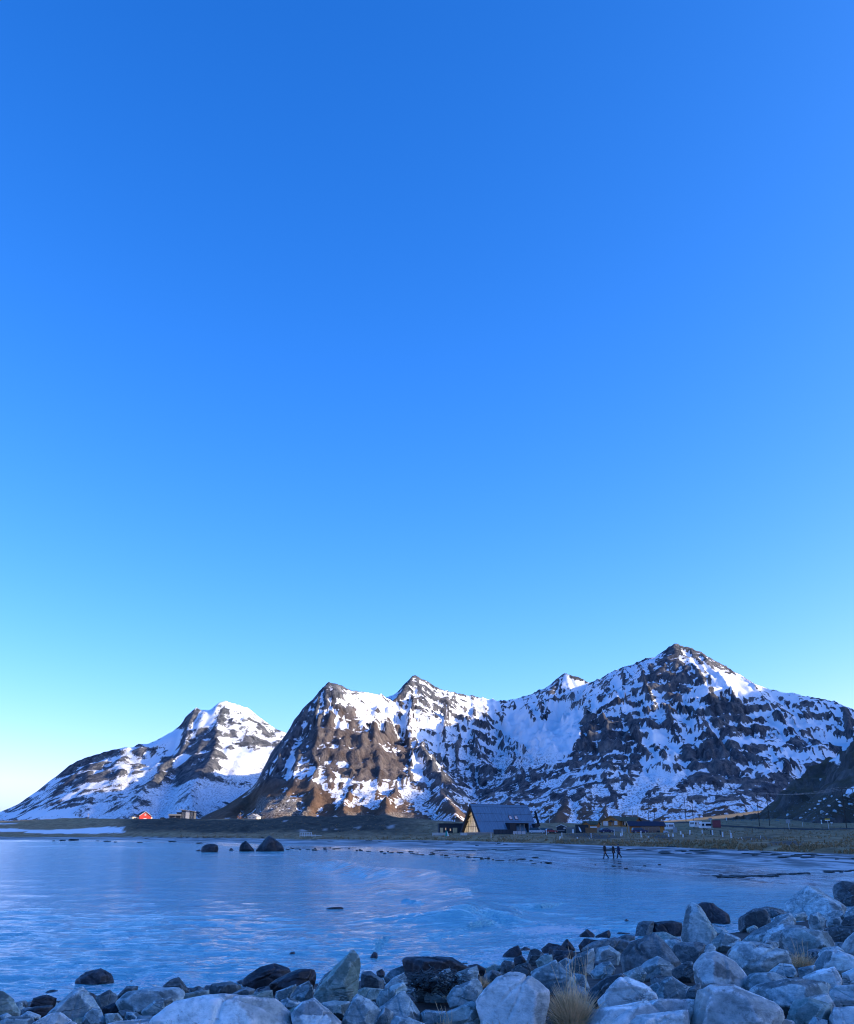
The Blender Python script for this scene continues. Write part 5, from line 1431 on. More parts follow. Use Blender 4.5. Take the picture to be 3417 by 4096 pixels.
# the flat-topped porch cut into the beach face: roof, cheeks, back wall, posts, door
PX0, PX1, PY, PZ = 12.6, 22.2, -LW - 0.55, 3.15
MB().box(PX0, PX1, PY, -LW * (1 - PZ / LH) + 0.4, PZ - 0.35, PZ).build('porch_roof', M_BLACKW, AF)
for x in (PX0, PX1 - 0.25):
    MB().box(x, x + 0.25, PY, -1.6, 0.0, PZ - 0.352).build('porch_cheek', M_BLACKW, AF)
MB().box(PX0 + 0.25, PX0 + 3.4, PY + 0.02, -1.65, 0.0, PZ - 0.353).build('porch_room', M_BLACKW, AF)
MB().box(PX0 + 3.4, PX1 - 0.25, -2.1, -1.9, 0.0, PZ - 0.353).build('back_wall', M_DARKTRIM, AF)
for x in (PX0 + 5.2, PX0 + 7.3):
    MB().box(x, x + 0.22, PY + 0.05, PY + 0.27, 0.0, PZ - 0.353).build('post', M_GREYW, AF)
MB().box(PX0 + 7.7, PX0 + 8.7, -2.2, -2.11, 0.05, 2.2).build('door', M_BROWNF, AF)
panes(AF, PX0 + 4.0, PX0 + 5.1, 0.9, 2.2, -2.12, M_DARKTRIM, M_CURTAIN, 2)
# second dark dormer at the far end
MB().box(25.9, LL + 0.4, -LW - 0.25, -2.0, 1.5, 2.9).build('dormer', M_BLACKW, AF)
# dark fin standing off the far gable
MB().prism([(-LW - 0.1 + 1.25, 2.2), (-LW + 2.0, 2.2), (-0.95, 6.9), (-1.7, 6.9)], LL + 2.6, LL + 2.9, 'x').build('gable_fin', M_BLACKW, AF)
MB().box(LL + 0.4, LL + 2.6, -1.9, -1.6, 4.7, 5.0).build('fin_bracket', M_BLACKW, AF)
MB().box(-0.9, LL + 0.4, -LW - 0.02, LW + 0.02, -1.6, -0.004).build('plinth', M_CONC, AF)

# flat-roofed annexe beside the gable
p = at(1803, 3329, 326)
AN = empty('lodge_annexe', (p.x, p.y, 2.6), face_cam(p, math.radians(6)))
tag(AN, 'low flat-roofed black annexe with warm wooden openings beside the lodge gable', 'building')
MB().box(-3.75, 4.2, 0.0, 5.0, -1.0, 2.95).build('wall', M_BLACKW, AN)
MB().box(-3.9, 4.3, -0.2, 5.2, 2.952, 3.15).build('roof', M_DARKTRIM, AN)
for x0, x1, z0, z1 in ((-3.45, -2.45, 0.05, 1.75), (0.75, 2.15, 0.25, 1.75), (-1.75, -1.45, 1.0, 1.75), (-0.25, 0.1, 0.8, 1.5)):
    w = MB().box(x0, x1, -0.10, 0.02, z0, z1).build('shutter' if x1 - x0 > 0.8 else 'window', M_WOODWARM if x1 - x0 > 0.8 else M_GLOWPANE, AN)
    MB().box(x0 - 0.08, x1 + 0.08, -0.06, 0.02, z1 + 0.002, z1 + 0.09).build('lintel', M_DARKTRIM, w)

# deck, screens and the low walls in front of the lodge
def fence_run(name, u0, u1, vb, vt, D, mat, label, cat='fence', gap=0.06, bw=0.14, rail=True, D1=None, zshift=0.0):
    """a run of upright boards on rails, every board its own piece"""
    D1 = D1 or D
    a, b = at(u0, vb, D), at(u1, vb, D1)
    L = math.hypot(b.x - a.x, b.y - a.y); h = (vb - vt) * D * CP * CP / F
    r = empty(name, (a.x, a.y, a.z + zshift), math.atan2(b.y - a.y, b.x - a.x))
    tag(r, label, cat)
    n = max(3, int(L / (bw + gap)))
    base = None
    for i in range(n):
        x = L * i / n
        if base is None:
            base = MB().box(0, bw, -0.012, 0.012, -0.5, h).build('board', mat, r)
            o = base
        else:
            o = base.copy(); COL.objects.link(o); o.parent = r
        o.location = (x, 0, 0.02 * math.sin(i * 2.7))
    if rail:
        for z in (0.25 * h, 0.8 * h):
            MB().box(0, L, 0.013, 0.05, z - 0.04, z + 0.04).build('rail', mat, r)
    return r
fence_run('screen_fence', 1729, 1783, 3346, 3331, 292, M_PALEW, 'pale low board wall beside the green and white cloth', gap=0.01)
fence_run('screen_fence', 1871, 1975, 3349, 3328, 296, M_GREYW, 'long weathered grey slat fence in front of the glazed gable', gap=0.10, D1=300)
p = at(1856, 3346, 294)
BX = empty('store_box', (p.x, p.y, p.z), face_cam(p)); tag(BX, 'pale wooden store box at the end of the slat fence', 'box')
MB().box(-1.0, 1.0, 0, 1.0, -0.5, 1.0).build('crate_body', M_PALEW, BX); MB().box(-1.06, 1.06, -0.05, 1.05, 1.002, 1.08).build('lid', M_GREYW, BX)
p = at(2013, 3339, 297)
DK = empty('terrace', (p.x, p.y, p.z), face_cam(p, math.radians(14))); tag(DK, 'dark raised terrace with solid and glass railing before the lodge porch', 'terrace')
MB().box(-5.0, 7.0, 0.0, 5.0, -0.45, 0.0).build('deck', M_DARKTRIM, DK)
for i in range(14):
    MB().box(-2.9 + i * 0.42, -2.9 + i * 0.42 + 0.40, -0.06, -0.02, -0.05, 1.38).build('railing_board', M_BLACKW, DK)
MB().box(-2.95, 3.05, -0.08, 0.0, 1.382, 1.45).build('handrail', M_DARKTRIM, DK)
for i in range(3):
    MB().box(3.1 + i * 1.3, 4.3 + i * 1.3, -0.03, -0.015, 0.08, 0.98).build('glass_panel', M_CURTAIN, DK)
    MB().box(4.31 + i * 1.3, 4.38 + i * 1.3, -0.06, 0.0, 0.0, 1.05).build('post', M_DARKTRIM, DK)
MB().box(3.05, 7.0, -0.05, 0.0, 1.052, 1.10).build('handrail', M_DARKTRIM, DK)

# green and white cloth standing by the fence
p = at(1789, 3346, 288)
CL = empty('beach_cloth', (p.x, p.y, p.z), face_cam(p)); tag(CL, 'pointed green and white cloth standing beside the pale low wall', 'cloth')
mb = MB()
n = 10
for k, (x0, xt, w0, mat_, nm_) in enumerate(((-0.25, -0.25, 0.33, M_TEAL, 'green_side'), (0.32, 0.05, 0.30, M_CLOTHW, 'white_side'))):
    mb = MB()
    vs_ = []; fs_ = []
    hgt_ = 2.0 if k == 0 else 1.5
    for j in range(7):
        z = hgt_ * j / 6; f = (1 - j / 6) ** 0.8
        cxx = x0 + (xt - x0) * j / 6
        for q in range(n):
            a = 2 * math.pi * q / n; rr_ = w0 * f * (1 + 0.18 * math.sin(5 * a)) + 0.015
            vs_.append((cxx + rr_ * math.cos(a), 0.6 * rr_ * math.sin(a), z - 0.1))
    for j in range(6):
        for q in range(n):
            fs_.append((j * n + q, j * n + (q + 1) % n, (j + 1) * n + (q + 1) % n, (j + 1) * n + q))
    fs_.append(tuple(range(6 * n, 7 * n)))
    mb.poly(vs_, fs_).build(nm_, mat_, CL, smooth=True)

# ------------------------------------------------------------------ the cluster of cabins
# dark shed with white trim
p = at(2247, 3331, 315)
SH = empty('boat_shed', (p.x, p.y, p.z), face_cam(p)); tag(SH, 'small dark gabled shed with white trim beside the red car', 'shed')
gable_body(SH, -1.5, 1.5, 0, 3.5, -0.6, 1.75, 2.35, M_BLACKW, 'y')
gable_roof(SH, -1.5, 1.5, 0, 3.5, 1.76, 2.36, M_DARKTRIM, 0.2, 0.08, 'y', trim=M_WHITE)
panes(SH, 0.75, 1.2, 1.15, 1.45, 0.0, M_WHITE, M_CURTAIN, 1)
MB().box(-1.3, 0.9, -0.5, -0.02, -0.1, 0.68).build('counter', M_DARKTRIM, SH); MB().box(-1.35, 0.95, -0.55, -0.02, 0.683, 0.75).build('counter_top', M_WHITE, SH)
MB().box(0.0, 0.1, -0.06, 0.0, 2.0, 2.1).build('lamp', M_LAMP, SH)
fence_run('screen_fence', 2268, 2306, 3333, 3309, 318, M_GREYW, 'tall grey board fence between the dark shed and the black box hut', gap=0.02)
# black box hut with a surfboard
p = at(2332, 3331, 316)
BH = empty('box_hut', (p.x, p.y, p.z), face_cam(p, math.radians(8))); tag(BH, 'black flat-roofed box hut with a surfboard against its wall', 'hut')
MB().box(-1.9, 1.9, 0, 3.0, -0.8, 2.3).build('wall', M_BLACKW, BH); MB().box(-2.0, 2.0, -0.1, 3.1, 2.302, 2.42).build('roof', M_DARKTRIM, BH)
MB().box(1.0, 1.5, -0.05, 0.02, -0.1, 1.7).build('door', M_DARKTRIM, BH)
p = at(2325, 3322, 314)
vs_ = []; n = 14
mb = MB()
rim = [(0.26 * math.sin(math.pi * (i / n) ** 0.8), i / n) for i in range(n + 1)]
pts = [(a, 1.95 * z) for a, z in rim] + [(-a, 1.95 * z) for a, z in rim[::-1][1:-1]]
mb.prism(pts, -0.03, 0.03, 'y')
sb = mb.build('surfboard', M_WHITE); sb.location = (p.x, p.y - 0.3, p.z - 0.55); sb.rotation_euler = (math.radians(-8), math.radians(-24), face_cam(p))
tag(sb, 'pale surfboard leaning against the black box hut', 'surfboard')
fence_run('screen_fence', 2343, 2389, 3332, 3311, 306, M_BROWNF, 'brown board screen in front of the black box hut', gap=0.005)
p = at(2375, 3311, 310)
BN = empty('banner', (p.x, p.y, p.z), face_cam(p)); tag(BN, 'white banner hung above the brown board screen', 'banner')
MB().box(-1.0, 1.0, -0.02, 0.02, 0.0, 0.34).build('cloth', M_WHITE, BN)
for x in (-1.0, 1.0): MB().tube([(x, 0.03, -1.7), (x, 0.03, 0.4)], 0.035).build('post', M_GREYW, BN)
# cabin behind with a shallow roof
p = at(2360, 3312, 360)
CB = empty('cabin', (p.x, p.y, p.z), face_cam(p, math.radians(-14))); tag(CB, 'small orange-brown cabin with dark roof behind the black box hut', 'cabin')
gable_body(CB, -2.6, 2.6, 0, 4.5, -1.0, 1.15, 2.2, M_ORANGE, 'x')
gable_body(CB, -2.4, 0.2, -0.8, 2.0, -1.0, 1.2, 2.0, M_ORANGE, 'y', 'porch')
gable_roof(CB, -2.6, 2.6, 0, 4.5, 1.16, 2.21, M_TURF, 0.35, 0.14, 'x')
gable_roof(CB, -2.4, 0.2, -0.8, 2.0, 1.21, 2.01, M_DARKTRIM, 0.25, 0.10, 'y', 'porch_roof')
panes(CB, -1.9, -0.3, 0.2, 0.9, -0.8, M_WHITE, M_CURTAIN, 3)
# the orange house on the rise
p = at(2462, 3310, 400)
HS = empty('timber_house', (p.x, p.y, p.z), face_cam(p, math.radians(-22))); tag(HS, 'orange-brown timber house with mossy roof on the rise behind the garage', 'house')
# local x to the right along the long side, gable end towards the viewer on the left
gable_body(HS, -4.6, 2.6, -2.0, 7.0, -1.2, 2.55, 4.15, M_ORANGE, 'y')
gable_roof(HS, -4.6, 2.6, -2.0, 7.0, 2.56, 4.16, M_TURF, 0.55, 0.22, 'y', trim=M_BROWNF)
gable_body(HS, 2.6, 8.3, 0.5, 6.5, -1.2, 2.45, 3.7, M_ORANGE, 'x', 'wing')
gable_roof(HS, 2.7, 8.3, 0.5, 6.5, 2.46, 3.72, M_TURF, 0.5, 0.2, 'x', 'wing_roof', trim=M_BROWNF)
panes(HS, -4.1, -2.1, 0.55, 2.25, -2.0, M_WHITE, M_CURTAIN, 3, 2)
panes(HS, 0.5, 1.7, 0.95, 2.35, -2.0, M_WHITE, M_CURTAIN, 2, 1)
panes(HS, 3.1, 5.1, 0.95, 2.2, 0.5, M_WHITE, M_GLASS, 3, 1); panes(HS, 6.3, 7.6, 1.35, 2.1, 0.5, M_WHITE, M_GLASS, 2, 1)
d_ = MB().box(-0.7, 0.2, -2.06, -1.98, -0.2, 1.85).build('door', M_GLASS, HS); MB().box(0.02, 0.08, -2.12, -2.06, 0.75, 0.82).build('handle', M_STEEL, d_)
MB().prism([(-1.7, 2.1), (0.6, 2.1), (-0.55, 2.75)], -3.5, -1.95, 'y').build('porch_roof', M_DARKTRIM, HS)
for x in (-1.55, 0.35): MB().box(x, x + 0.14, -3.4, -3.26, -0.6, 2.098).build('post', M_BROWNF, HS)
MB().box(-4.8, 2.8, -4.6, -1.9, -1.9, -0.25).build('terrace', M_GREYW, HS)
for i in range(17):
    MB().box(-4.8 + i * 0.45, -4.8 + i * 0.45 + 0.08, -4.6, -4.55, -0.25, 0.6).build('baluster', M_BROWNF, HS)
MB().box(-4.8, 2.8, -4.64, -4.52, 0.602, 0.68).build('handrail', M_BROWNF, HS)
# retaining fence below the house
fence_run('screen_fence', 2391, 2505, 3334, 3310, 335, M_GREYW, 'dark grey retaining fence below the orange house', gap=0.0, bw=0.3)
# long garage with glazed doors
p = at(2521, 3334, 308)
GR = empty('garage', (p.x, p.y, p.z), face_cam(p, math.radians(9))); tag(GR, 'long orange-brown garage with navy roof and dark glazed doors', 'garage')
gable_body(GR, 0.0, 10.6, 0.0, 5.0, -0.8, 2.25, 3.35, M_ORANGE, 'x')
gable_roof(GR, 0.0, 10.6, 0.0, 5.0, 2.26, 3.37, M_NAVY, 0.45, 0.16, 'x', trim=M_WOODWARM)
for i in range(5):
    x0 = 3.35 + i * 1.16
    dr = MB().box(x0, x0 + 1.10, -0.07, 0.02, 0.0, 1.98).build('door', M_GLASS, GR)
    MB().box(x0 + 1.10, x0 + 1.16, -0.09, 0.02, 0.0, 2.0).build('post', M_GREYW, dr)
MB().box(3.28, 9.2, -0.10, 0.02, 2.0, 2.08).build('lintel', M_GREYW, GR)
panes(GR, 0.75, 1.3, 0.95, 1.55, 0.0, M_WHITE, M_GLASS, 1)
MB().box(-0.06, 0.02, 0.6, 2.6, 0.0, 2.0).build('side_door', M_GREYW, GR)
# grey cabinet, utility box, red container
def cabinet(name, u, vb, vt, D, w, mat, label, cat='cabinet', doors=1, dep=1.2):
    p = at(u, vb, D); h = (vb - vt) * D * CP * CP / F
    r = empty(name, p, face_cam(p)); tag(r, label, cat)
    MB().box(-w / 2, w / 2, 0, dep, -0.6, h).build('cabinet_body', mat, r, 0.02)
    for i in range(doors):
        a = -w / 2 + 0.06 + i * (w - 0.06) / doors; b = a + (w - 0.06) / doors - 0.06
        dd = MB().box(a, b, -0.03, 0.01, 0.08, h - 0.1).build('door', mat, r)
        MB().box(b - 0.14, b - 0.10, -0.06, -0.03, h * 0.45, h * 0.55).build('handle', M_STEEL, dd)
    MB().box(-w / 2 - 0.04, w / 2 + 0.04, -0.05, dep + 0.04, h + 0.002, h + 0.07).build('top_cover', mat, r)
    return r
cabinet('service_cabinet', 2702, 3335, 3310, 305, 1.15, M_CONC, 'tall grey service cabinet between the garage and the caravans')
cabinet('utility_box', 2293, 3334, 3318, 306, 0.55, M_WHITE, 'small white utility box on the grass by the grey board fence', doors=2, dep=0.4)
cabinet('red_container', 2868, 3304, 3282, 360, 2.9, M_REDBOX, 'dark red container box by the road below the hillside', 'container', 2, 2.4)

# ------------------------------------------------------------------ houses beyond the dunes
p = at(580, 3279, 790)
BA = empty('barn', (p.x, p.y, p.z), face_cam(p, math.radians(14))); tag(BA, 'sunlit red barn with dark roof and white trim on the field', 'barn')
gable_body(BA, -4.6, 4.6, 0, 11, -1.5, 2.9, 6.0, M_RED, 'y')
gable_roof(BA, -4.6, 4.6, 0, 11, 2.92, 6.02, M_DARKROOF, 0.5, 0.22, 'y', trim=M_WHITE)
MB().box(-9.5, -4.602, 1.5, 10.5, -1.5, 2.1).build('lean_to', M_CREAM, BA)
MB().slab((-10.2, 0.8, 2.25), (-4.4, 0.8, 3.3), (-4.4, 11.2, 3.3), (-10.2, 11.2, 2.25), 0.2).build('lean_to_roof', M_DARKROOF, BA)
MB().box(-8.6, -5.6, 1.42, 1.55, -0.6, 1.2).build('lean_to_opening', M_DARKTRIM, BA)
MB().box(4.602, 6.2, 2.0, 8.0, -1.5, 2.0).build('side_wing', M_CREAM, BA)
panes(BA, -0.45, 0.45, 3.3, 4.3, 0.0, M_WHITE, M_GLASS, 2, 2, 0.16); panes(BA, -1.0, 1.0, -0.2, 0.9, 0.0, M_WHITE, M_CURTAIN, 3, 1, 0.14)
p = at(727, 3279, 745)
MH = empty('modern_house', (p.x, p.y, p.z), face_cam(p, math.radians(-4))); tag(MH, 'dark modern house with sloping roof and flat garage wing on the field', 'house')
MB().box(-0.6, 8.8, 0, 8, -1.5, 6.0).build('wall', M_BLACKW, MH)
MB().slab((-2.3, -0.9, 7.2), (9.6, -0.9, 5.7), (9.6, 9.0, 5.7), (-2.3, 9.0, 7.2), 0.28).build('roof', M_CONC, MH)
MB().prism([(-0.6, 6.0), (8.8, 6.0), (-0.6, 6.98)], 0.1, 7.9, 'y').build('upper_wall', M_GREYW, MH)
MB().box(2.6, 5.4, -0.22, 0.0, -0.6, 5.95).build('pale_bay', M_PALEW, MH)
for (x0, x1, z0, z1) in ((0.1, 2.3, 3.2, 5.4), (5.8, 7.6, 3.2, 5.4), (0.1, 2.3, 0.2, 2.6), (5.8, 8.2, 0.2, 2.5)):
    panes(MH, x0, x1, z0, z1, 0.0, M_CONC, M_GLASS, 2, 1, 0.12)
MB().box(-9.2, -0.602, 0.5, 8, -1.5, 2.9).build('garage_wing', M_BLACKW, MH)
MB().box(-9.8, -0.604, -0.4, 8.2, 2.902, 4.0).build('garage_parapet', M_GREYW, MH)
for x in (-8.6, -4.6):
    MB().box(x, x + 3.4, 0.38, 0.52, -0.6, 2.3).build('garage_door', M_DARKTRIM, MH)
for x in (-9.6, -5.0, -0.9): MB().box(x, x + 0.22, -0.35, -0.13, -1.0, 2.9).build('post', M_CONC, MH)
MB().box(-4.0, -0.61, 0.6, 6, 4.002, 5.3).build('stair_tower', M_BLACKW, MH)
MB().box(8.802, 10.2, 1.0, 1.2, -1.0, 5.0).build('end_screen', M_GREYW, MH)
p = at(1008, 3277, 900)
WH = empty('white_house', (p.x, p.y, p.z), face_cam(p, math.radians(-24))); tag(WH, 'small white sunlit house with low gable below the mountain', 'house')
gable_body(WH, -4.2, 4.6, 0, 9, -1.5, 2.2, 4.4, M_CREAM, 'y')
gable_roof(WH, -4.2, 4.6, 0, 9, 2.21, 4.42, M_CONC, 0.5, 0.2, 'y', trim=M_WHITE)
panes(WH, -3.3, -1.3, 0.6, 1.9, 0.0, M_WHITE, M_GLASS, 3, 1, 0.14); panes(WH, 0.6, 2.4, 0.6, 1.9, 0.0, M_WHITE, M_GLASS, 2, 1, 0.14)
MB().box(1.3, 2.0, 4.0, 4.7, 3.2, 5.1).build('chimney', M_DARKTRIM, WH)
p = at(1341, 3273, 640)
HT = empty('hut', (p.x, p.y, p.z), face_cam(p)); tag(HT, 'tiny white sunlit hut behind the dune crest', 'hut')
gable_body(HT, -1.6, 1.6, 0, 3, -1.5, 1.0, 1.9, M_WHITE, 'y'); gable_roof(HT, -1.6, 1.6, 0, 3, 1.01, 1.92, M_CONC, 0.25, 0.1, 'y')

# ------------------------------------------------------------------ cars and caravans
def wheel(parent, x, y, r=0.33, w=0.22):
    t_ = MB(); n = 18
    def ring(rr, yy): return [(x + rr * math.cos(2 * math.pi * k / n), yy, r + rr * math.sin(2 * math.pi * k / n)) for k in range(n)]
    vs_ = ring(r * 0.62, y - w / 2) + ring(r, y - w / 2 + 0.03) + ring(r, y + w / 2 - 0.03) + ring(r * 0.62, y + w / 2)
    fs_ = []
    for j in range(3):
        for k in range(n): fs_.append((j * n + k, j * n + (k + 1) % n, (j + 1) * n + (k + 1) % n, (j + 1) * n + k))
    fs_ += [tuple(range(n)), tuple(range(3 * n, 4 * n))]
    wh = t_.poly(vs_, fs_).build('wheel', M_TYRE, parent)
    for s in (-1, 1):
        yy = y + s * (w / 2 + 0.004)
        rv = [(x + r * 0.58 * math.cos(2 * math.pi * k / n), yy, r + r * 0.58 * math.sin(2 * math.pi * k / n)) for k in range(n)]
        MB().poly(rv + [(x, yy + s * 0.03, r)], [(k, (k + 1) % n, n) for k in range(n)]).build('rim', M_STEEL, wh)
    return wh
def car(name, p, rz, paint, label, length=4.3, width=1.78, kind='hatch', roof_m=None):
    r = empty(name, p, rz); tag(r, label, 'car', 'parked cars')
    L = length; hw = width / 2
    if kind == 'pickup':
        low = [(-L / 2, 0.42), (-L / 2, 1.08), (L / 2 - 1.35, 1.10), (L / 2 - 0.15, 0.98), (L / 2, 0.75), (L / 2, 0.40)]
        cab = [(-L / 2 + 0.02, 1.10), (-L / 2 + 0.10, 1.84), (L / 2 - 2.35, 1.86), (L / 2 - 1.45, 1.12)]
    elif kind == 'suv':
        low = [(-L / 2, 0.38), (-L / 2, 0.98), (L / 2 - 1.2, 1.00), (L / 2 - 0.12, 0.88), (L / 2, 0.65), (L / 2, 0.36)]
        cab = [(-L / 2 + 0.06, 1.0), (-L / 2 + 0.30, 1.62), (L / 2 - 2.0, 1.66), (L / 2 - 1.15, 1.0)]
    else:
        low = [(-L / 2, 0.32), (-L / 2, 0.86), (-L / 2 + 0.3, 0.92), (L / 2 - 1.2, 0.92), (L / 2 - 0.15, 0.76), (L / 2, 0.55), (L / 2, 0.30)]
        cab = [(-L / 2 + 0.15, 0.92), (-L / 2 + 0.85, 1.42), (L / 2 - 1.95, 1.45), (L / 2 - 1.05, 0.92)]
    MB().prism(low, -hw, hw, 'y').build('car_body', paint, r, 0.05)
    n = len(cab)                                   # cabin narrows towards the roof
    zmin = min(q[1] for q in cab); zmax = max(q[1] for q in cab)
    vs_ = []
    for s in (-1, 1):
        for (x, z) in cab:
            vs_.append((x, s * (hw - 0.03 - 0.17 * (z - zmin) / (zmax - zmin)), z))
    fs_ = [tuple(range(n)), tuple(range(n, 2 * n))] + [(i, (i + 1) % n, n + (i + 1) % n, n + i) for i in range(n)]
    MB().poly(vs_, fs_).build('cabin', roof_m or paint, r, 0.03)
    for s in (-1, 1):                              # side windows, a front and a rear light each
        def P3(f, g_):
            xb = cab[0][0] + (cab[3][0] - cab[0][0]) * f; xt = cab[1][0] + (cab[2][0] - cab[1][0]) * f
            x = xb + (xt - xb) * g_; z = zmin + (zmax - zmin) * g_
            return (x, s * (hw - 0.03 - 0.17 * g_ + 0.008), z)
        for f0, f1 in ((0.10, 0.48), (0.52, 0.90)):
            q = [P3(f0, 0.14), P3(f1, 0.14), P3(f1, 0.84), P3(f0, 0.84)]
            MB().slab(*q, 0.012 * (-s)).build('window', M_GLASS, r)
        MB().box(L / 2 - 0.12, L / 2 + 0.012, s * hw * 0.62 - 0.2, s * hw * 0.62 + 0.2, low[-1][1] + 0.28, low[-1][1] + 0.44).build('headlight', M_LAMP, r)
        MB().box(-L / 2 - 0.012, -L / 2 + 0.1, s * hw * 0.72 - 0.16, s * hw * 0.72 + 0.16, 0.66, 0.86).build('tail_light', M_REDPAINT, r)
    for (i0, i1, nm_) in ((2, 3, 'windscreen'), (0, 1, 'rear_window')):
        (xa, za), (xb, zb2) = cab[i0], cab[i1]
        def Q(f, s):
            x = xa + (xb - xa) * f; z = za + (zb2 - za) * f
            return Vector((x, s * (hw - 0.16 - 0.17 * (z - zmin) / (zmax - zmin)), z))
        d = Vector((zb2 - za, 0, -(xb - xa))).normalized()
        if (nm_ == 'windscreen') != (d.x > 0): d = -d
        q = [Q(0.12, -1), Q(0.12, 1), Q(0.88, 1), Q(0.88, -1)]
        n_ = (q[1] - q[0]).cross(q[3] - q[0]).normalized()
        MB().slab(*[v + d * 0.006 for v in q], 0.012 if n_.dot(d) > 0 else -0.012).build(nm_, M_GLASS, r)
    MB().box(-L / 2 - 0.03, L / 2 + 0.03, -hw - 0.015, hw + 0.015, 0.30, 0.42).build('bumper', M_DARKTRIM, r)
    for x in (-L / 2 + 0.82, L / 2 - 0.82):
        for s in (-1, 1):
            wheel(r, x, s * (hw - 0.10), 0.40 if kind == 'pickup' else 0.33)
    return r
def park(u, vb, D, heading):
    p = at(u, vb, D)
    return p, heading
for (u, vb, D, hd, paint, kind, L, lab, rm) in (
        (2152, 3336, 309, math.radians(-18), M_PALEBLUE, 'pickup', 5.0, 'pale pickup with a dark canopy parked at the end of the lodge', M_BLACKPAINT),
        (2186, 3335, 312, math.radians(-35), M_BLACKPAINT, 'suv', 4.4, 'black car parked between the pale pickup and the red car', None),
        (2205, 3334, 308, math.radians(6), M_REDPAINT, 'hatch', 3.9, 'dark red hatchback parked beside the dark shed', None),
        (2428, 3333, 306, math.radians(10), M_BLUEPAINT, 'hatch', 4.2, 'dark blue car parked below the retaining fence', None),
        (2560, 3334, 300, math.radians(6), M_BLUEPAINT, 'suv', 4.6, 'dark blue estate car parked in front of the garage', None),
        (654, 3279, 738, math.radians(4), M_BLACKPAINT, 'suv', 4.8, 'black car parked beside the dark modern house', None),
        (695, 3279, 732, math.radians(176), M_SILVER, 'hatch', 4.5, 'silver car parked before the garage wing of the dark house', None)):
    car('parked_car', at(u, vb, D), hd, paint, lab, L, 1.8 if kind != 'pickup' else 1.9, kind, rm)
def caravan(u, vb, D, rz, label, L=4.6, front=False):
    p = at(u, vb, D)
    r = empty('caravan', p, rz); tag(r, label, 'caravan', 'parked caravans')
    prof = [(-L / 2, 0.55), (-L / 2 - 0.05, 1.2), (-L / 2 + 0.12, 2.35), (-L / 2 + 0.4, 2.5), (L / 2 - 0.5, 2.5), (L / 2 - 0.18, 2.32), (L / 2, 1.35), (L / 2 - 0.12, 0.55)]
    MB().prism(prof, -1.08, 1.08, 'y').build('caravan_body', M_WHITE, r, 0.06)
    for s in (-1, 1):
        for x0, x1 in ((-L / 2 + 0.35, -L / 2 + 1.1), (-0.2, 1.7)):
            q = [(x0, s * 1.085, 1.3), (x1, s * 1.085, 1.3), (x1, s * 1.085, 2.0), (x0, s * 1.085, 2.0)]
            MB().slab(*q, -0.03 * s).build('window', M_GLASS, r)
        MB().box(-L / 2 + 0.1, L / 2 - 0.2, min(s * 1.083, s * 1.09), max(s * 1.083, s * 1.09), 0.92, 1.0).build('stripe', M_CONC, r)
        wheel(r, 0.1, s * 0.98, 0.32, 0.18)
    MB().box(-L / 2 + 1.3, -L / 2 + 1.95, -1.10, -1.083, 0.65, 2.15).build('door', M_WHITE, r)
    MB().slab((-L / 2 - 0.02, -0.8, 1.35), (-L / 2 - 0.02, 0.8, 1.35), (-L / 2 + 0.06, 0.8, 2.05), (-L / 2 + 0.06, -0.8, 2.05), -0.04).build('rear_window', M_GLASS, r)
    MB().box(L / 2 - 0.1, L / 2 + 1.1, -0.06, 0.06, 0.5, 0.6).build('tow_bar', M_STEEL, r)
    MB().tube([(L / 2 + 1.0, 0, 0), (L / 2 + 1.0, 0, 0.6)], 0.05).build('jockey_wheel', M_STEEL, r)
    return r
caravan(2677, 3325, 322, math.radians(98), 'white caravan seen end-on beside the garage', 4.4)
caravan(2786, 3314, 350, math.radians(40), 'white caravan half hidden behind another one on the meadow', 4.6)
caravan(2822, 3320, 335, math.radians(8), 'white caravan broadside on the meadow near the red container', 3.6)
p = at(2665, 3336, 302)
TR = empty('small_trailer', p, math.radians(10)); tag(TR, 'small pale blue trailer beside the garage corner', 'trailer')
MB().prism([(-0.65, 0.35), (0.65, 0.35), (0.6, 0.75), (0.2, 0.95), (-0.6, 0.95)], -0.5, 0.5, 'y').build('tub', M_PALEBLUE, TR, 0.03)
for s in (-1, 1): wheel(TR, 0, s * 0.55, 0.25, 0.14)
MB().box(0.6, 1.3, -0.04, 0.04, 0.35, 0.42).build('tow_bar', M_STEEL, TR)

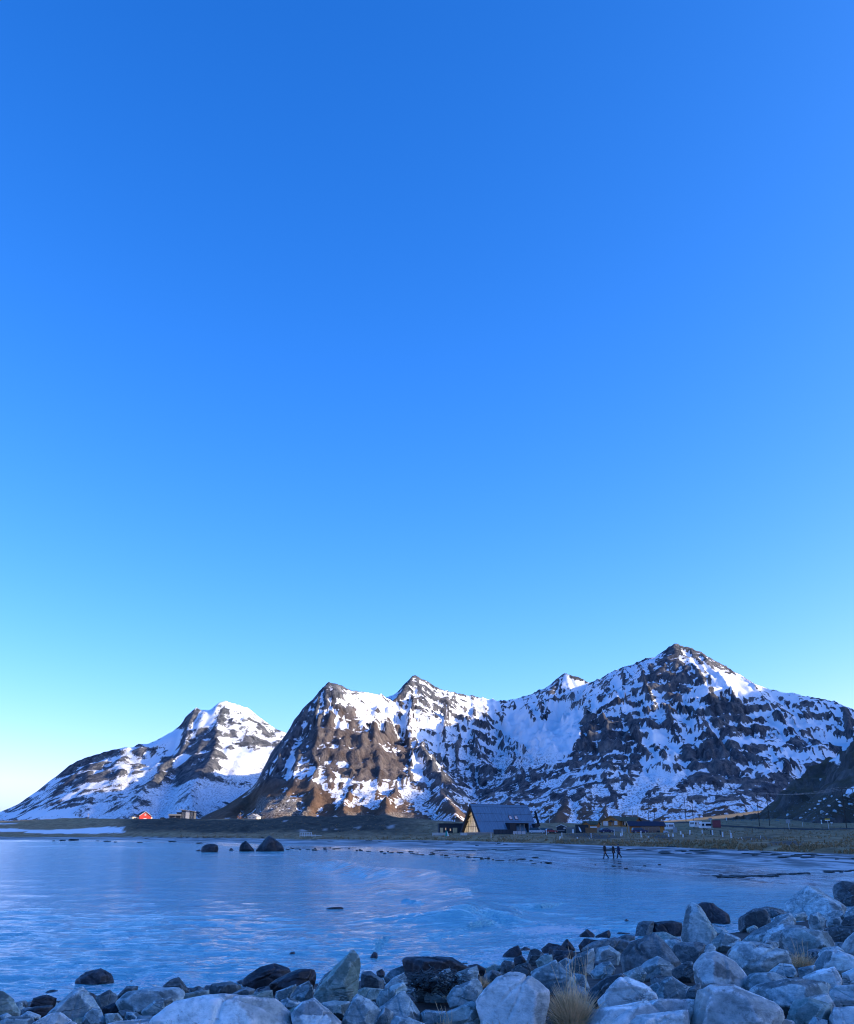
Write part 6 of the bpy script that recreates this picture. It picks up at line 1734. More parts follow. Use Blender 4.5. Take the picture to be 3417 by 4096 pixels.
# ------------------------------------------------------------------ power line poles
def pole_frame(shafts, arm_v, D, mat, label, r0=0.15, wires=True):
    """shafts: (u_top, v_top, u_bottom, v_bottom); one thing even where two or three shafts share a cross-arm"""
    b0 = at(shafts[0][2], shafts[0][3], D)
    R = empty('utility_pole', b0, 0); tag(R, label, 'utility pole', 'poles of the power line')
    tops = []
    for (ut, vt, ub, vb) in shafts:
        top = at(ut, vt, D); bot = at(ub, vb, D)
        xm = (top.x + bot.x) / 2                  # shafts stand almost upright
        bot = Vector((bot.x, D, bot.z - 1.0)); top = Vector((bot.x + (top.x - bot.x) * 0.25, D, top.z))
        MB().tube([bot - b0, (bot * 0.5 + top * 0.5) - b0, top - b0], [r0, r0 * 0.88, r0 * 0.72], 8).build('shaft', mat, R)
        tops.append(top)
    z = at(shafts[0][0], arm_v, D).z
    xs_ = [q.x for q in tops]
    a, b = min(xs_) - 1.0, max(xs_) + 1.0
    if len(shafts) == 1: a, b = xs_[0] - 1.0, xs_[0] + 1.0
    MB().box(a - b0.x, b - b0.x, 0.10 + 0.05, 0.24 + 0.05, z - b0.z - 0.08, z - b0.z + 0.08).build('cross_arm', mat, R)
    pts = []
    for k in range(3):
        x = a + 0.15 + (b - a - 0.3) * k / 2
        MB().tube([(x - b0.x, 0.22, z - b0.z + 0.08), (x - b0.x, 0.22, z - b0.z + 0.32)], [0.06, 0.04], 8).build('insulator', M_CONC, R)
        pts.append(Vector((x, D + 0.22, z + 0.34)))
    return pts
W1 = pole_frame([(2738, 3193, 2746, 3294), (2767, 3194, 2775, 3293)], 3201, 420, M_POLE, 'twin-legged dark pole frame behind the caravans')
W2 = pole_frame([(3028, 3175, 3038, 3294), (3066, 3175, 3079, 3294)], 3176, 370, M_POLE, 'twin-legged dark pole frame at the foot of the hillside')
W0 = pole_frame([(2592, 3223, 2597, 3292), (2616, 3223, 2621, 3292)], 3226, 560, M_POLE, 'twin-legged dark pole frame behind the garage roof')
W3 = pole_frame([(3368, 3157, 3386, 3300), (3412, 3156, 3430, 3300)], 3154, 330, M_POLE, 'twin-legged dark pole frame beside the yellow road sign')
W9 = pole_frame([(2507, 3238, 2511, 3288), (2529, 3238, 2533, 3288), (2550, 3237, 2554, 3290)], 3240, 760, M_POLEP, 'pale sunlit triple pole frame behind the orange house', 0.20)
for (u, vt, vb, D, mat, lab) in ((2200, 3243, 3296, 640, M_WHITE, 'tall white mast beyond the lodge'), (1445, 3245, 3275, 700, M_POLEP, 'pale wooden pole behind the dune crest'), (352, 3254, 3273, 720, M_POLEP, 'lone pale pole on the field crest'),
                                 (960, 3250, 3278, 900, M_POLEP, 'thin pole beside the white house')):
    pole_frame([(u, vt, u, vb)], vt + 4, D, mat, lab, 0.13)
def wire(a, b, sag, label):
    n = 10; pts = []
    for i in range(n + 1):
        f = i / n; q = a.lerp(b, f); q.z -= sag * 4 * f * (1 - f); pts.append(q)
    o = MB().tube(pts, 0.018, 4).build('power_line', M_STEEL); tag(o, label, 'power line', 'wires between the pole frames')
for (A, B, nm_) in ((W0, W1, 'thin wire between the pole frames behind the garage and the caravans'), (W1, W2, 'thin wire between the pole frames by the caravans and the hillside'), (W2, W3, 'thin wire between the pole frames by the hillside and the yellow sign')):
    for k in range(3): wire(A[k], B[k], 1.2, nm_)

# ------------------------------------------------------------------ road signs, posts, fence posts
def sign(u, vb, vt, D, plates, label, pm=M_STEEL, tilt=0.0, two=False):
    p = at(u, vb, D); h = (vb - vt) * D * CP * CP / F
    R = empty('road_sign', p, face_cam(p)); R.rotation_euler.y = tilt
    tag(R, label, 'road sign')
    for x in ((-0.35, 0.35) if two else (0.0,)):
        MB().tube([(x, 0.05, -0.5), (x, 0.05, h)], 0.045).build('post', pm, R)
    for (kind, w, hh_, zc, m_) in plates:
        if kind == 'round':
            n = 20; pts = [(w / 2 * math.cos(2 * math.pi * k / n), zc + w / 2 * math.sin(2 * math.pi * k / n)) for k in range(n)]
        elif kind == 'diamond':
            pts = [(-w / 2, zc), (0, zc - hh_ / 2), (w / 2, zc), (0, zc + hh_ / 2)]
        else:
            pts = [(-w / 2, zc - hh_ / 2), (w / 2, zc - hh_ / 2), (w / 2, zc + hh_ / 2), (-w / 2, zc + hh_ / 2)]
        MB().prism(pts, -0.012, 0.0, 'y').build('plate', m_, R)
    return R
sign(2844, 3302, 3271, 350, [('rect', 1.15, 0.7, 2.15, M_CONC)], 'grey road sign seen from behind beside the red container', M_WHITE)
sign(2909, 3302, 3271, 400, [('diamond', 0.75, 0.75, 2.75, M_CLOTHW), ('round', 0.5, 0, 2.1, M_CLOTHW)], 'small diamond and round signs on a thin post below the hillside', M_POLE)
sign(3157, 3311, 3276, 315, [('rect', 1.25, 1.15, 1.9, M_CONC)], 'square grey sign board seen from behind by the road', M_WHITE, math.radians(-3))
sign(3290, 3314, 3279, 300, [('rect', 0.35, 0.5, 2.2, M_CLOTHW), ('rect', 0.35, 0.5, 1.5, M_CLOTHW)], 'two small white plates on a dark post by the road', M_POLE)
sign(3316, 3311, 3275, 302, [('rect', 1.45, 0.36, 2.42, M_YELLOW), ('rect', 1.4, 0.22, 2.11, M_WHITE)], 'yellow and white direction sign on a white post by the road', M_WHITE, math.radians(-3))
sign(3328, 3297, 3290, 318, [('rect', 0.75, 0.26, 0.4, M_WHITE)], 'small white marker plate beside the yellow direction sign')
sign(3212, 3302, 3290, 335, [('rect', 0.12, 0.3, 0.7, M_WHITE)], 'slim white roadside marker below the hillside', M_WHITE)
def stake(u, vb, vt, D, w, mat, label, lean=0.0, cap=False, group='white posts on the meadow'):
    p = at(u, vb, D); h = (vb - vt) * D * CP * CP / F
    R = empty('marker_post', p, face_cam(p)); R.rotation_euler.y = lean
    tag(R, label, 'post', group)
    MB().box(-w / 2, w / 2, -w / 2, w / 2, -0.4, h).build('post_shaft', mat, R, w * 0.08)
    MB().box(-w / 2 - 0.015, w / 2 + 0.015, -w / 2 - 0.015, w / 2 + 0.015, h + 0.002, h + 0.06).build('cap', mat, R)
    if cap:
        MB().box(w * 0.1, w * 0.4, -w / 2 - 0.02, -w / 2 - 0.004, h * 0.2, h * 0.95).build('reflector', M_STEEL, R)
POST_W = 'stout white post on the meadow in front of the cabins'
for (u, vb, vt, D, w) in ((2187, 3340, 3319, 280, 0.22), (2366, 3357, 3334, 225, 0.16), (2458, 3337, 3318, 262, 0.15), (2490, 3337, 3316, 258, 0.25),
                          (2566, 3350, 3325, 222, 0.26), (2724, 3337, 3326, 262, 0.36), (2762, 3343, 3322, 240, 0.36), (2811, 3336, 3322, 265, 0.34), (2852, 3342, 3322, 244, 0.34), (2893, 3352, 3329, 212, 0.30), (2927, 3355, 3334, 204, 0.33)):
    stake(u, vb, vt, D, w, M_WHITE, POST_W, 0.0, True)
stake(2249, 3354, 3332, 236, 0.2, M_WHITE, 'white post with a brown foot on the grass in front of the dark shed', cap=True, group=None)
stake(1965, 3349, 3333, 246, 0.12, M_WHITE, 'thin white post in front of the lodge terrace', group=None)
stake(2922, 3336, 3321, 232, 0.10, M_WHITE, 'thin tall white rod rising behind a stout post', group=None)
stake(2845, 3342, 3323, 250, 0.26, M_DARKTRIM, 'black post beside a stout white one on the meadow', group='black posts on the meadow')
stake(2883, 3345, 3323, 242, 0.26, M_DARKTRIM, 'black post beside a stout white one on the meadow', group='black posts on the meadow')
THIN = 'thin white stake in the grass near the beach edge'
for (u, vb, vt, D, ln) in ((2957, 3370, 3354, 172, 0.02), (2974, 3370, 3350, 172, -0.25), (3008, 3369, 3354, 173, 0.08), (3045, 3366, 3344, 178, 0.05), (2359, 3358, 3348, 220, -0.2)):
    stake(u, vb, vt, D, 0.06, M_WHITE, THIN, ln, group='thin stakes near the beach')
for (u, vb, vt) in ((2241, 3352, 3346), (2310, 3353, 3350), (2595, 3352, 3346), (2871, 3351, 3347), (2911, 3354, 3350), (2948, 3353, 3350), (2484, 3338, 3333), (2675, 3340, 3336), (2693, 3340, 3336), (2733, 3342, 3339)):
    stake(u, vb, vt, 222, 0.30, M_WHITE, 'low white stump on the meadow in front of the cabins', group='low white stumps on the meadow')
for u in (2981, 3011, 3036, 3061, 3113, 3138):
    stake(u, 3318, 3309, 300, 0.10, M_POLE, 'short dark fence post beside the road', group='dark fence posts beside the road')
# white railings at the beach path
p = at(1222, 3349, 300)
RL = empty('white_railing', p, face_cam(p)); tag(RL, 'white wooden railing at the edge of the far beach', 'railing')
for i in range(6): MB().box(-1.7 + i * 0.68, -1.58 + i * 0.68, -0.06, 0.06, -0.5, 1.35).build('post', M_WHITE, RL)
for z in (1.25, 0.85, 0.42): MB().box(-1.75, 1.9, -0.10, -0.062, z - 0.06, z + 0.06).build('rail', M_WHITE, RL)
for x in (2.1, 2.5, 2.9): MB().box(x, x + 0.1, -0.06, 0.06, -0.3, 0.75).build('post', M_WHITE, RL)
MB().box(2.0, 4.8, -0.10, -0.062, 0.45, 0.53).build('rail', M_WHITE, RL)

# ------------------------------------------------------------------ road along the foot of the hillside
pts = []
for u, D in ((2450, 470), (2620, 440), (2760, 400), (2900, 372), (3050, 350), (3200, 335), (3417, 322), (3700, 312), (4300, 300)):
    pts.append((xat(u, D), D))
vsr = []; fsr = []
dense = []
for (a, b) in zip(pts[:-1], pts[1:]):
    for k in range(8): dense.append((a[0] + (b[0] - a[0]) * k / 8, a[1] + (b[1] - a[1]) * k / 8))
for (x, y) in dense:
    z = float(land(np.array([x]), np.array([y]))[0]) + 0.38
    for dy, dz in ((-4.2, -0.9), (-3.2, 0.0), (3.2, 0.02), (4.2, -0.9)):
        vsr.append((x, y + dy, z + dz))
for i in range(len(dense) - 1):
    for k in range(3): fsr.append((i * 4 + k, (i + 1) * 4 + k, (i + 1) * 4 + k + 1, i * 4 + k + 1))
M_ROAD = plain('asphalt', (0.05, 0.05, 0.052), 0.85, 0.25, 0.4, bump=0.2)
rd = MB().poly(vsr, fsr).build('road', M_ROAD); tag(rd, 'narrow asphalt coast road along the foot of the hillside', 'road', kind='structure')

# ------------------------------------------------------------------ three people walking on the wet sand
M_SKIN = plain('skin', (0.45, 0.27, 0.19), 0.6, 0.05)
M_TROUSER = plain('black_trousers', (0.012, 0.012, 0.015), 0.85, 0.1, 8)
M_JACKETK = plain('black_jacket', (0.010, 0.010, 0.013), 0.75, 0.15, 8)
M_COATB = plain('dark_blue_coat', (0.012, 0.018, 0.06), 0.75, 0.15, 8)
M_HAIRD = plain('dark_hair', (0.02, 0.014, 0.010), 0.6, 0.2, 30)
M_HAIRL = plain('fair_hair', (0.35, 0.26, 0.16), 0.6, 0.2, 30)
M_SHOE = plain('black_shoes', (0.012, 0.012, 0.012), 0.5, 0.1)
def skin_body(name, joints, edges, height_split, mats, parent):
    """joints: name -> ((x, y, z), radius or (rx, ry)); one continuous skinned surface"""
    me = bpy.data.meshes.new(name)
    keys = list(joints)
    me.from_pydata([joints[k][0] for k in keys], [(keys.index(a), keys.index(b)) for a, b in edges], [])
    o = bpy.data.objects.new(name, me); COL.objects.link(o)
    md = o.modifiers.new('skin', 'SKIN')
    md.use_smooth_shade = True
    lay = me.skin_vertices[0].data
    for i, k in enumerate(keys):
        r = joints[k][1]
        lay[i].radius = r if isinstance(r, tuple) else (r, r)
        lay[i].use_root = (k == 'pelvis')
    ss = o.modifiers.new('sub', 'SUBSURF'); ss.levels = 2; ss.render_levels = 2
    dg = bpy.context.evaluated_depsgraph_get()
    nm = bpy.data.meshes.new_from_object(o.evaluated_get(dg))
    bpy.data.objects.remove(o); bpy.data.meshes.remove(me)
    nm.name = name
    for m_ in mats: nm.materials.append(m_)
    for p_ in nm.polygons:
        p_.material_index = height_split(p_.center); p_.use_smooth = True
    ob = bpy.data.objects.new(name, nm); COL.objects.link(ob); ob.parent = parent
    return ob
def hand_chain(joints, edges, wrist, tipdir, side, nm):
    """palm with four fingers and a thumb leaving its side"""
    w = Vector(wrist); d = Vector(tipdir).normalized(); s = Vector((0.9, 0.2 * side, 0)).normalized()
    s = (s - d * s.dot(d)).normalized(); curl = d.cross(s) * side
    joints[nm + 'palm'] = (tuple(w + d * 0.06), (0.030, 0.022)); edges.append((nm + 'wr', nm + 'palm'))
    for i, (off, ln) in enumerate(((-0.027, 0.060), (-0.009, 0.075), (0.009, 0.078), (0.027, 0.068))):
        a = w + d * 0.10 + s * off; b = a + d * ln * 0.55 + curl * 0.008; c = b + d * ln * 0.4 + curl * 0.022
        for j, (q, r) in enumerate(((a, 0.010), (b, 0.009), (c, 0.008))):
            joints[f'{nm}f{i}{j}'] = (tuple(q), r)
        edges += [(nm + 'palm', f'{nm}f{i}0'), (f'{nm}f{i}0', f'{nm}f{i}1'), (f'{nm}f{i}1', f'{nm}f{i}2')]
    a = w + d * 0.045 + s * 0.038; b = a + d * 0.03 + s * 0.022; c = b + d * 0.03
    for j, q in enumerate((a, b, c)): joints[f'{nm}t{j}'] = (tuple(q), 0.010)
    edges += [(nm + 'palm', nm + 't0'), (nm + 't0', nm + 't1'), (nm + 't1', nm + 't2')]
def person(u, vb, D, H, stride, arms, jacket, label, hair, coat=None, lean=0.03, rz=math.pi, hood=False):
    p = at(u, vb, D); p.z = float(land(np.array([p.x]), np.array([p.y]))[0]) + 0.0
    R = empty('person', p, rz); tag(R, label, 'person', None)
    k = H / 1.75
    J = {}; E = []
    J['pelvis'] = ((0, 0, 0.94), (0.135, 0.105)); J['waist'] = ((lean * 0.4, 0, 1.10), (0.14, 0.10)); J['chest'] = ((lean, 0, 1.30), (0.165, 0.115))
    J['neckb'] = ((lean * 1.3, 0, 1.46), (0.07, 0.06)); J['neck'] = ((lean * 1.5 + 0.005, 0, 1.52), 0.052)
    J['jaw'] = ((lean * 1.7 + 0.03, 0, 1.575), (0.062, 0.075)); J['head'] = ((lean * 1.8 + 0.01, 0, 1.65), (0.080, 0.100)); J['crown'] = ((lean * 1.8, 0, 1.70), (0.060, 0.075))
    J['nose'] = ((lean * 1.8 + 0.115, 0, 1.612), 0.014)
    E += [('pelvis', 'waist'), ('waist', 'chest'), ('chest', 'neckb'), ('neckb', 'neck'), ('neck', 'jaw'), ('jaw', 'head'), ('head', 'crown'), ('jaw', 'nose')]
    for s, nm in ((1, 'l'), (-1, 'r')):
        (kx, kz), (ax, az), toe = stride[nm]
        J[nm + 'hip'] = ((0, 0.085 * s, 0.90), 0.115); J[nm + 'kn'] = ((kx, 0.09 * s, kz), 0.082); J[nm + 'an'] = ((ax, 0.09 * s, az), 0.062)
        J[nm + 'heel'] = ((ax - 0.03, 0.09 * s, az - 0.05), 0.040); J[nm + 'toe'] = ((ax + 0.17, 0.10 * s, az - 0.055 + toe), (0.042, 0.030))
        E += [('pelvis', nm + 'hip'), (nm + 'hip', nm + 'kn'), (nm + 'kn', nm + 'an'), (nm + 'an', nm + 'heel'), (nm + 'an', nm + 'toe')]
        el, wr, td = arms[nm]
        J[nm + 'sh'] = ((lean * 1.1, 0.185 * s, 1.41), 0.082); J[nm + 'el'] = ((el[0], el[1] * s, el[2]), 0.066); J[nm + 'wr'] = ((wr[0], wr[1] * s, wr[2]), 0.034)
        E += [('chest', nm + 'sh'), (nm + 'sh', nm + 'el'), (nm + 'el', nm + 'wr')]
        hand_chain(J, E, (wr[0], wr[1] * s, wr[2]), td, s, nm)
    J = {a: (tuple(c * k for c in b[0]), b[1]) for a, b in J.items()}
    def split(c):
        z = c.z / k
        if z < 0.10: return 3
        if z > 1.50: return 0
        if abs(c.y) > 0.17 and z < 0.90 and z > 0.6: return 0
        return 1 if z < 0.93 else 2
    skin_body('body', J, E, split, [M_SKIN, M_TROUSER, jacket, M_SHOE], R)
    # jacket: a loose shell over trunk, ending in a hem
    n = 20; vs_ = []; fs_ = []
    low = coat or 0.84
    rings = [(1.50, 0.09, 0.085), (1.455, 0.215, 0.135), (1.30, 0.24, 0.185), (1.12, 0.225, 0.18), (0.98, 0.225, 0.18), (low, 0.235 if not coat else 0.265, 0.185 if not coat else 0.225)]
    for (z, ry, rx) in rings:
        for q in range(n):
            a = 2 * math.pi * q / n; w = 1 + 0.03 * math.sin(5 * a + z * 9)
            vs_.append(((lean * (z - 0.9) * 2 + rx * math.cos(a) * w) * k, ry * math.sin(a) * w * k, z * k))
    for j in range(len(rings) - 1):
        for q in range(n): fs_.append((j * n + q, j * n + (q + 1) % n, (j + 1) * n + (q + 1) % n, (j + 1) * n + q))
    MB().poly(vs_, fs_).build('coat' if coat else 'jacket', jacket, R, smooth=True)
    # hair (or a hood) as a cap over the skull
    hc = Vector(((lean * 1.8 - 0.008) * k, 0, 1.668 * k)); vs_ = []; fs_ = []
    nn = 14
    for j in range(7):
        th = math.pi * 0.62 * j / 6
        for q in range(nn):
            a = 2 * math.pi * q / nn
            rr_ = 0.104 * k * (1.12 if hood else 1.0)
            x = math.sin(th) * math.cos(a); drop = 1.0
            if x > 0.55 and j > 3: drop = 0.85
            vs_.append((hc.x + rr_ * 1.03 * x * drop - 0.01, hc.y + rr_ * 0.86 * math.sin(th) * math.sin(a), hc.z + rr_ * math.cos(th) * 0.98))
    for j in range(6):
        for q in range(nn): fs_.append((j * nn + q, j * nn + (q + 1) % nn, (j + 1) * nn + (q + 1) % nn, (j + 1) * nn + q))
    MB().poly(vs_, fs_).build('hood' if hood else 'hair', jacket if hood else hair, R, smooth=True)
    for s in (-1, 1):
        MB().tube([((lean * 1.8 + 0.092) * k, 0.032 * s, 1.640 * k), ((lean * 1.8 + 0.100) * k, 0.032 * s, 1.640 * k)], 0.010, 8).build('eye', M_DARKTRIM, R)
    return R
down = (0.05, 0, -1)
fold = {'l': ((0.02, 0.26, 1.13), (0.22, 0.16, 1.12), (0.8, -0.6, 0.0)), 'r': ((0.02, 0.26, 1.13), (0.22, 0.16, 1.12), (0.8, 0.6, 0.0))}
hang = {'l': ((-0.03, 0.24, 1.14), (0.06, 0.25, 0.90), down), 'r': ((0.03, 0.24, 1.14), (0.14, 0.25, 0.90), down)}
swing = {'l': ((-0.10, 0.24, 1.15), (-0.06, 0.25, 0.90), down), 'r': ((0.08, 0.24, 1.15), (0.22, 0.24, 0.94), (0.3, 0, -1))}
wide = {'l': ((0.13, 0.50), (0.20, 0.08), 0.0), 'r': ((-0.14, 0.50), (-0.42, 0.12), -0.01)}
narrow = {'l': ((0.05, 0.49), (0.02, 0.08), 0.0), 'r': ((0.03, 0.49), (-0.06, 0.08), 0.0)}
stepd_ = {'l': ((0.16, 0.50), (0.24, 0.08), 0.0), 'r': ((-0.10, 0.48), (-0.36, 0.16), -0.03)}
person(2422, 3431, 125, 1.80, wide, fold, M_JACKETK, 'tall person in black jacket striding along the wet sand, hands in front', M_HAIRL)
person(2456, 3430, 125, 1.66, narrow, hang, M_JACKETK, 'person in long black jacket walking between two others on the sand', M_HAIRD, coat=0.70)
person(2477, 3429, 125, 1.66, stepd_, swing, M_COATB, 'person in dark blue hooded coat striding behind the other two', M_HAIRD, coat=0.66, hood=True)

# ------------------------------------------------------------------ tussocks of dry grass among the boulders
def straw(name, a, b):
    t = NT(name); oi = t.n.new('ShaderNodeObjectInfo')
    n = t.noise(t.coord(), 9.0, 3)
    return t.set(t.ramp(n, [(0.3, a), (0.7, b)]), 0.8, 0, None, 0.2)
M_STRAW = straw('dry_straw_grass', (0.50, 0.34, 0.18), (0.92, 0.68, 0.42))
M_STRAWD = straw('dune_straw_grass', (0.13, 0.085, 0.04), (0.42, 0.29, 0.15))
def blade(vs_, fs_, base, tip, w, bend, rr):
    base = Vector(base); tip = Vector(tip)
    side = Vector((rr.uniform(-1, 1), rr.uniform(-1, 1), 0)).normalized() * w
    m1 = base.lerp(tip, 0.45) + bend * -0.35; m2 = base.lerp(tip, 0.8) + bend * -0.15
    n = len(vs_)
    vs_ += [base - side, base + side, m1 - side * 0.8, m1 + side * 0.8, m2 - side * 0.5, m2 + side * 0.5, tip]
    fs_ += [(n, n + 1, n + 3, n + 2), (n + 2, n + 3, n + 5, n + 4), (n + 4, n + 5, n + 6)]
def tussock(u, vb, wpx, hpx, nb, label, stalks=0, stalk_h=1.5, D=None, seed=1):
    rr = random.Random(seed)
    D = D or bank_hit(u, vb)
    c = at(u, vb, D); c.z -= 0.05
    R = empty('grass_tussock', c); tag(R, label, 'grass tussock', 'dry grass tussocks among the boulders')
    s = mpx(D); W = wpx * s / 2; H = hpx * s
    vs_ = []; fs_ = []
    for i in range(nb):
        a = rr.uniform(0, 2 * math.pi); q = math.sqrt(rr.random())
        b = Vector((math.cos(a) * q * W * 0.45, math.sin(a) * q * W * 0.45, 0))
        h = H * rr.uniform(0.55, 1.08) * (1.05 - 0.4 * q)
        out = Vector((math.cos(a), math.sin(a), 0)) * (W * rr.uniform(0.2, 0.95) * (0.3 + q)) + Vector((rr.gauss(0, 0.1), rr.gauss(0, 0.1), 0)) * W
        tip = b + out + Vector((0, 0, h * (1.0 - 0.25 * rr.random() * q)))
        if rr.random() < 0.22:                     # broken, drooping blades
            tip = b + out * 1.7 + Vector((rr.gauss(0, 0.3) * W, rr.gauss(0, 0.3) * W, h * rr.uniform(0.05, 0.4)))
        blade(vs_, fs_, b, tip, rr.choice((0.0022, 0.003, 0.004, 0.0058)), out * rr.uniform(0.3, 1.3), rr)
    MB().poly(vs_, fs_).build('blades', M_STRAW, R)
    for i in range(stalks):
        a = rr.uniform(0, 2 * math.pi); b = Vector((math.cos(a) * W * 0.3, math.sin(a) * W * 0.3, 0))
        t_ = b + Vector((rr.uniform(-0.45, 0.35) * W * 1.3, rr.uniform(-0.3, 0.3) * W, H * stalk_h * rr.uniform(0.75, 1.1)))
        MB().tube([b, b.lerp(t_, 0.5) + Vector((0.02, 0, 0.02)), t_], [0.0032, 0.0026, 0.0018], 5).build('stalk', M_STRAW, R)
    return R
tussock(2290, 4110, 215, 190, 1500, 'large dense tussock of dry grass with tall stalks between pale boulders', 10, 1.5, seed=1)
tussock(3205, 3868, 130, 72, 600, 'small dry tussock lodged behind the creased block', 9, 1.5, seed=2)
tussock(1488, 3992, 62, 42, 260, 'tiny straw tuft below the fin-shaped boulder', 2, 1.2, seed=3)
tussock(1930, 3950, 82, 58, 360, 'dry tuft beside the kelp pocket', 4, 1.2, seed=4)
tussock(1990, 4125, 150, 78, 420, 'loose dry grass in front of the pale pyramid boulder', 6, 1.5, seed=5)
tussock(2120, 4130, 120, 95, 380, 'dry grass clump next to the large dense tussock', 4, 1.4, seed=6)
tussock(1780, 4120, 90, 60, 160, 'sparse dry grass stems at the foot of the grey boulders', 6, 1.9, seed=7)
tussock(2330, 3905, 60, 40, 120, 'thin grass tuft above the large dense tussock', 5, 2.2, seed=8)
# ------------------------------------------------------------------ kelp in the pocket between the boulders
M_KELP = plain('black_brown_kelp', (0.016, 0.015, 0.013), 0.55, 0.4, 12, spec=0.3)
def kelp_mesh(nst, rad, seed, flat=0.10, w=0.012, ln=0.35):
    rr = random.Random(seed); vs_ = []; fs_ = []
    for i in range(nst):
        a = rr.uniform(0, 2 * math.pi); q = math.sqrt(rr.random()) * rad
        p_ = Vector((math.cos(a) * q, math.sin(a) * q, rr.uniform(0, flat))); d = rr.uniform(0, 2 * math.pi); n0 = len(vs_)
        for j in range(6):
            sd = Vector((-math.sin(d), math.cos(d), rr.uniform(-0.3, 0.3))) * w * (1 - 0.1 * j)
            vs_ += [p_ - sd, p_ + sd]
            d += rr.uniform(-0.9, 0.9)
            p_ = p_ + Vector((math.cos(d), math.sin(d), rr.uniform(-0.35, 0.4))) * ln / 6; p_.z = max(0.0, min(p_.z, flat * 1.4))
        for j in range(5):
            m_ = n0 + 2 * j; fs_.append((m_, m_ + 1, m_ + 3, m_ + 2))
    return vs_, fs_
D = bank_hit(1745, 4018)
c = at(1745, 4018, D)
v_, f_ = kelp_mesh(420, 0.30, 5, 0.16, 0.010, 0.4)
v_ = [(q[0] * 1.0, q[1] * 1.3, q[2]) for q in v_]
k_ = MB().poly(v_, f_).build('kelp_heap', M_KELP); k_.location = (c.x, c.y + 0.25, c.z + 0.12)
tag(k_, 'tangled heap of dark kelp in the pocket between boulders', 'kelp', kind='stuff')

# ------------------------------------------------------------------ dark wrack and stones along the tide lines of the far beach
clump_src = []
for sd_ in range(4):
    rr = np.random.RandomState(500 + sd_)
    planes = []
    for i in range(9):
        n = rr.normal(size=3); n /= np.linalg.norm(n); planes.append((n, 0.5 * (0.7 + 0.3 * rr.rand())))
    for ax in range(3):
        for sg in (-1.0, 1.0):
            n = np.zeros(3); n[ax] = sg; planes.append((n, 0.55 if ax < 2 else 0.22))
    clump_src.append(rock_mesh('wrack_clump', planes, 0.9, 2, 500 + sd_, 12, 0.16))
    clump_src[-1].materials.append(M_KELP)
rnd = random.Random(11)
def clump(u, v, wpx, hpx, label, group):
    h_ = land_hit(u, v)
    if h_ is None: return
    x_, D, zz = h_
    o = bpy.data.objects.new('wrack_clump', rnd.choice(clump_src)); COL.objects.link(o)
    s = mpx(D)
    o.location = (x_, D, zz + 0.02); o.rotation_euler = (0, 0, rnd.uniform(-0.5, 0.5))
    o.scale = (wpx * s, wpx * s * rnd.uniform(0.8, 2.2), max(hpx * s, 0.1) * 2.2)
    tag(o, label, 'seaweed', group)
TID = ('dark clump of seaweed or stone on the wet sand by the tideline', 'dark clumps along the tideline')
line = [(1130, 3394), (1300, 3402), (1450, 3405), (1600, 3412), (1780, 3424), (1950, 3438), (2080, 3444), (2200, 3452)]
for i in range(64):
    f = rnd.random() ** 0.8 * (len(line) - 1); j = min(int(f), len(line) - 2); t_ = f - j
    u = line[j][0] + (line[j + 1][0] - line[j][0]) * t_; v = line[j][1] + (line[j + 1][1] - line[j][1]) * t_ + rnd.gauss(0, 4)
    clump(u, v, rnd.uniform(5, 24), rnd.uniform(2, 6), *TID)
for (u, v, w, h) in ((1258, 3403, 20, 7), (1955, 3438, 12, 10), (1785, 3424, 16, 6), (2000, 3444, 36, 4), (1600, 3412, 24, 5), (2382, 3461, 6, 3), (2455, 3466, 15, 4), (2505, 3475, 14, 4), (2640, 3460, 12, 3), (2580, 3465, 10, 3)):
    clump(u, v, w, h, *TID)
DRIFT = ('flat dark strip of wrack at the upper edge of the sand', 'dark wrack below the grass edge')
for i in range(44):
    u = rnd.uniform(2420, 3430); v = np.interp(u, [2420, 2800, 3100, 3430], [3396, 3408, 3420, 3436]) + rnd.gauss(0, 5)
    clump(u, v, rnd.uniform(14, 60), rnd.uniform(2, 4.5), *DRIFT)
for i in range(30):
    u = rnd.uniform(500, 2300); v = np.interp(u, [500, 1000, 1500, 2300], [3351, 3352, 3364, 3386]) + rnd.gauss(0, 2.5)
    clump(u, v, rnd.uniform(10, 36), rnd.uniform(1.5, 3), *DRIFT)
for (u, v, w, h) in ((215, 3365, 10, 4), (250, 3363, 22, 6), (295, 3362, 38, 9), (430, 3367, 26, 5), (462, 3370, 12, 4), (390, 3365, 14, 3), (560, 3371, 20, 4), (690, 3368, 30, 5), (800, 3374, 26, 5)):
    clump(u, v, w, h, 'low dark stone at the waterline below the snow patch', 'dark stones at the far waterline')
def wrack(pts, n, wr, hr, spread, label, group):
    for i in range(n):
        f = rnd.random() * (len(pts) - 1); j = min(int(f), len(pts) - 2); t_ = f - j
        clump(pts[j][0] + (pts[j + 1][0] - pts[j][0]) * t_, pts[j][1] + (pts[j + 1][1] - pts[j][1]) * t_ + rnd.gauss(0, spread), rnd.uniform(*wr), rnd.uniform(*hr), label, group)
wrack([(2860, 3507), (2960, 3508), (3100, 3502), (3240, 3492), (3430, 3484)], 46, (14, 44), (1.0, 2.6), 2.2, 'dark wrack lying along the edge of the beach pool', 'dark wrack along the beach pool')
wrack([(1760, 3404), (1900, 3402), (2080, 3400), (2250, 3402)], 26, (14, 50), (1.2, 2.4), 0.8, 'thin dark wrack across the upper sand before the lodge', 'thin dark wrack before the lodge')
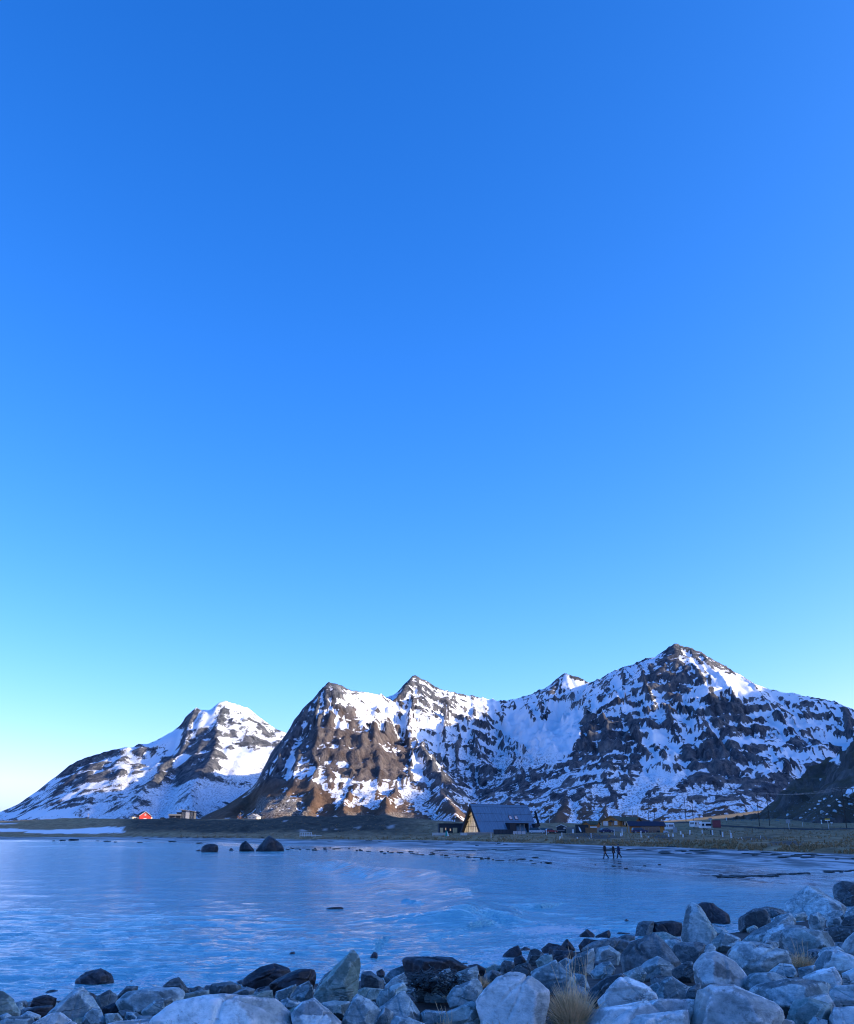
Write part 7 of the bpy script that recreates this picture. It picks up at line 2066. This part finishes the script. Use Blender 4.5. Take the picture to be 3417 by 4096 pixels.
# ------------------------------------------------------------------ dune grass along the edge of the beach and over the dunes
rs = np.random.RandomState(77)
vs_ = []; fs_ = []
def scatter(n, slo, shi, ulo, uhi, hmin, hmax):
    k = 0; tries = 0
    while k < n and tries < 12:
        tries += 1
        m = n * 2
        ub = rs.uniform(ulo, uhi, m); y = 1.0 / rs.uniform(1.0 / 620, 1.0 / 95, m)
        x = (ub - CX) / F * CP * y
        z, s, u2, dn, isb = land(x, y, True)
        ok = (s > slo) & (s < shi) & (~isb) & (fbm(x / 6, y / 6, 3, 301) > -0.05)
        for xx, yy, zz in zip(x[ok], y[ok], z[ok]):
            if k >= n: break
            h = rs.uniform(hmin, hmax); k += 1
            for b in range(3):
                a = rs.uniform(0, 6.28); w = 0.09 + 0.0004 * yy
                dx, dy = math.cos(a) * w, math.sin(a) * w
                lx, ly = rs.normal(0, 0.22 * h), rs.normal(0, 0.22 * h)
                i0 = len(vs_)
                vs_.extend([(xx - dx, yy - dy, zz - 0.05), (xx + dx, yy + dy, zz - 0.05), (xx + lx + dx * 0.3, yy + ly, zz + h)])
                fs_.append((i0, i0 + 1, i0 + 2))
scatter(3600, 3.02, 3.9, 700, 3500, 0.15, 0.42)
scatter(2600, 3.9, 6.9, 450, 3500, 0.12, 0.36)
dg_ = MB(); dg_.v = vs_; dg_.f = fs_
me = bpy.data.meshes.new('dune_grass'); me.from_pydata(vs_, [], fs_)
o = link_mesh('dune_grass', me, M_STRAWD); tag(o, 'rough dry dune grass along the beach edge and meadow', 'grass', kind='stuff')

# ------------------------------------------------------------------ fallen rocks on the hillside
rnd = random.Random(21)
SCR = ('pale fallen rock on the dark hillside below the cliff', 'fallen rocks on the hillside')
src = []
for sd_ in range(5):
    rr = np.random.RandomState(700 + sd_); planes = []
    for i in range(10):
        n = rr.normal(size=3); n /= np.linalg.norm(n); planes.append((n, 0.5 * (0.65 + 0.35 * rr.rand())))
    for ax in range(3):
        for sg in (-1.0, 1.0):
            n = np.zeros(3); n[ax] = sg; planes.append((n, 0.55))
    m_ = rock_mesh('fallen_rock', planes, 0.9, 2, 700 + sd_, 30, 0.05); m_.materials.append(ROCK_P if sd_ < 3 else ROCK_M); src.append(m_)
def hill_za(x, y):
    i = np.clip(np.searchsorted(xs_h, x) - 1, 0, len(xs_h) - 2); j = np.clip(np.searchsorted(ys_h, y) - 1, 0, len(ys_h) - 2)
    return np.maximum(Hh[j, i], land(x, y))
_DH = np.arange(380.0, 700.0, 1.2)
def hill_hit(u, v):
    r = ray(u, v)
    b = CAMZ + r[2] * _DH <= hill_za(r[0] * _DH, _DH)
    if not b.any(): return None
    D = float(_DH[int(np.argmax(b))])
    return r[0] * D, D
big = [(3283, 3216, 16), (3300, 3205, 14), (3275, 3225, 12), (3320, 3232, 14), (3395, 3205, 16), (3400, 3225, 14), (3340, 3250, 20), (3365, 3240, 16), (3360, 3225, 12), (3153, 3263, 16), (3207, 3281, 14), (3290, 3258, 18), (3380, 3190, 12), (3410, 3240, 14), (3330, 3190, 12),
       (3262, 3238, 10), (3310, 3262, 12), (3240, 3240, 9), (3350, 3205, 10), (3225, 3255, 9)]
for (u, v, w) in big:
    h = hill_hit(u, v)
    if not h: continue
    o = bpy.data.objects.new('fallen_rock', rnd.choice(src)); COL.objects.link(o)
    o.location = (h[0], h[1], hill_z(*h) + 0.2); s = w * mpx(h[1]); o.scale = (s, s * 0.9, s * 0.75); o.rotation_euler = (rnd.uniform(-0.4, 0.4), rnd.uniform(-0.4, 0.4), rnd.uniform(0, 6))
    tag(o, SCR[0], 'rock', SCR[1])
vs_ = []; fs_ = []
d_, f_ = ico(1)
for i in range(330):
    u = rnd.uniform(2900, 3430); lo = np.interp(u, [2900, 3100, 3250, 3430], [3275, 3240, 3200, 3150]); v = rnd.uniform(lo, 3285)
    h = hill_hit(u, v)
    if not h: continue
    s = rnd.uniform(0.2, 0.6); n0 = len(vs_); z = hill_z(*h)
    q = d_ * (s * (0.6 + 0.5 * np.random.RandomState(i).rand(len(d_), 1))) * np.array([1, 1, 0.7]) + np.array([h[0], h[1], z + 0.1])
    vs_ += [tuple(x) for x in q]; fs_ += [tuple(int(n0 + k) for k in f) for f in f_]
me = bpy.data.meshes.new('scree'); me.from_pydata(vs_, [], fs_)
o = link_mesh('scree', me, ROCK_K); tag(o, 'scatter of small broken stones over the hillside foot', 'scree', kind='stuff')
# bare bush by the white house
p = at(958, 3277, 895)
BU = empty('bare_bush', p); tag(BU, 'bare reddish-brown bush beside the small white house', 'bush')
M_TWIG = plain('reddish_twigs', (0.34, 0.16, 0.08), 0.9)
rr = random.Random(9)
stem = MB(); tw = MB()
for i in range(9):
    a = rr.uniform(0, 6.28); b = Vector((math.cos(a) * 0.8, math.sin(a) * 0.5, -0.5)); e = Vector((math.cos(a) * rr.uniform(1, 2.2), math.sin(a) * 1.2, rr.uniform(2.2, 3.8)))
    stem.tube([b, b.lerp(e, 0.5), e], [0.10, 0.07, 0.03], 5)
    for k in range(14):
        f = rr.uniform(0.35, 1.0); q = b.lerp(e, f); w = q + Vector((rr.gauss(0, 0.7), rr.gauss(0, 0.5), rr.uniform(0.1, 0.9)))
        tw.tube([q, w], [0.035, 0.012], 4)
stem.build('stems', M_TWIG, BU); tw.build('twigs', M_TWIG, BU)
